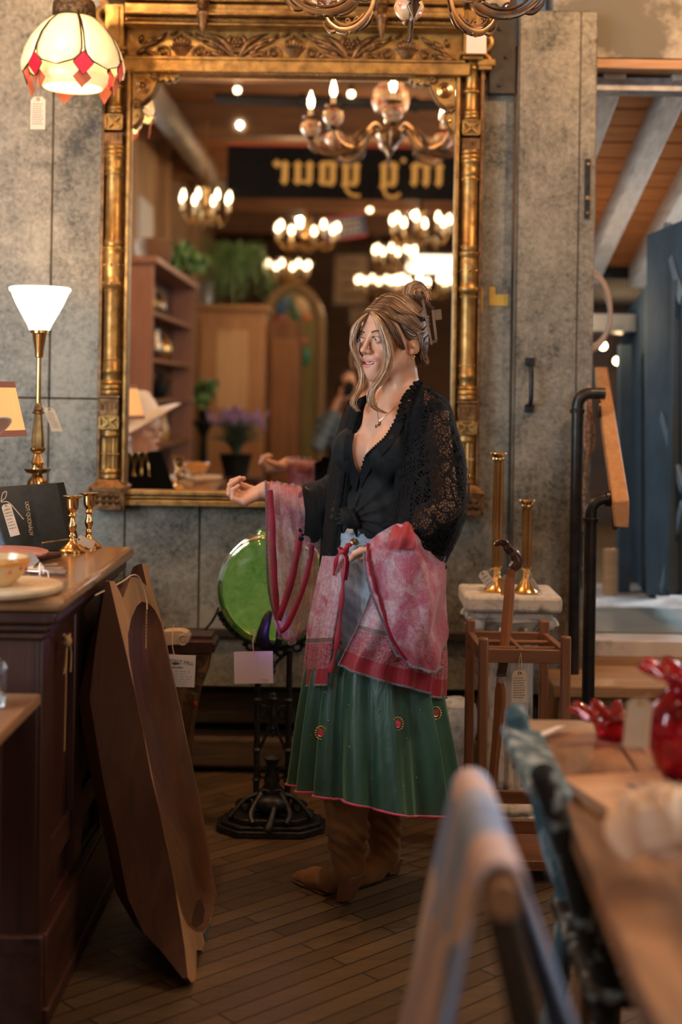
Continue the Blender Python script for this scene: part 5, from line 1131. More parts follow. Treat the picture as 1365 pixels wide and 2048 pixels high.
# coiled rope and looped cable
ROPE = M('spotted_rope', (.62,.45,.36), (.20,.10,.07), rough=.9, scale=90)
m = MB(); dr = 4.79
m.tube(bez([P(1176,775,dr), P(1173,830,dr), P(1171,880,dr), P(1176,905,dr), P(1186,898,dr), P(1189,870,dr), P(1184,835,dr), P(1180,800,dr), P(1177,775,dr)], 40), .0055, 7)
m.tube(bez([P(1178,775,dr-.01), P(1180,850,dr-.01), P(1176,910,dr-.01), P(1170,960,dr-.01), P(1169,1010,dr-.01), P(1172,1062,dr-.01)], 30), .0055, 7); m.tube(bez([P(1181,772,dr), P(1178,820,dr), P(1176,900,dr)], 12), .0055, 7)
tag(m.build('rope_hank', ROPE), 'hank of speckled rope hanging at the edge of the sheet metal door', 'rope')
m = MB(); dc = 5.3
for (cx_, cy_, rx_, ry_, dd) in ((1172,625,50,78,0),(1168,630,52,66,.03),(1176,622,47,82,.05)): m.tube([P(cx_+rx_*cos(2*PI*i/40), cy_+ry_*sin(2*PI*i/40), dc+dd) for i in range(40)], .0065, 7, closed=True)
m.tube([P(1168,549,dc), P(1168,549,dc)+V(0,0,.45)], .006, 6)
tag(m.build('cable_coil', M('pale_cable', (.62,.50,.42), rough=.5)), 'coil of pale cable hanging in the doorway above the handrail', 'cable')
# =================== BEYOND THE OPENING: BLUE WOODWORK ===================
BLUEW = M('blue_painted_wood', (.085,.12,.145), (.055,.085,.11), spec=.15, rough=.85, scale=4); BLUEL = M('light_blue_edge', (.15,.22,.27), rough=.6)
t = thing('blue_door', 'open dark blue panelled door with a lit glass slit, beyond the handrail', 'door', P(1290,1190,6.2))
def quadslab(pts, th, nm, mat, par, bev=.004):
    a = [P(*p) for p in pts]; nn = (a[1]-a[0]).cross(a[3]-a[0]).normalized()*th; m = MB(); m.add(a+[v-nn for v in a], [(0,1,2,3),(7,6,5,4),(0,4,5,1),(1,5,6,2),(2,6,7,3),(3,7,4,0)]); return m.build(nm, mat, par, bevel=bev)
quadslab([(1262,640,7.2),(1322,560,5.9),(1322,1190,5.9),(1262,1190,7.2)], .05, 'leaf', BLUEW, t)
quadslab([(1290,800,6.45),(1302,790,6.25),(1300,950,6.25),(1288,955,6.45)], .01, 'glass_slit', M('slit_glass', (.25,.25,.15), (.05,.06,.05), rough=.2, scale=20), t)
quadslab([(1268,1000,7.0),(1312,1010,6.1),(1312,1170,6.1),(1268,1160,7.0)], .012, 'lower_panel', BLUEL, t)
MB().tube(bez([P(1271,700,6.8), P(1267,715,6.75), P(1271,735,6.8)], 6), .008, 6).build('latch', IRON, t)
t = thing('blue_partition', 'dark blue timber partition with diagonal braces at the right edge', 'partition', P(1345,1190,5.5))
quadslab([(1322,470,5.7),(1420,430,5.0),(1420,1190,5.0),(1322,1190,5.7)], .06, 'boards', BLUEW, t)
for (a, b, w_, dp, nm) in (((1328,480,5.6),(1325,1190,5.6),.05,.07,'post'),((1360,560,5.2),(1346,1180,5.2),.05,.07,'post'),((1335,455,5.5),(1370,600,5.1),.035,.05,'brace'),((1330,830,5.4),(1372,980,5.1),.035,.05,'brace'),((1330,1180,5.4),(1372,1010,5.1),.035,.05,'brace')):
    MB().bar(P(*a), P(*b), w_, dp, up=(0,1,0)).build(nm, BLUEL if nm == 'brace' else BLUEW, t, bevel=.003)
t = thing('loft_cabinet', 'grey steel duct box hanging in the doorway behind the cable coil', 'duct', P(1215,668,6.4))
a, b = P(1150,628,6.4), P(1268,664,6.4); MB().box(((a.x+b.x)/2, 6.5, (a.z+b.z)/2), (b.x-a.x, .3, a.z-b.z)).build('box', M('duct_grey', (.30,.32,.33), rough=.4, metal=.4), t); 
t['category'] = 'duct'
m = MB(); a, b = P(1208,1098,6.0), P(1234,1190,6.0); m.box(((a.x+b.x)/2, 6.0, (a.z+b.z)/2), (b.x-a.x, .03, a.z-b.z)); tag(m.build('leaning_board', STEPW), 'short pine board standing on the landing behind the near pipe post', 'board')
MB()
dk = thing('blue_post', 'dark blue post standing on the landing left of the blue door', 'post', P(1250,1190,6.1)); MB().bar(P(1250,690,6.1), P(1247,1190,6.1), .05, .06, up=(0,1,0)).build('shaft', BLUEW, dk)
for i, (x, y, d_) in enumerate(((1178,608,5.6),(1207,692,8.6),(1176,733,8.2),(1235,722,8.9))):
    p = P(x, y, d_); t = thing('bare_bulb', ('lit bulb glowing at the door edge inside the cable coil', 'small lit bulb right of the door edge below the cable coil', 'lit bulb at the door edge above the handrail', 'dim lit bulb deep in the loft right of the handrail top')[i], 'light bulb', p, group='bulbs in the loft')
    MB().ball(p, (.016,.016,.026) if i == 0 else .022, 12, 8).build('bulb', BULB, t); MB().tube([p+V(0,0,.02), p+V(0,0,.75)], .004, 5).build('cord', DARK, t)
point('loft_bulb', P(1185,640,6.0), 4, WARM, .02); point('loft_bulb', P(1240,720,8.4), 12, WARM, .02)
# white runner and grey sheet on the landing
a = on(1190,1216,.508); b = on(1400,1268,.508); m = MB(); m.box(((a.x+b.x)/2+.25, (a.y+b.y)/2, .509), (b.x-a.x+1.2, abs(a.y-b.y), .006)); tag(m.build('grey_sheet', M('grey_sheet_mat', (.20,.24,.24), (.27,.31,.30), rough=.6, scale=4)), 'flat grey sheet lying on the white landing', 'sheet')
# =================== FOREGROUND: TABLE, CHAIRS AND WHAT LIES ON THEM ===================
ZT = .72; e1 = on(1052,1437,ZT); e2 = on(1312,2048,ZT)
TBL = M('reclaimed_board', (.36,.20,.105), (.13,.07,.038), rough=.42, scale=3.4, stretch=(5,.9,1), dist=.8, bump=.25, lo=.38, hi=.66)
TBL2 = M('reclaimed_board_pale', (.42,.28,.17), (.17,.11,.07), rough=.45, scale=3.0, stretch=(.8,4,1), dist=.8, bump=.25)
t = thing('plank_table', 'long reclaimed plank table in the lower right foreground', 'table', ((e1.x+1.2)/2+.0, 1.9, 0))
xe = e1.x
ang_ = (e2.x-e1.x)/(e2.y-e1.y)
def ex(y): return e1.x+(y-e1.y)*ang_
bord = [(0,.16),(.165,.18),(.35,.2),(.555,.2),(.76,.15)]
for i, (o_, w_) in enumerate(bord):
    m = MB(); y0, y1 = .45, e1.y-.19; z0 = ZT-.04
    vs = [(ex(y0)+o_, y0, z0), (ex(y0)+o_+w_, y0, z0), (ex(y1)+o_+w_, y1, z0), (ex(y1)+o_, y1, z0)]; vs += [(x, y, ZT) for x, y, z in vs]
    m.add(vs, [(3,2,1,0),(4,5,6,7),(0,1,5,4),(1,2,6,5),(2,3,7,6),(3,0,4,7)]); m.build('plank', TBL, t, bevel=.004)
m = MB(); m.box((xe+.455, e1.y-.095, ZT-.02), (.92, .18, .04)); m.build('breadboard_end', TBL2, t, bevel=.005)
m = MB(); m.box((xe+.45, 1.6, ZT-.09), (.74, 2.1, .09)); m.build('apron', TBL, t)
for sx in (xe+.12, xe+.8):
    for y in (.6, e1.y-.2): MB().box((sx, y, (ZT-.04)/2), (.08, .08, ZT-.04)).build('leg', TBL, t, bevel=.006)
# chippy paint chair
CHIP = M('chipped_blue_paint', (.055,.11,.135), (.28,.36,.38), rough=.6, scale=22, lo=.50, hi=.56, bump=.4, stretch=(1,1,.35)); CHIPD = M('chipped_dark_paint', (.018,.016,.014), (.22,.27,.28), rough=.6, scale=30, lo=.56, hi=.6, bump=.4)
t = thing('painted_chair', 'old chair with chipped blue and black paint pulled up to the plank table', 'chair', (.52, 2.35, 0))
f0, n0 = P(1036,1442,2.50), P(1092,1562,2.14)      # tops of far and near back posts
fb, nb2 = V(f0.x+.10, 2.52, .44), V(n0.x+.105, 2.16, .44)
for (a, b, nm) in ((f0, fb, 'back_post'), (n0, nb2, 'back_post')):
    m = MB(); m.tube(bez([a+V(-.004,0,.012), a, a.lerp(b,.35)+V(.004,0,0), a.lerp(b,.7), b, V(b.x-.03, b.y, .2), V(b.x-.07, b.y, 0)], 26), [.012,.019,.021,.022,.021]+[.020]*22, 10); m.build(nm, CHIPD if a is n0 else CHIP, t)
m = MB(); m.bar(f0.lerp(fb,.06)+V(0,0,-.0), n0.lerp(nb2,.06), .022, .075, up=(1,0,-.2)); 
m.build('top_rail', CHIP, t, bevel=.006)
for q in (.20,.36,.52,.68,.84):
    a, b = f0.lerp(n0, q)+V(.006,0,-.05), fb.lerp(nb2, q)+V(0,0,.02); m = MB(); m.bar(a, b, .03, .012, up=(1,0,0)); m.build('slat', CHIP, t, bevel=.003)
m = MB(); m.box((.60, 2.33, .445), (.42, .42, .03)); m.build('seat', CHIPD, t, bevel=.01)
for x, y in ((.77,2.16),(.77,2.50)): MB().tube([(x,y,.43),(x+.02,y,0)], .018, 8).build('leg', CHIPD, t)
for y in (2.16, 2.50): MB().tube([(.38,y,.2),(.78,y,.2)], .011, 8).build('stretcher', CHIPD, t)
# chair in front with the throw
DCH = wood('dark_chair', (.05,.035,.025), (.02,.015,.012), rough=.35, axis=2, coat=.2)
n1, f1 = P(1008,1800,1.43), P(962,1640,1.78)
t = thing('throw_chair', 'dark wooden chair in the near foreground with a throw over its back', 'chair', (.30, 1.6, 0))
m = MB(); m.tube([n1+V(.0,-.005,0), f1+V(0,.03,0)], .019, 16); m.build('top_rail', wood('rail_end', (.30,.17,.09), (.18,.10,.05), axis=1), t)
for p in (n1+V(0,.02,-.01), f1):
    b = V(p.x+.09, p.y+.0, .44); MB().bar(p, b, .034, .026, up=(0,1,0)).build('back_post', DCH, t, bevel=.006); MB().bar(b, V(b.x-.02, b.y, 0), .034, .03, up=(0,1,0)).build('leg', DCH, t, bevel=.004)
for k in range(3): q = (k+1)/4; a = n1.lerp(f1, q); MB().bar(a, V(a.x+.09, a.y, .45), .022, .012, up=(0,1,0)).build('spindle', DCH, t)
m = MB(); m.box((.37, 1.60, .445), (.38, .42, .03)); m.build('seat', DCH, t, bevel=.01)
for y in (1.43, 1.78): MB().tube([(.53,y,.43),(.54,y,0)], .018, 8).build('leg', DCH, t)
def throw_mat():
    m, nt, bs, out = nodes('patchwork_throw'); uv = uvn(nt); mp = N(nt, 'ShaderNodeMapping'); mp.inputs['Scale'].default_value = (2.6,1.9,1); mp.inputs['Rotation'].default_value = (0,0,.12); nt.links.new(uv, mp.inputs[0])
    v = N(nt, 'ShaderNodeTexVoronoi', distance='CHEBYCHEV'); v.inputs['Scale'].default_value = 1.6; v.inputs['Randomness'].default_value = .7; nt.links.new(mp.outputs[0], v.inputs[0])
    sp = N(nt, 'ShaderNodeSeparateXYZ'); nt.links.new(v.outputs['Color'], sp.inputs[0])
    c = ramp(nt, sp.outputs[0], [(0,(.62,.52,.57)),(.22,(.25,.37,.64)),(.42,(.58,.52,.61)),(.60,(.20,.30,.33)),(.70,(.72,.58,.50)),(.84,(.36,.47,.74))], 'CONSTANT')
    n = noise(nt, coords(nt, (1,1,1)), 8, 4); nt.links.new(mixc(nt, .3, c, ramp(nt, n, [(.35,(.6,.6,.6)),(.65,(1,1,1))]), 'MULTIPLY'), bs.inputs['Base Color']); bs.inputs['Roughness'].default_value = .95; addbump(nt, bs, noise(nt, coords(nt), 400, 2), .3, .001); return m
rz = f1.z+.022; 
def thr(u, v):     # u along the rail (near..far), v across: 0 = hem at left, .5 = over the rail, 1 = hem at right
    a = (n1+V(0,.03,0)).lerp(f1+V(0,.14,.0), u); s_ = (v-.5)*2
    rr = .026; L_ = abs(s_)*.62; 
    if abs(s_) < .08: an = s_/.08*PI/2; return a+V(rr*sin(an), 0, rr*cos(an)+.002)
    h_ = (abs(s_)-.08)/.92*.60; fl_ = .012*sin(u*17+s_*3)*min(1, h_*5)
    if s_ < 0: return a+V(-rr-.19*h_-.05*h_*h_+fl_, -.10*h_*(1-u*1.2), -h_)
    return a+V(rr+.30*h_+fl_*1.0, -.05*h_*(1-u), -h_*.95)
m = MB(); m.grid(thr, 50, 80); o = m.build('patchwork_throw', throw_mat(), solid=.006, auto=180)
me = o.data; uv = me.uv_layers.new(name='UVMap'); li = np.zeros(len(me.loops), int); me.loops.foreach_get('vertex_index', li); uv.data.foreach_set('uv', np.stack([(li % 50)/49., (li//50)/79.*2.2], 1).astype(np.float32).ravel())
tag(o, 'pastel pink, blue and cream patchwork throw draped over the near dark chair', 'throw')
# cranberry glass
CRAN = M('cranberry_glass', (.62,.015,.05), rough=.04, trans=.9, coat=.4, ior=1.4); 
def ruffle(t, o, prof, n, amp, nm='vase_body', seg=120):
    m = MB(); vs = []; N_ = len(prof)
    for j, (r, z, a_) in enumerate(prof):
        for i in range(seg): th = 2*PI*i/seg; rr = r*(1+a_*.13*sin(n*th)); vs.append((o.x+rr*cos(th), o.y+rr*sin(th), o.z+z+a_*amp*sin(n*th+.6)))
    m.add(vs, [(j*seg+i, j*seg+(i+1)%seg, (j+1)*seg+(i+1)%seg, (j+1)*seg+i) for j in range(N_-1) for i in range(seg)]); return m.build(nm, CRAN, t, solid=.003, auto=180)
vc = on(1375,1560,ZT); dv = vc.y; kv = dv/F
t = thing('cranberry_vase', 'round cranberry red glass vase with a ruffled rim at the right edge of the table', 'vase', (vc.x, vc.y, ZT+.001))
o = V(vc.x, vc.y, ZT+.001)
ruffle(t, o, [(.001,.004,0),(.035,.002,0),(.055,.02,0),(.068,.06,0),(.072,.10,0),(.066,.125,0),(.048,.148,0),(.036,.160,0),(.034,.166,0),(.042,.176,.3),(.060,.188,.8),(.074,.194,1.2),(.078,.190,1.3)], 11, .006)
t = thing('ruffled_glass_dish', 'small ruffled cranberry and clear glass dish beside the red vase', 'dish', (0,0,0)); oc = on(1225,1478,ZT); o = V(oc.x, oc.y, ZT+.001); t.location = o
ruffle(t, o, [(.001,.003,0),(.030,.002,0),(.032,.015,0),(.038,.030,.1),(.052,.040,.5),(.066,.048,1.1),(.074,.050,1.5)], 11, .006, 'dish_body')
price_tag('tan tag with a metal eyelet hanging from the neck of the red vase', P(1277,1446,2.30), (1,0,-.04), (.1,.1,1), .044, .082, hang=P(1300,1385,2.42), lines=0, seed=30)
m = MB(); a = on(1062,1478,ZT+.012); b = on(1124,1452,ZT+.012); m.bar(a, b, .022, .0015, up=(0,0,1) if 0 else (.0,.3,1)); tag(m.build('white_tag', bpy.data.materials['white_tag'], smooth=False), 'narrow white tag lying on the far left corner of the plank table', 'price tag')
# book
BKM = M('tan_book_cover', (.62,.40,.24), (.52,.31,.18), rough=.6, scale=6); PG = M('book_pages', (.60,.52,.42), rough=.8)
c = [on(1120,1553,ZT+.02), on(1322,1541,ZT+.02), on(1345,1600,ZT+.02), on(1240,1632,ZT+.02)]
t = thing('tan_book', 'thin tan book with a small printed emblem on the cover, lying on the plank table', 'book', ((c[0]+c[2])/2).to_tuple()[:2]+(ZT+.001,))
def slab(cs, z0, z1, nm, mat, par): m = MB(); vs = [(p.x,p.y,z0) for p in cs]+[(p.x,p.y,z1) for p in cs]; m.add(vs, [(0,1,2,3),(7,6,5,4),(0,4,5,1),(1,5,6,2),(2,6,7,3),(3,7,4,0)]); return m.build(nm, mat, par, bevel=.001)
slab(c, ZT+.003, ZT+.008, 'lower_cover', BKM, t); cc = (c[0]+c[1]+c[2]+c[3])/4; slab([p.lerp(cc,.03) for p in c], ZT+.008, ZT+.017, 'pages', PG, t); slab(c, ZT+.017, ZT+.020, 'upper_cover', BKM, t)
m = MB()
for k in range(9): p = on(1262+k*9,1570+5*sin(k*1.3),ZT+.0205); m.ball(p, (.010,.008,.0008), 10, 4)
m.build('cover_emblem', M('emblem_ink', (.20,.16,.15), rough=.8), t); MB().ball(on(1294,1571,ZT+.0215), (.010,.006,.001), 10, 4).build('emblem_red', M('emblem_red_ink', (.5,.10,.08), rough=.8), t)
c = [on(1165,1600,ZT+.006), on(1262,1612,ZT+.006), on(1258,1632,ZT+.006), on(1195,1622,ZT+.006)]; m = MB(); vs = [(p.x,p.y,ZT+.0008) for p in c]+[(p.x,p.y,ZT+.0024) for p in c]; m.add(vs, [(0,1,2,3),(7,6,5,4),(0,4,5,1),(1,5,6,2),(2,6,7,3),(3,7,4,0)]); tag(m.build('loose_paper', PG, smooth=False), 'small cream paper slip under the near corner of the tan book', 'paper')
# paper flower
PET = M('cream_petal', (.78,.62,.48), (.84,.72,.60), rough=.85, scale=12, sss=.0)
fc = on(1345,1800,ZT)+V(.0,.04,.066); t = thing('paper_flower', 'large cream paper flower lying on the near end of the plank table', 'flower', (fc.x, fc.y, ZT+.001)); rd = random.Random(5)
for k in range(34):
    a = k*2.39996; ring_ = k/34; el = R(10+75*(1-ring_)) if 1 else 0; e = V(cos(a)*cos(el), sin(a)*cos(el), sin(el)*1.0); r0 = .062+.034*ring_
    q = V(0,0,1).rotation_difference(e).to_matrix(); m = MB()
    def pf(u, v, q=q, e=e, r0=r0): x = (u-.5)*.056*(1-.4*v*v); y = (v-.25)*.060; return fc+e*(r0*.62+.012*sin(PI*v))+q@V(x, y, .010*(2*u-1)**2+.008*v*v+.004*sin(u*14+k)*v)
    m.grid(pf, 8, 7); m.build('petal', PET, t, solid=.001, auto=180)
MB().ball(fc, (.035,.035,.028), 12, 8).build('flower_heart', PET, t)
# basket edge and tag at the foot of the umbrella stand
t = thing('plaster_ornament', 'rounded grey plaster ornament on the floor behind the green skirt hem', 'ornament', (P(915,1640,4.4).x, 4.45, 0))
m = MB(); c = P(912,1450,4.5); m.lathe([(.06,0),(.07,.03),(.05,.06),(.045,.2),(.06,.24),(.075,.30),(.06,.36),(.03,.38)], (c.x,4.5,0), 24, flute=.08, nf=7); m.build('figure', STONE, t)
# =================== PEOPLE: implicit-surface bodies meshed with surface nets ===================
def surf_net(fn, lo, hi, h):
    lo = np.array(lo, float); n = np.ceil((np.array(hi)-lo)/h).astype(int)+1
    ax = [lo[i]+h*np.arange(n[i]) for i in range(3)]
    X, Y, Z = np.meshgrid(*ax, indexing='ij'); Vv = fn(X.astype(np.float32), Y.astype(np.float32), Z.astype(np.float32))
    S = Vv < 0; nx, ny, nz = n-1; cs = (nx, ny, nz)
    acc = np.zeros(cs+(3,), np.float32); cnt = np.zeros(cs, np.float32)
    idx = np.indices(cs).astype(np.float32)
    corner = [(a,b,c) for a in (0,1) for b in (0,1) for c in (0,1)]
    def sl(A, c): return A[c[0]:c[0]+nx, c[1]:c[1]+ny, c[2]:c[2]+nz]
    for c in corner:
        for d in range(3):
            if c[d] == 0:
                e = list(c); e[d] = 1; a, b = sl(Vv, c), sl(Vv, e); m = (a < 0) != (b < 0); t = np.where(m, a/np.where(m, a-b, 1), 0)
                for q in range(3): acc[..., q] += np.where(m, (c[q] + (t if q == d else 0)), 0)
                cnt += m
    act = cnt > 0; vid = -np.ones(cs, int); vid[act] = np.arange(act.sum())
    pos = (np.stack([i[act] for i in idx], 1) + acc[act]/cnt[act][:, None])*h + lo
    F_ = []
    for d in range(3):
        a = Vv[tuple(slice(0, -1) if q == d else slice(1, -1) for q in range(3))] < 0
        b = Vv[tuple(slice(1, None) if q == d else slice(1, -1) for q in range(3))] < 0
        m = a != b; I = np.argwhere(m)
        if len(I) == 0: continue
        I = I + np.array([0 if q == d else 1 for q in range(3)]); u, v = (d+1) % 3, (d+2) % 3
        def cell(du, dv):
            J = I.copy(); J[:, u] -= du; J[:, v] -= dv; return vid[J[:,0], J[:,1], J[:,2]]
        q = np.stack([cell(0,0), cell(1,0), cell(1,1), cell(0,1)], 1); fl = a[m]; q[~fl] = q[~fl][:, ::-1]; F_.append(q)
    return pos, np.concatenate(F_)
class Body:
    def __init__(s): s.p = []
    def cap(s, a, b, ra, rb, k=.012, neg=False): s.p.append(('c', np.array(a, np.float32), np.array(b, np.float32), ra, rb, k, neg)); return s
    def ell(s, c, r, rot=None, k=.012, neg=False):
        s.p.append(('e', np.array(c, np.float32), np.array(r, np.float32), (np.array(rot.transposed()) if rot is not None else np.eye(3)).astype(np.float32), 0, k, neg)); return s
    def fn(s, inflate=0):
        def f(X, Y, Z):
            D_ = np.full(X.shape, .3, np.float32); lo = np.array([X.min(), Y.min(), Z.min()]); hi = np.array([X.max(), Y.max(), Z.max()])
            for p in s.p:
                if p[0] == 'c':
                    _, a, b, ra, rb, k, neg = p; mn = np.minimum(a, b)-max(ra, rb); mx_ = np.maximum(a, b)+max(ra, rb)
                    if (mn > hi+.04).any() or (mx_ < lo-.04).any(): continue
                    ba = b-a; L = float(ba@ba)+1e-9; px, py, pz = X-a[0], Y-a[1], Z-a[2]
                    t = np.clip((px*ba[0]+py*ba[1]+pz*ba[2])/L, 0, 1); d = np.sqrt((px-t*ba[0])**2+(py-t*ba[1])**2+(pz-t*ba[2])**2)-(ra+(rb-ra)*t)
                else:
                    _, c, r, M_, _, k, neg = p; R_ = r.max()
                    if (c-R_ > hi+.04).any() or (c+R_ < lo-.04).any(): continue
                    px, py, pz = X-c[0], Y-c[1], Z-c[2]
                    q = [(M_[i,0]*px+M_[i,1]*py+M_[i,2]*pz) for i in range(3)]
                    k0 = np.sqrt((q[0]/r[0])**2+(q[1]/r[1])**2+(q[2]/r[2])**2); k1 = np.sqrt((q[0]/r[0]**2)**2+(q[1]/r[1]**2)**2+(q[2]/r[2]**2)**2)
                    d = k0*(k0-1)/np.maximum(k1, 1e-6)
                if neg: h = np.clip(.5-.5*(d+D_)/k, 0, 1); D_ = D_*(1-h)+(-d)*h+k*h*(1-h)
                else: h = np.clip(.5+.5*(D_-d)/k, 0, 1); D_ = D_*(1-h)+d*h-k*h*(1-h)
            return D_-inflate
        return f
def mesh_np(name, v, f, mat, parent, smooth=True, local=False):
    mb = MB(); mb.v = [tuple(map(float, q)) for q in v]; mb.f = [tuple(map(int, q)) for q in f]; return mb.build(name, mat, parent, smooth=smooth, auto=180, local=local)
def keep(v, f, mask):       # keep faces whose centroid passes
    f = f[mask[f].all(1)]; u = np.unique(f); mp = -np.ones(len(v), int); mp[u] = np.arange(len(u)); return v[u], mp[f]
def lap(v, f, n=2, lam=.5):
    e = np.concatenate([f[:, [0,1]], f[:, [1,2]], f[:, [2,3]], f[:, [3,0]]])
    for _ in range(n):
        s = np.zeros_like(v); c = np.zeros(len(v)); np.add.at(s, e[:,0], v[e[:,1]]); np.add.at(c, e[:,0], 1); np.add.at(s, e[:,1], v[e[:,0]]); np.add.at(c, e[:,1], 1)
        v = v+(s/np.maximum(c, 1)[:, None]-v)*lam
    return v
def head_prims(B, O, yaw_f, S=1.0, female=True, smile=True, openmouth=True):
    f = Vector((yaw_f[0], yaw_f[1], 0)).normalized(); L = Vector((-f.y, f.x, 0)); O = Vector(O)   # L = the head's left
    rt = Matrix((L, f, Vector((0,0,1)))).transposed()
    def q(x, y, z): return O+(L*x+f*y+Vector((0,0,1))*z)*S
    def E(c, r, k=.012, neg=False, rot=None): B.ell(q(*c), [t*S for t in r], rt @ rot if rot is not None else rt, k*S, neg)
    def C(a, b, ra, rb, k=.012, neg=False): B.cap(q(*a), q(*b), ra*S, rb*S, k*S, neg)
    E((0,-.014,.034), (.071,.091,.082)); E((0,.030,-.022), (.058,.052,.072), .03); E((0,.040,.045), (.055,.040,.045), .03)
    for s in (-1, 1):
        C((s*.050,-.004,-.052), (s*.012,.064,-.092), .017, .013, .028); E((s*.038,.059,-.027), (.021,.022,.019), .022); E((s*.045,.050,-.012), (.018,.018,.012), .02)
    E((0,.070,-.095), (.017,.015,.015), .02); C((-.028,.076,.019), (.028,.076,.019), .012, .012, .016)
    for s in (-1, 1): E((s*.031,.0985,.001), (.0165,.016,.0125), .012, True)
    C((0,.084,.012), (0,.104,-.0280), .0060, .0066, .011); E((0,.1075,-.0305), (.0080,.0088,.0075), .008)
    for s in (-1, 1): E((s*.0098,.0965,-.0340), (.0060,.0080,.0060), .007); E((s*.0055,.1005,-.0398), (.0028,.0042,.0022), .003, True)
    E((0,.080,-.066), (.030,.014,.024), .018)
    for s in (-1, 1):       # lips with raised corners
        C((s*.0285,.0735,-.0545), (s*.008,.0902,-.0620), .0022, .0034, .004); C((s*.0285,.0735,-.0545), (s*.012,.0868,-.0700), .0022, .0040, .004); C((s*.012,.0868,-.0700), (0,.0890,-.0730), .0040, .0044, .004)
    if openmouth: E((0,.0890,-.0655), (.0225,.016,.0027), .002, True); [E((s*.014,.083,-.0620), (.010,.015,.0022), .002, True) for s in (-1, 1)]
    for s in (-1, 1): E((s*.031,.0795,.0005), (.0140,.0140,.0130), .003)
    for s in (-1, 1): E((s*.031,.0935,-.0008), (.0118,.0075,.0027), .0012, True)
    for s in (-1, 1):       # ears
        E((s*.0745,-.014,-.008), (.0085,.020,.030), .004, rot=Matrix.Rotation(s*R(20), 3, 'Z')); E((s*.085,-.008,-.005), (.008,.011,.018), .004, True, rot=Matrix.Rotation(s*R(20), 3, 'Z')); E((s*.078,-.004,-.016), (.004,.006,.006), .004); E((s*.073,.000,-.033), (.005,.007,.008), .006)
    return q, rt
def skin_mat():
    m, nt, bs, out = nodes('skin'); cv = coords(nt); n = noise(nt, cv, 14, 4)
    c = ramp(nt, n, [(.3, (.56,.30,.19)), (.7, (.66,.38,.26))])
    at = N(nt, 'ShaderNodeAttribute', attribute_name='tint'); c2 = mixc(nt, at.outputs['Fac'], c, (.50,.135,.125)); nt.links.new(c2, bs.inputs['Base Color'])
    bs.inputs['Roughness'].default_value = .5; bs.inputs['Subsurface Weight'].default_value = .18; bs.inputs['Subsurface Radius'].default_value = (.010,.004,.002); bs.inputs['Subsurface Scale'].default_value = 1
    bs.inputs['Coat Weight'].default_value = .08; return m
SKIN = skin_mat()
W = lambda px, py, d=3.70: P(px, py, d)
woman = thing('person', 'woman with pinned up hair in a black lace kimono, sheer pink and green skirt and tan suede boots', 'person', (W(700,1790).x, 3.78, 0))
fT = Vector((-.64,-.77,0)); rT = Vector((-.77,.64,0))       # torso: facing, her right
rotT = Matrix((-rT, fT, Vector((0,0,1)))).transposed()
B = Body(); HO = W(784, 681, 3.70); fh = Vector((-.725,-.69,0))
hq, hrt = head_prims(B, HO, fh)
nb = W(806, 800, 3.73)
B.cap(hq(0,-.022,-.045), nb, .050, .052, .03); B.cap(hq(.03,.0,-.075), W(795,805,3.68), .016, .012, .02)     # neck and sternomastoid
ch_c = W(792, 880, 3.715)
B.ell(W(797,850,3.725), (.130,.085,.085), rotT, .04); B.ell(ch_c, (.126,.096,.12), rotT, .05); B.ell(W(768,985,3.715), (.118,.088,.13), rotT, .05); B.ell(W(750,1060,3.715), (.118,.09,.10), rotT, .05); B.ell(W(762,1155,3.715), (.155,.115,.12), rotT, .05)
for s in (-1, 1):
    c = W(776, 905, 3.70)+rT*s*.066+fT*.065; B.ell(c, (.058,.052,.06), rotT, .035)
    sh = W(797,820,3.73)+rT*s*.112; B.cap(nb+rT*s*.03, sh, .031, .032, .04)
    B.cap(W(793,814,3.69)+fT*.035+rT*s*.012, W(797,806,3.70)+fT*.012+rT*s*.10, .006, .005, .02)     # collar bones
shR = W(797,826,3.73)+rT*.118; shL = W(797,828,3.73)-rT*.122
elR = W(662,1018,3.98); wrR = W(532,981,4.08); elL = W(893,1012,3.57); wrL = W(770,1092,3.50)
B.cap(shR, elR, .041, .035, .02); B.cap(elR, elR.lerp(wrR,.35), .037, .036, .02); B.cap(elR.lerp(wrR,.35), wrR, .036, .0225, .02)
B.cap(shL, elL, .041, .035, .02); B.cap(elL, elL.lerp(wrL,.35), .037, .036, .02); B.cap(elL.lerp(wrL,.35), wrL, .036, .024, .02)
hipL, knL, anL = W(790,1190,3.66), W(735,1470,3.63), W(697,1722,3.69); hipR, knR, anR = W(738,1190,3.76), W(758,1460,3.80), W(772,1690,3.90)
for h_, k_, a_ in ((hipL,knL,anL),(hipR,knR,anR)):
    B.cap(h_, k_, .083, .052, .04); B.cap(k_, k_.lerp(a_,.35), .052, .054, .03); B.cap(k_.lerp(a_,.35), a_, .054, .036, .02)
def hand(B, wr, pd, pn, palm, fingers, thumb):       # wrist, palm direction, palm normal side axis; explicit finger joints
    for a, b, ra, rb in palm: B.cap(a, b, ra, rb, .012)
    for fg in fingers+[thumb]:
        for i in range(len(fg)-1): B.cap(fg[i][0], fg[i+1][0], fg[i][1], fg[i+1][1], .0035)
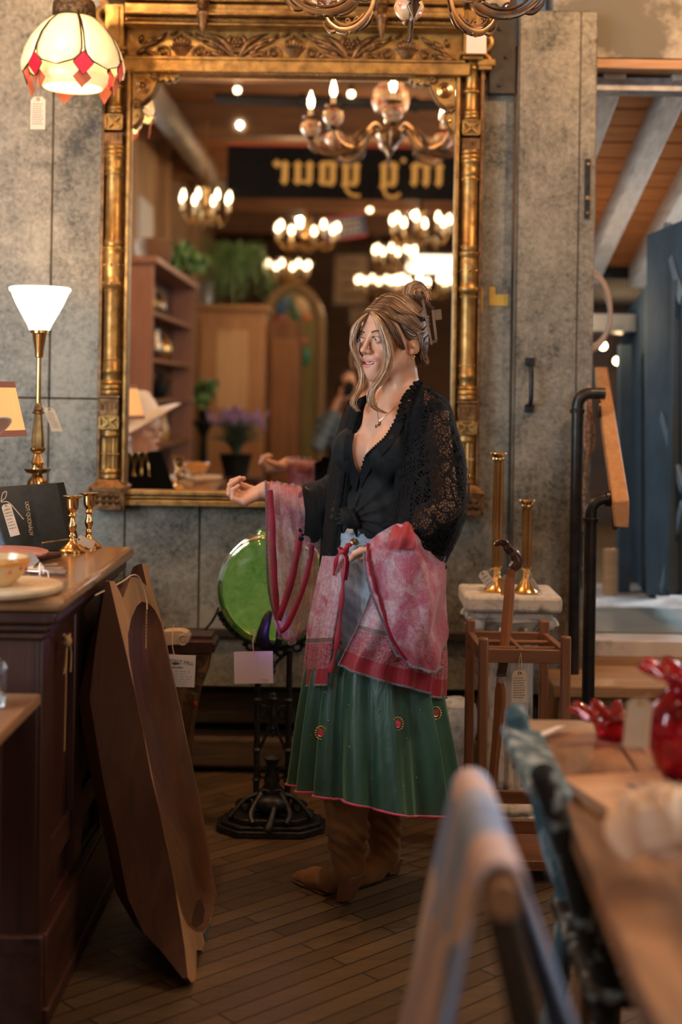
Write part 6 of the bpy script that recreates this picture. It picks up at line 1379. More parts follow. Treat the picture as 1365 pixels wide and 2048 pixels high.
# right hand: palm up, fingers curled
kk = 4.08/F; mc = []; fing = []
for j, (mx_, my_, dd, px1, py1, px2, py2, px3, py3) in enumerate(((489,1004,-.034, 466,997, 466,980, 477,972),(483,1001,-.012, 459,988, 460,970, 474,961),(482,997,.012, 459,980, 464,963, 480,956),(486,992,.034, 466,974, 474,960, 488,957))):
    s_ = (.0078,.0086,.0088,.0086)[j]; m0 = P(mx_,my_,4.08+dd); mc.append(m0)
    fing.append([(m0, s_+.0012), (P(px1,py1,4.08+dd*1.02), s_), (P(px2,py2,4.08+dd*.9), s_-.0006), (P(px3,py3,4.08+dd*.8), s_-.0018)])
palm = [(wrR, m_.lerp(wrR, .12), .020, .0125) for m_ in mc]+[(wrR, P(512,988,4.10), .021, .019), (mc[0], mc[1], .011, .011), (mc[1], mc[2], .011, .011), (mc[2], mc[3], .011, .011), (P(518,990,4.09), mc[3], .017, .012)]
thumb = [(P(517,985,4.11), .014), (P(503,979,4.125), .0125), (P(491,973,4.128), .0098), (P(481,968,4.12), .0078)]
hand(B, wrR, None, None, palm, fing, thumb)
# left hand resting at the hip pocket
mc = []; fing = []
for j, dd in enumerate((-.030,-.010,.010,.028)):
    m0 = P(742, 1098+j*1.0, 3.50+dd); mc.append(m0); s_ = .0084
    fing.append([(m0, s_+.001), (P(722,1101+j*2,3.50+dd), s_), (P(710,1107+j*2,3.505+dd), s_-.0008), (P(703,1116+j*1,3.515+dd), s_-.002)])
palm = [(wrL, m_.lerp(wrL,.1), .020, .0125) for m_ in mc]+[(mc[i], mc[i+1], .011, .011) for i in range(3)]
thumb = [(P(764,1100,3.545), .013), (P(748,1108,3.555), .0115), (P(736,1114,3.555), .009), (P(726,1120,3.55), .0075)]
hand(B, wrL, None, None, palm, fing, thumb)
f_ = B.fn(); parts = []
def block(lo, hi, h, cut):
    v, f = surf_net(f_, lo, hi, h); parts.append(keep(v, f, cut(v)))
zn = W(800,968).z
hb = (np.array(HO)-[.14,.14,.41], np.array(HO)+[.14,.14,.14])
block(hb[0], hb[1], .0019, lambda v: (v[:,2] > zn-.001)&(np.abs(v[:,0]-HO.x-.01) < .125)&(np.abs(v[:,1]-HO.y) < .125))
def inhead(v, e=0): return (v[:,2] > zn+.0045-e)&(np.abs(v[:,0]-HO.x-.01) < .1205)&(np.abs(v[:,1]-HO.y) < .1205)
def inR(v, e=0): return v[:,0] < wrR.x+.012-e
def inL(v, e=0): return (v[:,0] < wrL.x+.004-e)&(v[:,2] > W(700,1135,3.5).z)&(v[:,2] < W(700,1070,3.5).z)&(v[:,1] < 3.575)
block((wrR.x-.135, 4.0, wrR.z-.06), (wrR.x+.03, 4.17, wrR.z+.06), .0013, lambda v: inR(v, -.001))
block((wrL.x-.13, 3.42, wrL.z-.07), (wrL.x+.03, 3.60, wrL.z+.05), .0016, lambda v: inL(v, -.001))
block((wrR.x-.01, 3.3, .45), (W(960,800).x, 4.2, HO.z), .006, lambda v: ~inhead(v)&~inR(v, .002)&~inL(v, .002)&((v[:,2] > .52)))
nv = 0; VV, FF = [], []
for v, f in parts: VV.append(v); FF.append(f+nv); nv += len(v)
VV = np.concatenate(VV); FF = np.concatenate(FF)
body = mesh_np('body', VV, FF, SKIN, woman)
# lip and cheek tint stored per vertex
hv = (VV-np.array(HO)); Lh = np.array([-fh.normalized().y, fh.normalized().x, 0]); fhn = np.array(fh.normalized())
lx_ = hv@Lh; ly_ = hv@fhn; lz_ = hv[:,2]
zc_l = -.0668+.0122*(np.abs(lx_)/.0285)**2
lip = np.clip(1.25-np.sqrt((lx_/.0305)**2+((lz_-zc_l)/.0100)**2), 0, 1)*4; lip = np.clip(lip, 0, 1)*(ly_ > .074)*(np.abs(lz_+.066) < .02)
blush = .14*np.exp(-((np.abs(lx_)-.036)**2+(lz_+.028)**2)/(2*.014**2))*(ly_ > .03)
tint = np.maximum(lip*.75, blush)
at = body.data.attributes.new('tint', 'FLOAT', 'POINT'); at.data.foreach_set('value', tint.astype(np.float32))
# eyes, brows, teeth
EYEW = M('eye_white', (.62,.58,.56), rough=.25, coat=.6); IRIS = M('iris_green', (.05,.075,.05), (.02,.035,.025), rough=.2, scale=300, coat=1); PUP = M('pupil', (.005,.005,.005), rough=.1)
def hface(x, z, off=.0004):       # surface of the face along the head's forward axis
    lo_, hi_ = .05, .13
    for _ in range(14):
        md = (lo_+hi_)/2; q_ = hq(x, md, z); vv = f_(np.array([[[q_.x]]], np.float32), np.array([[[q_.y]]], np.float32), np.array([[[q_.z]]], np.float32))[0,0,0]
        if vv < 0: lo_ = md
        else: hi_ = md
    return hq(x, lo_+off, z)
gaze = Vector((-.93,-.36,-.02)).normalized()
for s in (-1, 1):
    c = hq(s*.031,.0795,.0005); e = MB().ball(c, .0124, 24, 16).build('eyeball', EYEW, woman)
    g = (gaze*.45+fh*.55).normalized()
    q_ = Vector((0,0,1)).rotation_difference(g).to_matrix()
    MB().ball(c+g*.0098, (.0062,.0062,.0032), 20, 8, q_).build('iris', IRIS, e); MB().ball(c+g*.0122, (.0024,.0024,.0012), 12, 6, q_).build('pupil', PUP, e)
    br = MB()
    for k in range(44):
        t_ = k/43; x = s*(.013+.036*t_); y = .0905-.016*t_**1.6; z = .0185+.006*sin(PI*min(1,t_*1.25)*.75)-.004*t_
        a = hface(x, z-.0008*(k%3)); b = hface(x+s*.0055, z+.0032*(1-t_*.9)-.0008*(k%3)); br.tube([a, a.lerp(b,.5), b], [.0015,.0014,.0005], 4)
    br.build('eyebrow', M('brow_hair%d' % s, (.15,.085,.05), rough=.8), woman)
    la = MB()
    for k in range(24):
        t_ = k/23; ang = PI*(.14+.70*t_) if s < 0 else PI*(.16+.70*t_); x = s*.031+.0128*cos(ang); z = .0004+.0050*sin(ang); y = .0925-.0035*abs(cos(ang))**2-(.002 if s*cos(ang) > 0 else 0)
        a = hq(x, y, z); b = hq(x+.003*cos(ang), y+.0048, z+.0034); la.tube([a, a.lerp(b,.5)+V(0,0,-.0004), b], [.00045,.0003,.0001], 4)
    la.build('eyelashes', PUP, woman)
m = MB()
for k in range(11): x = (k-5)*.0041; m.box(hq(x, .0860-x*x*20, -.0636+x*x*11), (.0040,.003,.0066), hrt)
m.build('teeth', M('teeth', (.70,.66,.60), rough=.3, coat=.5), woman, bevel=.0008)
m = MB()
for k in range(4): pass
# nails on the right hand
# ---- jewellery ----
m = MB(); e0 = hq(.079, .000, -.043); m.torus(e0+V(0,0,-.004), .0055, .0012, Vector((-.4,-.9,0)), 18, 6); m.torus(e0+V(.004,0,-.002), .0035, .0009, Vector((-.4,-.9,0)), 14, 5); m.build('hoop_earring', BRASS, woman)
def neckl(pts, r, nm):
    return MB().tube(bez(pts, 40), r, 5).build(nm, BRASS, woman)
# =================== CLOTHES ===================
woman['label'] = 'smiling woman in black lace kimono, sheer pink and green skirt and tan boots'
def proj(v):
    v = np.asarray(v); x = v[:,0]/v[:,1]*F; y = (H-v[:,2])/v[:,1]*F; c, s = cos(ROLL), sin(ROLL)
    return VX+c*x-s*y, VY+s*x+c*y
def inpoly(px, py, poly):
    r = np.zeros(len(px), bool); n = len(poly)
    for i in range(n):
        x1, y1 = poly[i]; x2, y2 = poly[(i+1)%n]; c = ((y1 > py) != (y2 > py)) & (px < (x2-x1)*(py-y1)/((y2-y1) or 1e-9)+x1); r ^= c
    return r
def sheet(name, rows, nu, nv, mat, parent, disp=None, uvs=(1,1), solid=0, closed=False):
    R_ = [bez([P(*p) if not isinstance(p, Vector) else p for p in r], nu-1) for r in rows]
    cols = [bez([r[i] for r in R_], nv-1) for i in range(nu)]; m = MB(); vs = []
    for j in range(nv):
        for i in range(nu):
            p = cols[i][j].copy()
            if disp:
                a = (cols[min(i+1,nu-1)][j]-cols[max(i-1,0)][j]); b = (cols[i][min(j+1,nv-1)]-cols[i][max(j-1,0)]); nn = a.cross(b)
                if nn.length > 1e-9: p += nn.normalized()*disp(i/(nu-1), j/(nv-1))
            vs.append(p)
    m.add(vs, [(j*nu+i, j*nu+i+1, (j+1)*nu+i+1, (j+1)*nu+i) for j in range(nv-1) for i in range(nu-1)])
    o = m.build(name, mat, parent, auto=180, solid=solid); me = o.data
    if len(me.polygons):
        uv = me.uv_layers.new(name='UVMap'); li = np.zeros(len(me.loops), int); me.loops.foreach_get('vertex_index', li)
        uv.data.foreach_set('uv', np.stack([(li % nu)/(nu-1)*uvs[0], (li//nu)/(nv-1)*uvs[1]], 1).astype(np.float32).ravel())
    o['nu'] = nu
    return o, vs
def lace_mat(name, scale=190, dens=.5, thr=.14, col=(.0035,.0045,.006), floral=26):
    m, nt, bs, out = nodes(name); cv = coords(nt)
    v = N(nt, 'ShaderNodeTexVoronoi', feature='DISTANCE_TO_EDGE'); v.inputs['Scale'].default_value = scale; nt.links.new(cv, v.inputs['Vector'])
    v2 = N(nt, 'ShaderNodeTexVoronoi', feature='DISTANCE_TO_EDGE'); v2.inputs['Scale'].default_value = floral; nt.links.new(cv, v2.inputs['Vector'])
    net = math_(nt, 'LESS_THAN', v.outputs[0], thr); n = noise(nt, cv, floral*1.3, 3, .8)
    fl = math_(nt, 'GREATER_THAN', n, 1-dens); fe = math_(nt, 'LESS_THAN', v2.outputs[0], .045)
    nt.links.new(math_(nt, 'MAXIMUM', math_(nt, 'MAXIMUM', net, fl), fe), bs.inputs['Alpha'])
    bs.inputs['Base Color'].default_value = (*col, 1); bs.inputs['Roughness'].default_value = .8; bs.inputs['Specular IOR Level'].default_value = .15; addbump(nt, bs, v.outputs[0], .3, .002); return m
LACE = lace_mat('black_lace', 150, .60, .17); LACE_O = lace_mat('open_black_lace', 125, .43, .13); LACE_D = lace_mat('dense_black_lace', 160, .86, .3)
KNIT = M('black_knit', (.0035,.0045,.006), (.009,.011,.013), rough=.9, scale=90, bump=.3, spec=.15)
JERS = M('black_jersey', (.005,.007,.009), (.009,.012,.014), rough=.75, scale=30, bump=.05, spec=.25)
def scarf_mat(name, flip=False, dens=.80, dark=1.0, bands=True, nstripe=40, edge=0):
    m, nt, bs, out = nodes(name); uv = uvn(nt); sp = N(nt, 'ShaderNodeSeparateXYZ'); nt.links.new(uv, sp.inputs[0]); u, v = sp.outputs[0], sp.outputs[1]
    cv = coords(nt); n1 = noise(nt, coords(nt, (1,1,1)), 16, 4, .6); n2 = noise(nt, cv, 130, 4, 2.5)
    wn = N(nt, 'ShaderNodeTexNoise'); wn.inputs['Scale'].default_value = 5; nt.links.new(uv, wn.inputs[0]); wu = mixc(nt, .12, uv, wn.outputs['Color'])
    mp = N(nt, 'ShaderNodeMapping'); mp.inputs['Scale'].default_value = (5,6,1); nt.links.new(wu, mp.inputs[0])
    vr = N(nt, 'ShaderNodeTexVoronoi', distance='CHEBYCHEV'); vr.inputs['Scale'].default_value = 1; vr.inputs['Randomness'].default_value = .55; nt.links.new(mp.outputs[0], vr.inputs[0]); sv = N(nt, 'ShaderNodeSeparateXYZ'); nt.links.new(vr.outputs['Color'], sv.inputs[0])
    blk = ramp(nt, sv.outputs[0], [(.25,(.62,.44,.50)),(.45,(.52,.28,.36)),(.60,(.60,.40,.46)),(.80,(.44,.10,.17))]); fine = noise(nt, cv, 90, 3, 1)
    blk = mixc(nt, .40, blk, ramp(nt, fine, [(.42,(.5,.1,.18)),(.58,(.75,.6,.64))]))
    c = mixc(nt, ramp(nt, n1, [(.57,(0,0,0)),(.70,(1,1,1))] if bands else [(.46,(0,0,0)),(.62,(1,1,1))]), blk, (.46*dark,.06*dark,.13*dark))
    mot = ramp(nt, n2, [(.50,(.36,.015,.05)),(.53,(.62,.36,.40)),(.57,(.62,.36,.40)),(.60,(.36,.015,.05))])
    if bands:
        c = mixc(nt, ramp(nt, v, [(.66,(0,0,0)),(.67,(1,1,1))], 'CONSTANT'), c, mot)
        c = mixc(nt, ramp(nt, v, [(0,(0,0,0)),(.63,(1,1,1)),(.665,(0,0,0))], 'CONSTANT'), c, (.20,.12,.10))
        c = mixc(nt, ramp(nt, v, [(0,(0,0,0)),(.87,(1,1,1))], 'CONSTANT'), c, (.42,.01,.035))
    else:
        e_ = math_(nt, 'MAXIMUM', u, v) if not edge else math_(nt, 'MAXIMUM', math_(nt, 'SUBTRACT', 1, u), math_(nt, 'MULTIPLY', v, .9))
        c = mixc(nt, ramp(nt, e_, [(.80,(0,0,0)),(.88,(.9,.9,.9))]), c, (.36,.012,.05)); c = mixc(nt, ramp(nt, n2, [(.50,(0,0,0)),(.54,(.7,.7,.7)),(.58,(0,0,0))]), c, (.66,.45,.48))
    wv = math_(nt, 'SINE', math_(nt, 'MULTIPLY', u, nstripe*6.28)); al = math_(nt, 'ADD', dens, math_(nt, 'MULTIPLY', wv, .07))
    bs.inputs['Roughness'].default_value = .55; bs.inputs['Sheen Weight'].default_value = .3; nt.links.new(c, bs.inputs['Base Color'])
    tr = N(nt, 'ShaderNodeBsdfTranslucent'); nt.links.new(c, tr.inputs[0]); mx = N(nt, 'ShaderNodeMixShader'); mx.inputs[0].default_value = .35
    nt.links.new(bs.outputs[0], mx.inputs[1]); nt.links.new(tr.outputs[0], mx.inputs[2]); tp = N(nt, 'ShaderNodeBsdfTransparent'); m2 = N(nt, 'ShaderNodeMixShader')
    nt.links.new(al, m2.inputs[0]); nt.links.new(tp.outputs[0], m2.inputs[1]); nt.links.new(mx.outputs[0], m2.inputs[2]); nt.links.new(m2.outputs[0], out.inputs[0]); return m
SCARF = scarf_mat('pink_scarf_silk'); SCARF_S = scarf_mat('sleeve_silk', bands=False, dens=.86); SCARF_F = scarf_mat('far_sleeve_silk', bands=False, dens=.54, nstripe=18, edge=1)
def gauze(name, c1, c2, dens, rough=.38):
    m, nt, bs, out = nodes(name); cv = coords(nt, (1,1,.25)); c = ramp(nt, noise(nt, cv, 12, 5, .6), [(.35, c1), (.65, c2)])
    bs.inputs['Roughness'].default_value = rough; bs.inputs['Sheen Weight'].default_value = .6; bs.inputs['Sheen Tint'].default_value = (.4,.8,.65,1); nt.links.new(c, bs.inputs['Base Color'])
    tp = N(nt, 'ShaderNodeBsdfTransparent'); m2 = N(nt, 'ShaderNodeMixShader'); m2.inputs[0].default_value = dens
    addbump(nt, bs, noise(nt, coords(nt, (1,1,.2)), 30, 4, 1), .35, .01)
    nt.links.new(tp.outputs[0], m2.inputs[1]); nt.links.new(bs.outputs[0], m2.inputs[2]); nt.links.new(m2.outputs[0], out.inputs[0]); return m
GREEN = gauze('green_organza', (.009,.042,.027), (.020,.085,.055), .84)
CROCH = M('grey_crochet', (.22,.20,.22), (.10,.09,.11), rough=.9, scale=200, bump=.5); SATIN = M('pink_satin', (.50,.015,.09), (.62,.05,.15), rough=.3, scale=12, sheen=.4); CRIM = M('crimson_silk', (.30,.008,.028), (.16,.005,.018), rough=.5, scale=14)
# jeans
J = Body(); J.ell(W(762,1155,3.715), (.155,.115,.12), rotT, .05); J.ell(W(752,1085,3.715), (.122,.095,.08), rotT, .05)
for h_, k_, a_ in ((hipL,knL,anL),(hipR,knR,anR)): J.cap(h_, k_, .085, .056, .04); J.cap(k_, k_.lerp(a_,.4), .056, .056, .03)
jf = J.fn(.008)
v, f = surf_net(lambda X, Y, Z: jf(X,Y,Z)-.0022*np.sin(Z*160+X*90)*np.exp(-((Z-1.0)/.25)**2), (W(650,1100).x, 3.45, .42), (W(880,1100).x, 3.98, 1.05), .007)
ztop = W(700,1062,3.62).z; v, f = keep(v, f, v[:,2] < ztop)
def denim():
    m, nt, bs, out = nodes('light_denim'); cv = coords(nt); c = ramp(nt, noise(nt, cv, 9, 6, .3), [(.35,(.13,.19,.26)),(.65,(.36,.43,.50))]); t_ = noise(nt, coords(nt,(1,1,.1)), 260, 2)
    nt.links.new(mixc(nt, .35, c, ramp(nt, t_, [(.4,(.5,.5,.5)),(.6,(1,1,1))]), 'MULTIPLY'), bs.inputs['Base Color']); bs.inputs['Roughness'].default_value = .85; addbump(nt, bs, t_, .3, .001); return m
DENIM = denim(); jeans = mesh_np('jeans', v, f, DENIM, woman)
def surfd(px, py, fn_, d0=3.3, d1=3.9):       # march along the pixel ray onto a body field
    for k in range(300):
        d = d0+(d1-d0)*k/300; q = P(px, py, d)
        if fn_(np.array([[[q.x]]], np.float32), np.array([[[q.y]]], np.float32), np.array([[[q.z]]], np.float32))[0,0,0] < 0: return d
    return None
def onb(px, py, fn_, off=.003): d = surfd(px, py, fn_); return P(px, py, (d or 3.62)-off)
jb = lambda x, y, o=.004: onb(x, y, jf, o)
m = MB(); m.tube([jb(x, 1074+(x-670)*.05, .002) for x in range(660, 800, 6) if surfd(x, 1074+(x-670)*.05, jf)], .014, 6, flat=.35, up=(0,1,0)); m.build('waistband', DENIM, jeans)
m = MB(); m.lathe([(.009,0),(.009,.003),(.006,.005),(.002,.004)], jb(708,1083,.012), 16, fT); m.build('button', BRASS_D, jeans)
m = MB()
for x0, x1 in ((716,728),(722,734)): m.tube([jb(x, 1092+(y_)*14) for y_, x in [(q/10, x0+(x1-x0)*(q/10)**2) for q in range(11)]], .0009, 4)
m.tube([jb(690+q*3, 1100+q*q*.5) for q in range(10)], .0009, 4); m.build('stitching', M('stitch', (.30,.20,.10), rough=.9), jeans)
# black knotted top
T = Body(); T.ell(W(797,850,3.725), (.130,.085,.085), rotT, .04); T.ell(ch_c, (.126,.096,.12), rotT, .05); T.ell(W(768,985,3.715), (.118,.088,.13), rotT, .05); T.ell(W(750,1060,3.715), (.118,.09,.10), rotT, .05)
for s in (-1, 1): T.ell(W(776,905,3.70)+rT*s*.066+fT*.065, (.058,.052,.06), rotT, .035)
T.cap(nb, W(797,818,3.73)-rT*.12, .04, .034, .03); T.cap(nb, W(797,818,3.73)+rT*.12, .04, .034, .03)
T.ell(W(757,1045,3.715), (.125,.10,.07), rotT, .05)
kn = onb(700, 1036, T.fn(.008), 0)
tf = T.fn(.007)
def topfn(X, Y, Z):
    a = np.arctan2((Z-kn.z), (X-kn.x)); r = np.sqrt((X-kn.x)**2+(Z-kn.z)**2+.0004)
    return tf(X,Y,Z)-.0055*np.sin(a*15+2)*np.exp(-r/.13)*np.clip(r/.02,0,1)-.002*np.sin(X*110+Z*40)*(Z < ch_c.z-.05)
v, f = surf_net(topfn, (W(650,900).x, 3.50, W(700,1100).z), (W(905,900).x, 3.9, W(700,790).z), .0045)
pxx, pyy = proj(v); front = v[:,1] < 3.74
NECK = [(700,780),(707,850),(704,880),(703,905),(709,935),(719,952),(729,918),(752,891),(772,872),(786,850),(798,822),(812,795),(838,755),(700,755)]
hem = np.interp(pxx, [650,672,690,700,715,735,760,800,850], [1040,1050,1052,1050,1060,1078,1082,1080,1075])
mask = ~(inpoly(pxx, pyy, NECK)&front)&(pyy < hem)&(pyy > 800)
v, f = keep(v, f, mask); mesh_np('black_top', v, f, JERS, woman)
tfn = T.fn(.0105)
lb = lambda x, y: onb(x, y, tfn, 0)
rows = [[lb(*p) for p in r] for r in (((812,795),(798,822),(784,852),(770,874),(752,891),(730,917),(719,953)), ((826,815),(812,842),(798,868),(783,890),(764,912),(741,940),(722,978)))]
LACET = lace_mat('top_lace', 130, .7, .25, (.005,.007,.009), 60)
sheet('neckline_lace', rows, 40, 5, LACET, woman)
rows = [[lb(*p) for p in r] for r in (((709,868),(704,890),(704,912),(709,935),(719,953)), ((693,870),(688,895),(688,920),(694,955),(712,985)))]
sheet('neckline_lace', rows, 30, 5, LACET, woman)
sc_ = MB()
for seq in (((806,805),(798,822),(784,852),(770,874),(752,891),(738,905),(729,918),(719,952)), ((719,952),(709,935),(704,912),(703,890),(707,868))):
    pts = bez([lb(*p) for p in seq], 26)
    for i_, p in enumerate(pts): sc_.ball(p+V(0,-.001,0), .0034, 7, 5)
sc_.build('scalloped_edge', JERS, woman)
m = MB()       # knot
for k in range(7): a = k*.45-1.3; m.tube(bez([kn+V(-.022+.004*k,-.012,.024-.001*k), kn+V(-.012+.004*k,-.034-.002*sin(k),.006), kn+V(.0+.004*k,-.030,-.016), kn+V(.018+.002*k,-.008,-.024)], 12), .0065, 7)
m.ball(kn+V(.002,-.012,-.002), (.026,.024,.026), 16, 12); m.build('knot', JERS, woman)
m = MB()
for (dx, dz, L_) in ((.012,-.02,.03),(-.01,-.018,.022)): m.tube(bez([kn+V(0,-.01,-.01), kn+V(dx,-.02,dz), kn+V(dx*1.7,-.012,dz-L_)], 8), [.008,.009,.010,.011,.011,.010,.008,.005,.002], 7, flat=.5)
m.build('knot_tail', JERS, woman)
# necklaces
m = MB(); bf = B.fn(.0015); bb = lambda x, y: onb(x, y, bf, .001)
c1 = [bb(*p) for p in ((835,770),(822,785),(805,800),(785,820),(768,835),(758,843))]+[bb(*p) for p in ((757,838),(755,820),(754,805))]
m.tube(c1[:6], .0008, 5); m.tube(c1[6:]+[], .0008, 5); m.build('necklace_chain', BRASS, woman)
m = MB(); m.ball(bb(758,847)+V(0,-.003,0), (.005,.002,.007), 12, 8); m.ball(bb(752,852)+V(0,-.003,0), (.0022,.0015,.0055), 8, 6); m.build('pendant', BRASS_D, woman)
# ---- kimono: black upper body ----
pleat = lambda a, n, ph=0: (lambda u, v: a*sin(u*n*PI+ph+v*1.5)*(.3+.7*v)+a*.35*sin(u*n*2.3*PI+v*4+ph))
kim = bpy.data.objects.new('kimono', None); COL.objects.link(kim); kim.parent = woman
rows = [[(838,766,3.70),(846,768,3.70),(856,772,3.70),(862,776,3.72),(868,780,3.75)],
        [(816,798,3.665),(845,792,3.60),(874,792,3.59),(892,802,3.63),(897,806,3.73)],
        [(803,850,3.62),(835,850,3.55),(876,848,3.53),(910,864,3.57),(918,868,3.72)],
        [(794,915,3.59),(830,915,3.51),(883,915,3.49),(925,930,3.54),(933,932,3.72)],
        [(784,985,3.59),(825,990,3.47),(880,990,3.45),(927,1000,3.50),(935,1000,3.70)],
        [(772,1050,3.58),(815,1052,3.45),(868,1055,3.43),(912,1062,3.50),(920,1062,3.70)],
        [(762,1110,3.58),(805,1112,3.47),(850,1115,3.46),(880,1128,3.55),(890,1130,3.72)]]
sheet('lace_shoulder_panel', rows, 60, 80, LACE_O, kim, lambda u, v: .006*sin(u*22+v*2)*v+.004*sin(u*9-v*7)*v)
rows_k = [[(r[0][0],r[0][1],r[0][2]-.004), (r[0][0]*.66+r[1][0]*.34, r[0][1], r[0][2]*.6+r[1][2]*.4-.006), (r[1][0]*.9+r[2][0]*.1, r[1][1], r[1][2]-.006)] for r in rows]
sheet('knit_front_panel', rows_k, 24, 60, KNIT, kim, lambda u, v: .006*sin(u*14+v)*(.2+v))
rows = [[(866,780,3.75),(850,772,3.82),(800,775,3.86)],[(896,806,3.70),(880,800,3.85),(780,800,3.90)],[(917,866,3.72),(890,866,3.87),(750,870,3.90)],[(932,930,3.74),(900,930,3.89),(740,930,3.90)],[(933,1000,3.74),(890,1000,3.89),(730,1000,3.88)],[(918,1062,3.74),(880,1062,3.88),(700,1062,3.87)],[(888,1130,3.74),(850,1130,3.87),(690,1140,3.86)]]
sheet('lace_back_panel', rows, 40, 60, LACE_D, kim, pleat(.006, 8))
rows = [[(752,786,3.80),(728,792,3.72),(702,806,3.74),(695,812,3.90)],[(732,830,3.70),(712,838,3.67),(688,848,3.72),(680,850,3.92)],[(712,880,3.665),(697,890,3.66),(675,903,3.74),(666,905,3.95)],[(704,930,3.665),(688,935,3.66),(665,943,3.78),(657,945,3.98)],[(694,1000,3.665),(678,1000,3.67),(658,1010,3.80),(650,1012,3.98)],[(684,1060,3.665),(668,1065,3.68),(650,1070,3.80),(646,1072,3.94)],[(672,1148,3.67),(658,1152,3.69),(646,1152,3.78),(640,1152,3.86)]]
sheet('knit_far_panel', rows, 22, 70, KNIT, kim, pleat(.005, 6))
rows = [[(700,850,3.90),(680,900,3.95),(655,952,4.0),(632,968,4.02),(606,974,4.05)],[(700,860,3.83),(678,910,3.86),(655,965,3.90),(632,982,3.93),(606,985,3.965)],[(698,900,3.79),(676,950,3.82),(652,1005,3.87),(630,1030,3.90),(607,1025,3.955)],[(695,950,3.82),(672,1010,3.85),(652,1055,3.89),(632,1085,3.92),(610,1070,3.96)]]
sheet('lace_far_sleeve', rows, 50, 26, LACE_D, kim, lambda u, v: .006*sin(u*26+v*6))
rows = [[(p[0],p[1]-6,p[2]+.17) for p in r] for r in rows]; sheet('lace_far_sleeve_back', rows, 40, 20, LACE_D, kim)
m = MB()       # zig-zag lace edges and ruffled collar
for i in range(12):
    y = 984+i*8.5; m.ball(P(605-(2 if i%2 else -3), y, 3.985), (.009,.003,.007), 8, 5)
pts = bez([P(838,765,3.69), P(822,785,3.66), P(812,802,3.64), P(804,830,3.605), P(801,850,3.60)], 22)
for i, p in enumerate(pts): m.ball(p+V(-.006 if i%2 else .002, -.003, 0), (.010,.004,.007), 8, 5)
for i in range(14): t_ = i/13; p = P(772+t_*116, 1050+t_*85 if t_ > .4 else 1052+t_*60, 3.45+.25*max(0,t_-.6)); m.ball(p, (.009,.004,.008), 8, 5)
m.build('lace_edging', LACET, kim)
# ---- kimono: sheer pink lower body ----
xl = lambda y: np.interp(y, [1110,1150,1250,1370], [648,640,622,612]); xr = lambda y: np.interp(y, [1110,1150,1250,1300,1400], [890,888,892,891,884])
oL = lambda y: np.interp(y, [1110,1150,1200,1260,1340,1380], [688,684,678,667,656,652]); oR = lambda y: np.interp(y, [1110,1150,1200,1260,1330,1400], [754,750,738,712,675,664])
def ring(y, ph, cx, a, b, d0=3.72): return P(cx+a*sin(ph), y, d0-b*cos(ph))
rows = []; nr = 14
for j in range(nr):
    v_ = j/(nr-1); row = []
    for i in range(25):
        s_ = i/24; yend = np.interp(s_, [0,.12,.3,.5,.75,1], [1330,1362,1396,1392,1376,1370]); y = 1112+(yend-1112)*v_
        L_, R_ = xl(y), xr(y); cx, a = (L_+R_)/2, (R_-L_)/2; b = .185+.055*v_
        pR, pL = math.asin(max(-1, min(1, (oR(y)-cx)/a))), math.asin(max(-1, min(1, (oL(y)-cx)/a)))
        ph = pR+(pL+2*PI-pR)*s_; row.append(ring(y, ph, cx, a, b))
    rows.append(row)
o_, vs_ = sheet('pink_lower_panel', rows, 200, 60, SCARF, kim, lambda u, v: (.004+.006*v)*sin(u*95)+.005*v*sin(u*41+2), uvs=(3,1))
m = MB(); m.tube([vs_[59*200+i] for i in range(200)], .0032, 5); m.tube([vs_[j*200] for j in range(60)], .0022, 5); m.build('crochet_hem', CROCH, kim)
# green skirt
xl2 = lambda y: np.interp(y, [1290,1340,1450,1560,1640], [640,614,599,588,586]); xr2 = lambda y: np.interp(y, [1290,1400,1500,1640], [878,886,905,923])
rows = []
for j in range(12):
    v_ = j/11; row = []
    for i in range(29):
        s_ = i/28; ph = -.55+2*PI*s_; yend = np.interp(ph, [-.56,-.2,.0,.3,PI/2,PI,3*PI/2-.1,2*PI-.56], [1600,1612,1622,1634,1637,1600,1566,1600]); y = 1300+(yend-1300)*v_
        L_, R_ = xl2(y), xr2(y); row.append(ring(y, ph, (L_+R_)/2, (R_-L_)/2, .155+.095*v_))
    rows.append(row)
gd = lambda u, v: (.006+.014*v)*sin(u*2*PI*13+1.2*sin(u*20))+.006*v*sin(u*2*PI*29)
o_, vg = sheet('green_organza_skirt', rows, 240, 60, GREEN, kim, gd)
def rib(i0, i1, r=.006): return [vg[59*240+i]+V(0,-.001,.003) for i in range(i0, i1)]
m = MB(); m.tube(rib(0, 240), .0062, 6, flat=.4, up=(0,0,1)); m.build('satin_hem', SATIN, kim)
def gfront(px, py):
    best = None
    P_ = np.array([tuple(q) for q in vg]); 
    if not hasattr(gfront, 'c'): gfront.c = (P_, *proj(P_))
    P_, qx, qy = gfront.c; dd = (qx-px)**2+(qy-py)**2+((P_[:,1] > 3.74)*1e5); return Vector(P_[dd.argmin()])
GSEQ = M('gold_sequin', (.8,.5,.15), rough=.2, metal=1)
for (x, y) in ((643,1467),(796,1446),(872,1424)):
    p = gfront(x, y)+V(0,-.004,0); m = MB()
    for k in range(16): a = k*PI/8; m.ball(p+V(.014*cos(a),0,.017*sin(a)), .0026, 7, 5)
    m.torus(p, .009, .0022, (0,1,0), 18, 5); m.build('embroidered_medallion', GSEQ, kim); MB().ball(p, (.009,.002,.011), 14, 6).build('medallion_centre', SATIN, kim)
m = MB()
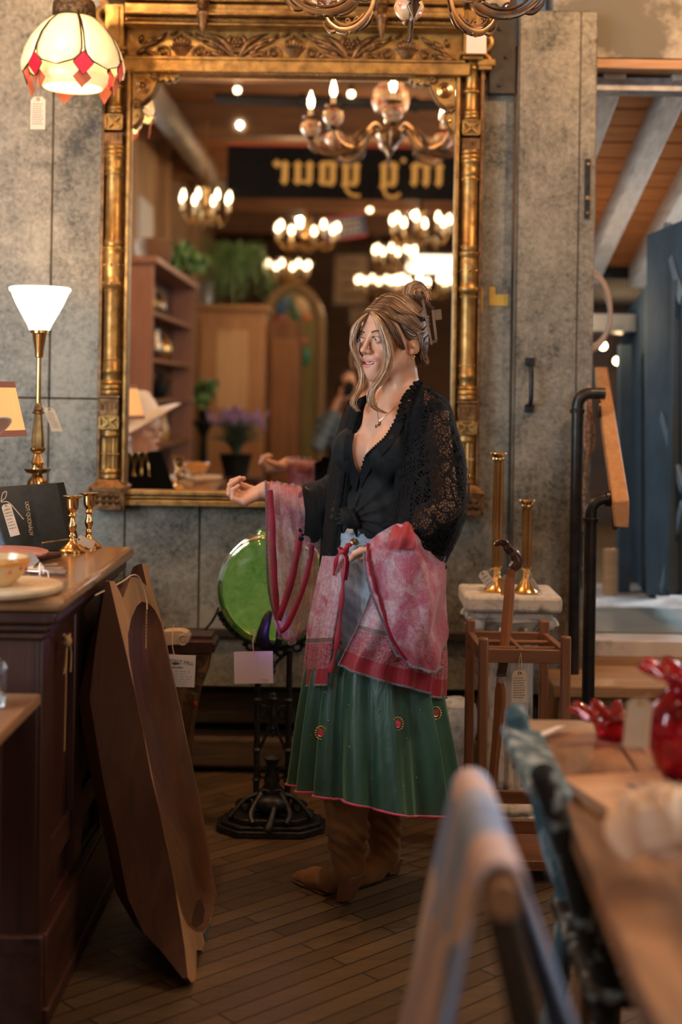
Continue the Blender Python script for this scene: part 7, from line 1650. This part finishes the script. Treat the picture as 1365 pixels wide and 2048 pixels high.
for (x, y) in ((649,1386),(699,1410),(657,1442),(620,1468),(698,1495),(634,1528),(740,1560),(759,1422),(813,1475),(838,1420),(833,1555),(808,1570),(883,1605)): m.ball(gfront(x, y)+V(0,-.003,0), .0022, 7, 5)
m.build('sequins', GSEQ, kim)
# near bell sleeve
srows = [[(728,1090,3.47),(762,1066,3.44),(800,1048,3.42),(850,1086,3.43),(890,1134,3.56)],[(731,1125,3.46),(775,1122,3.42),(828,1128,3.40),(865,1160,3.43),(891,1195,3.56)],[(745,1188,3.46),(788,1200,3.42),(830,1214,3.40),(864,1238,3.43),(891,1258,3.57)],[(768,1255,3.47),(799,1270,3.43),(832,1284,3.42),(864,1299,3.45),(889,1303,3.58)],[(797,1310,3.48),(821,1327,3.46),(845,1339,3.45),(866,1344,3.47),(886,1336,3.59)]]
o_, vs_ = sheet('pink_near_sleeve', srows, 90, 70, SCARF_S, kim, lambda u, v: .008*sin((u*1.6+v)*11)*(.3+u*.7)+.003*sin((u*1.2-v*.4)*17), uvs=(1,1))
brow = [[(p[0]+2,p[1]+2,p[2]+.12) for p in r] for r in srows]; sheet('pink_near_sleeve_back', brow, 60, 40, SCARF_S, kim, lambda u, v: .006*sin(u*18+v*5), uvs=(1,1))
m = MB(); m.tube([vs_[j*90] for j in range(70)]+[vs_[69*90+i] for i in range(90)], .0042, 6); m.build('crochet_cuff', CROCH, kim)
m = MB()
for k in range(9):
    t_ = k/8; a = vs_[int(8+t_*10)*90+int(2+t_*3)]; 
pts = [vs_[j*90+5+int(j*.12)]+V(0,-.004,0) for j in range(70)]; m.tube(pts, [.008+.001*sin(i*.5) for i in range(70)], 7, flat=.5); m.build('crimson_facing', CRIM, kim)
rows = [[(778,1064,3.43),(800,1046,3.43),(824,1047,3.43)],[(776,1082,3.41),(800,1072,3.385),(830,1072,3.395)],[(780,1100,3.405),(802,1098,3.385),(832,1096,3.39)]]
sheet('crimson_ruffle', rows, 40, 20, M('sheer_red', (.30,.012,.03), (.38,.06,.06), rough=.6, scale=14, alpha=.85), kim, lambda u, v: .004*sin(u*14+v*5))
# far bell sleeve
frows = [[(532,966,4.10),(558,966,4.08),(588,970,4.06),(614,976,4.05)],[(532,970,4.05),(558,974,4.015),(588,980,3.985),(614,990,3.97)],[(532,1045,4.05),(560,1050,4.01),(592,1050,3.985),(628,1042,3.98)],[(535,1120,4.06),(568,1125,4.02),(604,1120,4.0),(635,1108,4.0)],[(541,1188,4.06),(572,1195,4.02),(606,1190,4.02),(633,1176,4.05)],[(547,1235,4.06),(574,1248,4.03),(600,1243,4.03),(622,1224,4.05)],[(560,1268,4.07),(574,1285,4.05),(592,1284,4.05),(606,1262,4.06)]]
o_, vf = sheet('pink_far_sleeve', frows, 70, 80, SCARF_F, kim, lambda u, v: .006*sin(u*16+v*9)*(.3+v)+.003*sin(u*37-v*12), uvs=(1,1))
brow = [[(p[0]+1,p[1]+1,p[2]+.10) for p in r] for r in frows]; o2_, vb_ = sheet('pink_far_sleeve_back', brow, 50, 50, SCARF_F, kim, lambda u, v: .005*sin(u*14+v*5), uvs=(1,1))
m = MB(); m.tube([vf[j*70] for j in range(80)]+[vf[79*70+i] for i in range(70)], .0036, 6); m.tube([vf[i] for i in range(0,70)], .002, 5); m.build('crochet_cuff', CROCH, kim)
m = MB(); dd = 3.985
for pts, r_ in ((((606,985),(603,1010),(607,1045),(600,1075),(590,1130),(575,1190),(556,1240)),.012),(((612,992),(625,1050),(622,1110),(605,1180),(575,1250),(560,1262)),.010),(((540,980),(545,1040),(548,1120),(552,1190),(556,1240)),.010),(((604,992),(614,1004),(604,1020),(614,1036),(600,1052)),.010)):
    b_ = bez([P(x, y, dd+.008) for x, y in pts], 30); m.tube(b_, [r_*.9*(.95+.07*sin(i*.9)) for i in range(31)], 8, flat=.3, up=(0,1,0))
m.build('crimson_fold', CRIM, kim)
# ties
m = MB(); m.tube(bez([P(694,1092,3.60), P(689,1130,3.57), P(686,1170,3.56), P(681,1230,3.555), P(672,1300,3.55), P(660,1345,3.55)], 40), [.006+.002*sin(i*.7) for i in range(41)], 7, flat=.5)
m.tube(bez([P(700,1088,3.60), P(690,1100,3.57), P(676,1112,3.565), P(668,1150,3.58)], 20), [.007+.003*sin(i*.9) for i in range(21)], 7, flat=.5); m.tube(bez([P(680,1096,3.58), P(694,1120,3.56), P(690,1160,3.56)], 14), .009, 7, flat=.5)
m.build('crimson_tie', CRIM, kim)
# ---- boots ----
SUEDE = M('tan_suede', (.235,.115,.042), (.155,.072,.026), rough=1, scale=10, bump=.12, bscale=300, sheen=.15, spec=.15); HEELM = wood('stacked_heel', (.22,.10,.05), (.13,.06,.03), axis=0)
def boot(pts, shaft, heel, toe_dir, slo):
    b = Body()
    for (a, ra), (c, rc) in zip(pts[:-1], pts[1:]): b.cap(a, c, ra, rc, .02)
    for (a, ra), (c, rc) in zip(shaft[:-1], shaft[1:]): b.cap(a, c, ra, rc, .02)
    fn0 = b.fn(0); zt0 = shaft[-1][0].z; an = pts[0][0]
    def fn(X, Y, Z):
        g = np.exp(-((Z-slo)/.06)**2); d = fn0(X,Y,Z)-.0045*g*np.sin(Z*170+5*np.sin(X*28+Y*15+1)+X*40)-.004*np.sin(Z*55+4*np.sin(X*22-Y*17))*(Z > slo-.03)
        return np.maximum(d, .006-Z)
    allp = np.array([tuple(p) for p, r in pts+shaft]); v, f = surf_net(fn, allp.min(0)-[.07,.07,.07], allp.max(0)+[.07,.07,.0], .0042)
    v, f = keep(v, f, v[:,2] < zt0-.01); o = mesh_np('boot', v, f, SUEDE, woman)
    ht, hb_, wt, wb = heel; d = toe_dir.normalized(); sd = Vector((-d.y, d.x, 0)); vs = []
    for c, w_ in ((ht, wt), (hb_, wb)):
        for a, b2 in ((-1,-1),(1,-1),(1,1),(-1,1)): vs.append(c+d*a*w_/2+sd*b2*w_*.5)
    m = MB(); m.add(vs, [(0,1,2,3),(7,6,5,4),(0,4,5,1),(1,5,6,2),(2,6,7,3),(3,7,4,0)]); m.build('heel', HEELM, o, bevel=.004)
    sm = MB(); fl = [p for p, r in pts if r < .04][:]
    q = [Vector((p.x, p.y, .004)) for p, r in pts[2:]]; sm.tube(bez(q, 12), [.030]*5+[.031,.032,.031,.029,.026,.021,.015,.009], 8, flat=1, up=(0,0,1)) ; 
    sm.v = [(x, y, .001+(z-.004)*.12+.004) for x, y, z in sm.v]; sm.build('sole', M('sole_brown', (.06,.03,.015), rough=.7), o)
    return o
bl = boot([(P(700,1700,3.70),.044),(P(699,1738,3.69),.037),(P(664,1758,3.745),.033),(P(630,1757,3.80),.028),(P(604,1756,3.84),.018),(P(588,1757,3.865),.010)], [(P(698,1728,3.69),.038),(P(693,1690,3.69),.045),(P(696,1650,3.67),.053),(P(697,1605,3.66),.058),(P(702,1530,3.63),.062)], (P(706,1752,3.675), P(689,1803,3.69), .058, .036), P(588,1757,3.865)-P(700,1757,3.69), P(690,1675,3.68).z)
bl.data['_'] = 0
br_ = boot([(P(770,1680,3.90),.042),(P(772,1712,3.895),.036),(P(745,1740,3.86),.034),(P(725,1752,3.83),.028),(P(708,1760,3.81),.018),(P(698,1765,3.80),.010)], [(P(771,1695,3.90),.038),(P(768,1660,3.90),.045),(P(764,1620,3.89),.052),(P(760,1540,3.87),.060)], (P(782,1712,3.905), P(779,1747,3.91), .058, .040), P(700,1765,3.80)-P(772,1757,3.89), P(770,1640,3.9).z)
# =================== HAIR ===================
def hair_mat(name, c1, c2, z0=None):
    m, nt, bs, out = nodes(name); g = noise(nt, coords(nt, (1,1,.12)), 420, 3); n = noise(nt, coords(nt), 22, 4, .5)
    nt.links.new(mixc(nt, .5, ramp(nt, n, [(.35,c1),(.65,c2)]), ramp(nt, g, [(.3,(.45,.42,.4)),(.7,(1.25,1.2,1.15))]), 'MULTIPLY'), bs.inputs['Base Color'])
    bs.inputs['Roughness'].default_value = .38; bs.inputs['Specular IOR Level'].default_value = .6; addbump(nt, bs, g, .4, .002); return m
HD = hair_mat('hair_brown', (.050,.026,.014), (.11,.058,.03)); HB = hair_mat('hair_blonde', (.44,.26,.135), (.62,.42,.25)); HM = hair_mat('hair_honey', (.12,.060,.028), (.23,.125,.062))
hair = bpy.data.objects.new('hair', None); COL.objects.link(hair); hair.parent = woman
# scalp cap from the head field
Hc = Body(); 
def HE(c, r, k=.01): Hc.ell(hq(*c), r, hrt, k)
HE((0,-.016,.038), (.078,.097,.089)); HE((0,-.055,-.02), (.066,.055,.060), .03)
Hd = Body(); head_prims(Hd, HO, fh); hdf = Hd.fn(.0045); hcf = Hc.fn(0)
v, f = surf_net(lambda X, Y, Z: np.minimum(hdf(X,Y,Z), hcf(X,Y,Z)), np.array(HO)-[.13,.13,.11], np.array(HO)+[.13,.13,.15], .0035)
hv = v-np.array(HO); a_, b_, c_ = hv@Lh, hv@fhn, hv[:,2]
line = np.interp(b_, [-.12,-.03,-.005,.02,.05,.08], [-.08,-.05,.022,.030,.048,.066])     # lower limit of the hair as a function of depth
v, f = keep(v, f, (c_ > line)|(b_ < -.035)&(c_ > -.075)); v = lap(v, f, 2); mesh_np('hair_cap', v, f, HD, hair)
def hs(x, y, z): return hq(x, y, z)
def on_cap(p, off=.001):        # push a head-local point onto the cap ellipsoid
    x, y, z = p; cx, cy, cz = 0, -.016, .038; rx, ry, rz = .079, .098, .090; k = math.sqrt(((x-cx)/rx)**2+((y-cy)/ry)**2+((z-cz)/rz)**2)
    k = 1/k*(1+off/.09); return hq(cx+(x-cx)*k, cy+(y-cy)*k, cz+(z-cz)*k)
rd = random.Random(11); sets = {0: MB(), 1: MB(), 2: MB()}
bun = W(832, 590, 3.745); clipc = W(858, 640, 3.74)
def wob(pts, r): return [p+V(rd.uniform(-r,r), rd.uniform(-r,r), rd.uniform(-r,r)) for p in pts]
for i in range(420):            # swept back from the parting over both sides
    s = -1 if i % 2 else 1; t_ = rd.random()
    y0 = .075-.10*t_; z0 = .10+.02*t_; side = rd.random()
    if side < .55: p = [(s*.004, y0, z0), (s*.035, y0-.01, z0-.0), (s*.062, y0-.045-.02*t_, .070-.02*t_), (s*.060, -.075, .065), (s*.020, -.105, .075)]
    else: p = [(s*.006, .078-.03*t_, .085), (s*.050, .050-.02*t_, .062-.01*t_), (s*.074, .005, .030-.03*rd.random()), (s*.070, -.050, .01+.02*rd.random()), (s*.025, -.100, .045)]
    pts = [on_cap(q, rd.uniform(.000,.004)) for q in p]; pts = wob(pts, .0015); b2 = bez(pts, 18)
    k = 0 if rd.random() < .62 else (1 if rd.random() < .86 else 2); sets[k].tube(b2, [.0006]+[.0013]*16+[.001,.0006], 4)
def onhead(x, y, z, off=.001):
    c_0 = (0,-.012,.03); dx, dy, dz = x-c_0[0], y-c_0[1], z-c_0[2]; L_ = math.sqrt(dx*dx+dy*dy+dz*dz); lo_, hi_ = .04, .16
    for _ in range(12):
        md = (lo_+hi_)/2; q = hq(c_0[0]+dx/L_*md, c_0[1]+dy/L_*md, c_0[2]+dz/L_*md); A_ = [np.array([[[t]]], np.float32) for t in q]
        if min(hdf(*A_)[0,0,0], hcf(*A_)[0,0,0]) < 0: lo_ = md
        else: hi_ = md
    lo_ += off; return hq(c_0[0]+dx/L_*lo_, c_0[1]+dy/L_*lo_, c_0[2]+dz/L_*lo_)
for i in range(170):            # strands following the hairline back to the clip
    s = 1 if i % 4 else -1; t_ = rd.random(); q = rd.random()
    pts = [onhead(s*.003, .078-.05*t_, .070+.03*t_), onhead(s*.030, .070-.055*t_, .066+.028*t_), onhead(s*.058, .040-.05*t_, .046+.022*t_), onhead(s*.074, -.005-.02*t_, .030+.02*t_), onhead(s*.068, -.055, .022+.03*t_), onhead(s*.02, -.10, .05)]
    sets[0 if q < .6 else (1 if q < .92 else 2)].tube(bez(wob(pts, .001), 20), [.0005]+[.0012]*18+[.0009,.0005], 4)
for i in range(230):            # nape hair rolled under and up into the clip
    s = 1 if i % 3 else -1; q = rd.random()
    pts = [on_cap((s*.074, -.012-.03*q, .012-.03*q)), hq(s*(.069), -.044-.012*q, -.040-.016*q), hq(s*(.045+.01*q), -.078-.012*q, -.066+.008*q), hq(s*.02, -.108-.008*q, -.045+.012*q), hq(s*.008, -.118-.004*q, .0), hq(s*.005, -.112, .05)]
    sets[0 if rd.random() < .5 else (1 if rd.random() < .75 else 2)].tube(bez(wob(pts, .003), 18), [.0008]+[.0019]*15+[.0016,.0012,.0008], 4)
for k, nm, mt in ((0,'dark_strands',HD),(1,'honey_strands',HM),(2,'blonde_strands',HB)): sets[k].build(nm, mt, hair)
bm_, bl_ = MB(), MB()
for i in range(190):            # folded bun: strands wrap over it side by side
    w_ = rd.uniform(-1, 1); rr_ = .034*math.sqrt(max(.05, 1-w_*w_*.85)); lay = rd.uniform(.90, 1.04)
    ax = Vector((.25,-.95,.15)).normalized(); c = bun+ax*w_*.028*-1; e1 = Vector((.93,.30,.2)).normalized(); e2 = ax.cross(e1).normalized(); e2 = e2 if e2.z > 0 else -e2
    a0 = -.7+rd.uniform(-.25,.25); a1 = PI+.5+rd.uniform(-.3,.3); sw = .006*sin(w_*9)
    pts = [c+(e1*cos(a0+(a1-a0)*t/14)*rr_*1.05+e2*sin(a0+(a1-a0)*t/14)*(rr_*.95+sw))*lay+ax*.006*sin(t*.5+w_*5) for t in range(15)]
    (bl_ if rd.random() < .38 else bm_).tube(pts, [.0006]+[.0016]*13+[.0006], 4)
for i in range(14): pts = [bun+V(.005,0,.0), bun+V(.02+rd.uniform(0,.02),0,.01+rd.uniform(-.02,.02)), bun+V(.032+rd.uniform(0,.012),0,rd.uniform(-.03,.03))]; bl_.tube(bez(pts, 8), .0006, 3)
bm_.ball(bun+V(0,0,-.002), (.030,.030,.028), 16, 12); bm_.build('bun', HM, hair); bl_.build('bun_highlights', HB, hair)
def lock(pts, n, sp, rr, mats, nm):
    ms = [MB() for _ in mats]
    for i in range(n):
        o = V(rd.gauss(0, sp*.5), rd.gauss(0, sp), 0); ph = rd.uniform(-.3,.3); q = []
        for j, (x, y, d, w_) in enumerate(pts): q.append(P(x, y, d)+V(rd.gauss(0,1)*w_*.00035+o.x*w_*.35, o.y*w_*.45, rd.gauss(0,1)*w_*.0003))
        b2 = bez(q, 30); ms[0 if rd.random() < .35 else -1].tube(b2, [rr*(.5+.5*min(1,t*.25))*(1-max(0,(t-22)/10)) for t in range(31)], 4)
    for k, mm in enumerate(ms):
        if mm.v: mm.build(nm, mats[k], hair)
dn = surfd(752,640,B.fn(.0), 3.4, 3.9) or 3.62
lock([(744,624,3.63,2),(757,640,3.595,4),(770,668,3.585,6),(779,702,3.58,6),(778,732,3.575,6),(763,760,3.57,6),(747,780,3.565,5),(743,800,3.565,5),(752,816,3.57,5),(772,826,3.58,4)], 130, .004, .0010, (HM, HB), 'near_face_lock')
lock([(740,624,3.66,2),(722,640,3.655,4),(709,660,3.66,5),(706,688,3.665,5),(714,715,3.665,5),(725,742,3.665,5),(724,768,3.66,5),(712,792,3.65,5),(706,808,3.65,5),(717,822,3.65,4)], 110, .004, .0010, (HM, HB), 'far_face_lock')
lock([(748,624,3.64,2),(765,632,3.61,4),(786,655,3.60,6),(800,685,3.605,5),(806,700,3.61,4)], 60, .004, .0010, (HD, HM), 'temple_lock')
m = MB()
for i in range(26):
    s = W(740+rd.uniform(0,90), 628-rd.uniform(0,30), 3.68); m.tube(bez([s, s+V(rd.uniform(-.02,.01),0,.012), s+V(rd.uniform(-.03,.03),0,.016+rd.uniform(0,.012))], 8), .0004, 3)
m.build('flyaway_hairs', HM, hair)
# claw clip
CL = M('brown_clip', (.11,.055,.03), (.08,.04,.025), rough=.35, coat=.3, scale=10)
cd = 3.70; cl = MB()
def cbar(pts, w_, th): cl.tube([P(x, y, d) for x, y, d in pts], w_, 6, flat=.35)
cl.prism([(0,0),(.020,.002),(.023,-.026),(.003,-.030)], P(868,620,cd-.01), (1,-.1,0), (0,.1,1), .004)
for (x0,y0,x1,y1) in ((846,600,864,690),(866,620,873,680)): cl.bar(P(x0,y0,cd-.035), P(x1,y1,cd-.04), .007, .004, up=(0,1,0))
cl.bar(P(852,688,cd-.04), P(874,682,cd-.03), .008, .004, up=(0,1,0)); cl.bar(P(846,600,cd-.035), P(868,618,cd-.02), .007, .004, up=(0,1,0))
for k in range(4): cl.tube(bez([P(850+k*4,612+k*18,cd-.038), P(842+k*3,622+k*18,cd-.03), P(838+k*3,632+k*18,cd-.015)], 6), .0022, 5)
cl.build('claw_clip', CL, hair, bevel=.0006)
# =================== PHOTOGRAPHER (seen in the mirror) ===================
t = thing('person', 'dark haired photographer in a blue denim jacket reflected in the mirror, camera raised', 'person', (0, -.32, 0))
C_ = Body(); pf_ = Vector((0,1,0)); pq, prt = head_prims(C_, V(.0,-.155,H+.02), pf_, .98)
nk = V(0,-.20,H-.20); C_.cap(pq(0,-.02,-.05), nk, .05, .055, .03)
rp = Matrix.Identity(3); C_.ell(V(0,-.24,H-.36), (.17,.10,.16), rp, .05); C_.ell(V(0,-.25,H-.62), (.14,.10,.16), rp, .05); C_.ell(V(0,-.25,H-.82), (.16,.11,.12), rp, .05)
arms = []
for s in (-1, 1):
    sh, el, wr = V(s*.18,-.22,H-.23), V(s*.22,-.10,H-.40), V(s*.085,-.085,H-.085); arms.append((sh, el, wr)); C_.cap(nk, sh, .04, .045, .03); C_.cap(sh, el, .045, .036, .02); C_.cap(el, wr, .036, .026, .02)
    C_.cap(wr, V(s*.060,-.070,H-.03), .024, .02, .012)
    for k in range(4): C_.cap(V(s*.058,-.068,H-.045+k*.017), V(s*.072,-.038,H-.042+k*.017), .0085, .008, .004); C_.cap(V(s*.072,-.038,H-.042+k*.017), V(s*.050,-.028,H-.040+k*.017), .008, .007, .003)
    C_.cap(V(s*.055,-.075,H-.055), V(s*.025,-.085,H-.062), .010, .008, .004)
    lg = V(s*.09,-.25,H-.88); C_.cap(lg, V(s*.10,-.24,.46), .085, .055, .03); C_.cap(V(s*.10,-.24,.46), V(s*.11,-.27,.08), .055, .036, .02); C_.cap(V(s*.11,-.27,.06), V(s*.12,-.12,.03), .036, .026, .02)
cf = C_.fn(); v1, f1_ = surf_net(lambda X, Y, Z: np.maximum(cf(X,Y,Z), .004-Z), (-.32,-.40,0), (.32,-.015,H+.17), .008)
mesh_np('body', v1, f1_, SKIN, t)
Jk = Body(); Jk.ell(V(0,-.24,H-.36), (.175,.105,.16), rp, .05); Jk.ell(V(0,-.25,H-.62), (.155,.11,.16), rp, .05)
for sh, el, wr in arms: Jk.cap(nk+V(0,0,-.02), sh, .045, .05, .03); Jk.cap(sh, el, .052, .044, .02); Jk.cap(el, el.lerp(wr,.85), .044, .036, .02)
jk = Jk.fn(.006); v1, f1_ = surf_net(lambda X, Y, Z: jk(X,Y,Z)-.003*np.sin(Z*90+X*50), (-.33,-.42,H-.80), (.33,.0,H-.10), .009); v1, f1_ = keep(v1, f1_, (v1[:,2] > H-.76)&(v1[:,2] < H-.145))
mesh_np('denim_jacket', v1, f1_, M('blue_denim', (.09,.14,.19), (.16,.22,.27), rough=.85, scale=12), t)
Tr = Body(); Tr.ell(V(0,-.25,H-.82), (.165,.115,.12), rp, .05)
for s in (-1, 1): Tr.cap(V(s*.09,-.25,H-.88), V(s*.10,-.24,.46), .088, .060, .03); Tr.cap(V(s*.10,-.24,.46), V(s*.11,-.27,.10), .060, .045, .02)
v1, f1_ = surf_net(Tr.fn(.006), (-.3,-.42,.06), (.3,-.05,H-.68), .01); mesh_np('trousers', v1, f1_, KNIT, t)
for s in (-1, 1): MB().ball(V(s*.115,-.18,.035), (.045,.125,.04), 16, 10).build('shoe', BLK, t)
Hh = Body(); Hh.ell(pq(0,-.02,.03), (.083,.10,.092), prt, .02); Hh.ell(pq(0,-.05,-.08), (.085,.06,.11), prt, .03)
for s in (-1, 1): Hh.cap(pq(s*.075,.0,.03), pq(s*.085,-.01,-.16), .022, .018, .02)
hf = Hh.fn(); v1, f1_ = surf_net(lambda X, Y, Z: hf(X,Y,Z)-.003*np.sin(X*170), (-.14,-.32,H-.24), (.14,-.03,H+.16), .007); v1, f1_ = keep(v1, f1_, ~((np.abs(v1[:,0]) < .055)&(v1[:,1] > -.10)&(v1[:,2] < H+.07)))
mesh_np('hair', v1, f1_, M('black_hair', (.012,.010,.010), (.03,.024,.02), rough=.4, scale=60), t)
cam_t = thing('camera', 'black camera held at the photographer\'s eye, reflected in the mirror', 'camera', (0,-.06,H-.05))
MB().box((0,-.066,H), (.13,.040,.085)).build('body', BLK, cam_t, bevel=.006); MB().box((0,-.066,H+.052), (.05,.036,.03)).build('viewfinder', BLK, cam_t, bevel=.006)
MB().lathe([(.030,0),(.034,.006),(.034,.022),(.031,.026),(.012,.026)], (0,-.047,H), 32, (0,1,0)).build('lens', BLK, cam_t)
# =================== MANNEQUIN HEAD WITH WHITE HAT ===================
mo = V(-1.03, 3.20, 0); fc_ = PM(285, 858, 6.43); mo = V(fc_.x, 3.20, fc_.z)
t = thing('mannequin_head', 'painted mannequin head with red lips reflected in the lower left of the mirror', 'mannequin', (mo.x, mo.y, CZ))
Q_ = Body(); mq, mrt = head_prims(Q_, mo, V(.80,.60,0), 1.0, openmouth=False); Q_.cap(mq(0,-.02,-.05), V(mo.x-.01,mo.y,mo.z-.19), .048, .052, .03); Q_.ell(V(mo.x-.01,mo.y,CZ+.05), (.10,.075,.05), None, .03)
qf = Q_.fn(); v1, f1_ = surf_net(qf, (mo.x-.16,mo.y-.16,CZ+.002), (mo.x+.16,mo.y+.16,mo.z+.14), .0042)
mh = mesh_np('head', v1, f1_, M('mannequin_paint', (.62,.50,.42), (.55,.40,.32), rough=.35, scale=8), t)
MB().ball(mq(0,.093,-.067), (.019,.006,.009), 14, 8).build('red_lips', M('lip_paint', (.40,.03,.03), rough=.4), t)
for s in (-1, 1): MB().ball(mq(s*.031,.088,.001), (.012,.006,.006), 12, 8).build('painted_eye', DARK, t)
th = thing('white_hat', 'wide brimmed white hat with white flowers on the mannequin head', 'hat', mo+V(0,0,.05))
q = Matrix.Rotation(R(-24), 3, 'Y') @ Matrix.Rotation(R(-10), 3, 'X'); hc = mo+V(-.015,-.01,.055); m = MB()
def hat(u, v):
    a = 2*PI*u; pr_ = [(.002,.115),(.06,.112),(.085,.095),(.095,.05),(.098,.01),(.13,.0),(.175,-.008),(.205,-.016)]; k = v*(len(pr_)-1); i = min(int(k), len(pr_)-2); f = k-i; r = pr_[i][0]*(1-f)+pr_[i+1][0]*f; z = pr_[i][1]*(1-f)+pr_[i+1][1]*f
    return hc+q@V(r*cos(a), r*1.05*sin(a), z+.012*sin(2*a)*v*v)
m.grid(hat, 48, 22, cu=True); HW_ = M('white_felt', (.72,.70,.68), rough=.8); m.build('brim_and_crown', HW_, th, solid=.004, auto=180)
m = MB(); rd = random.Random(2)
for k in range(26): a = -.5+rd.uniform(-1,1); r = rd.uniform(.10,.13); m.ball(hc+q@V(-r*cos(a), r*sin(a), .03+rd.uniform(0,.04)), .016, 8, 6)
m.build('flowers', HW_, th)
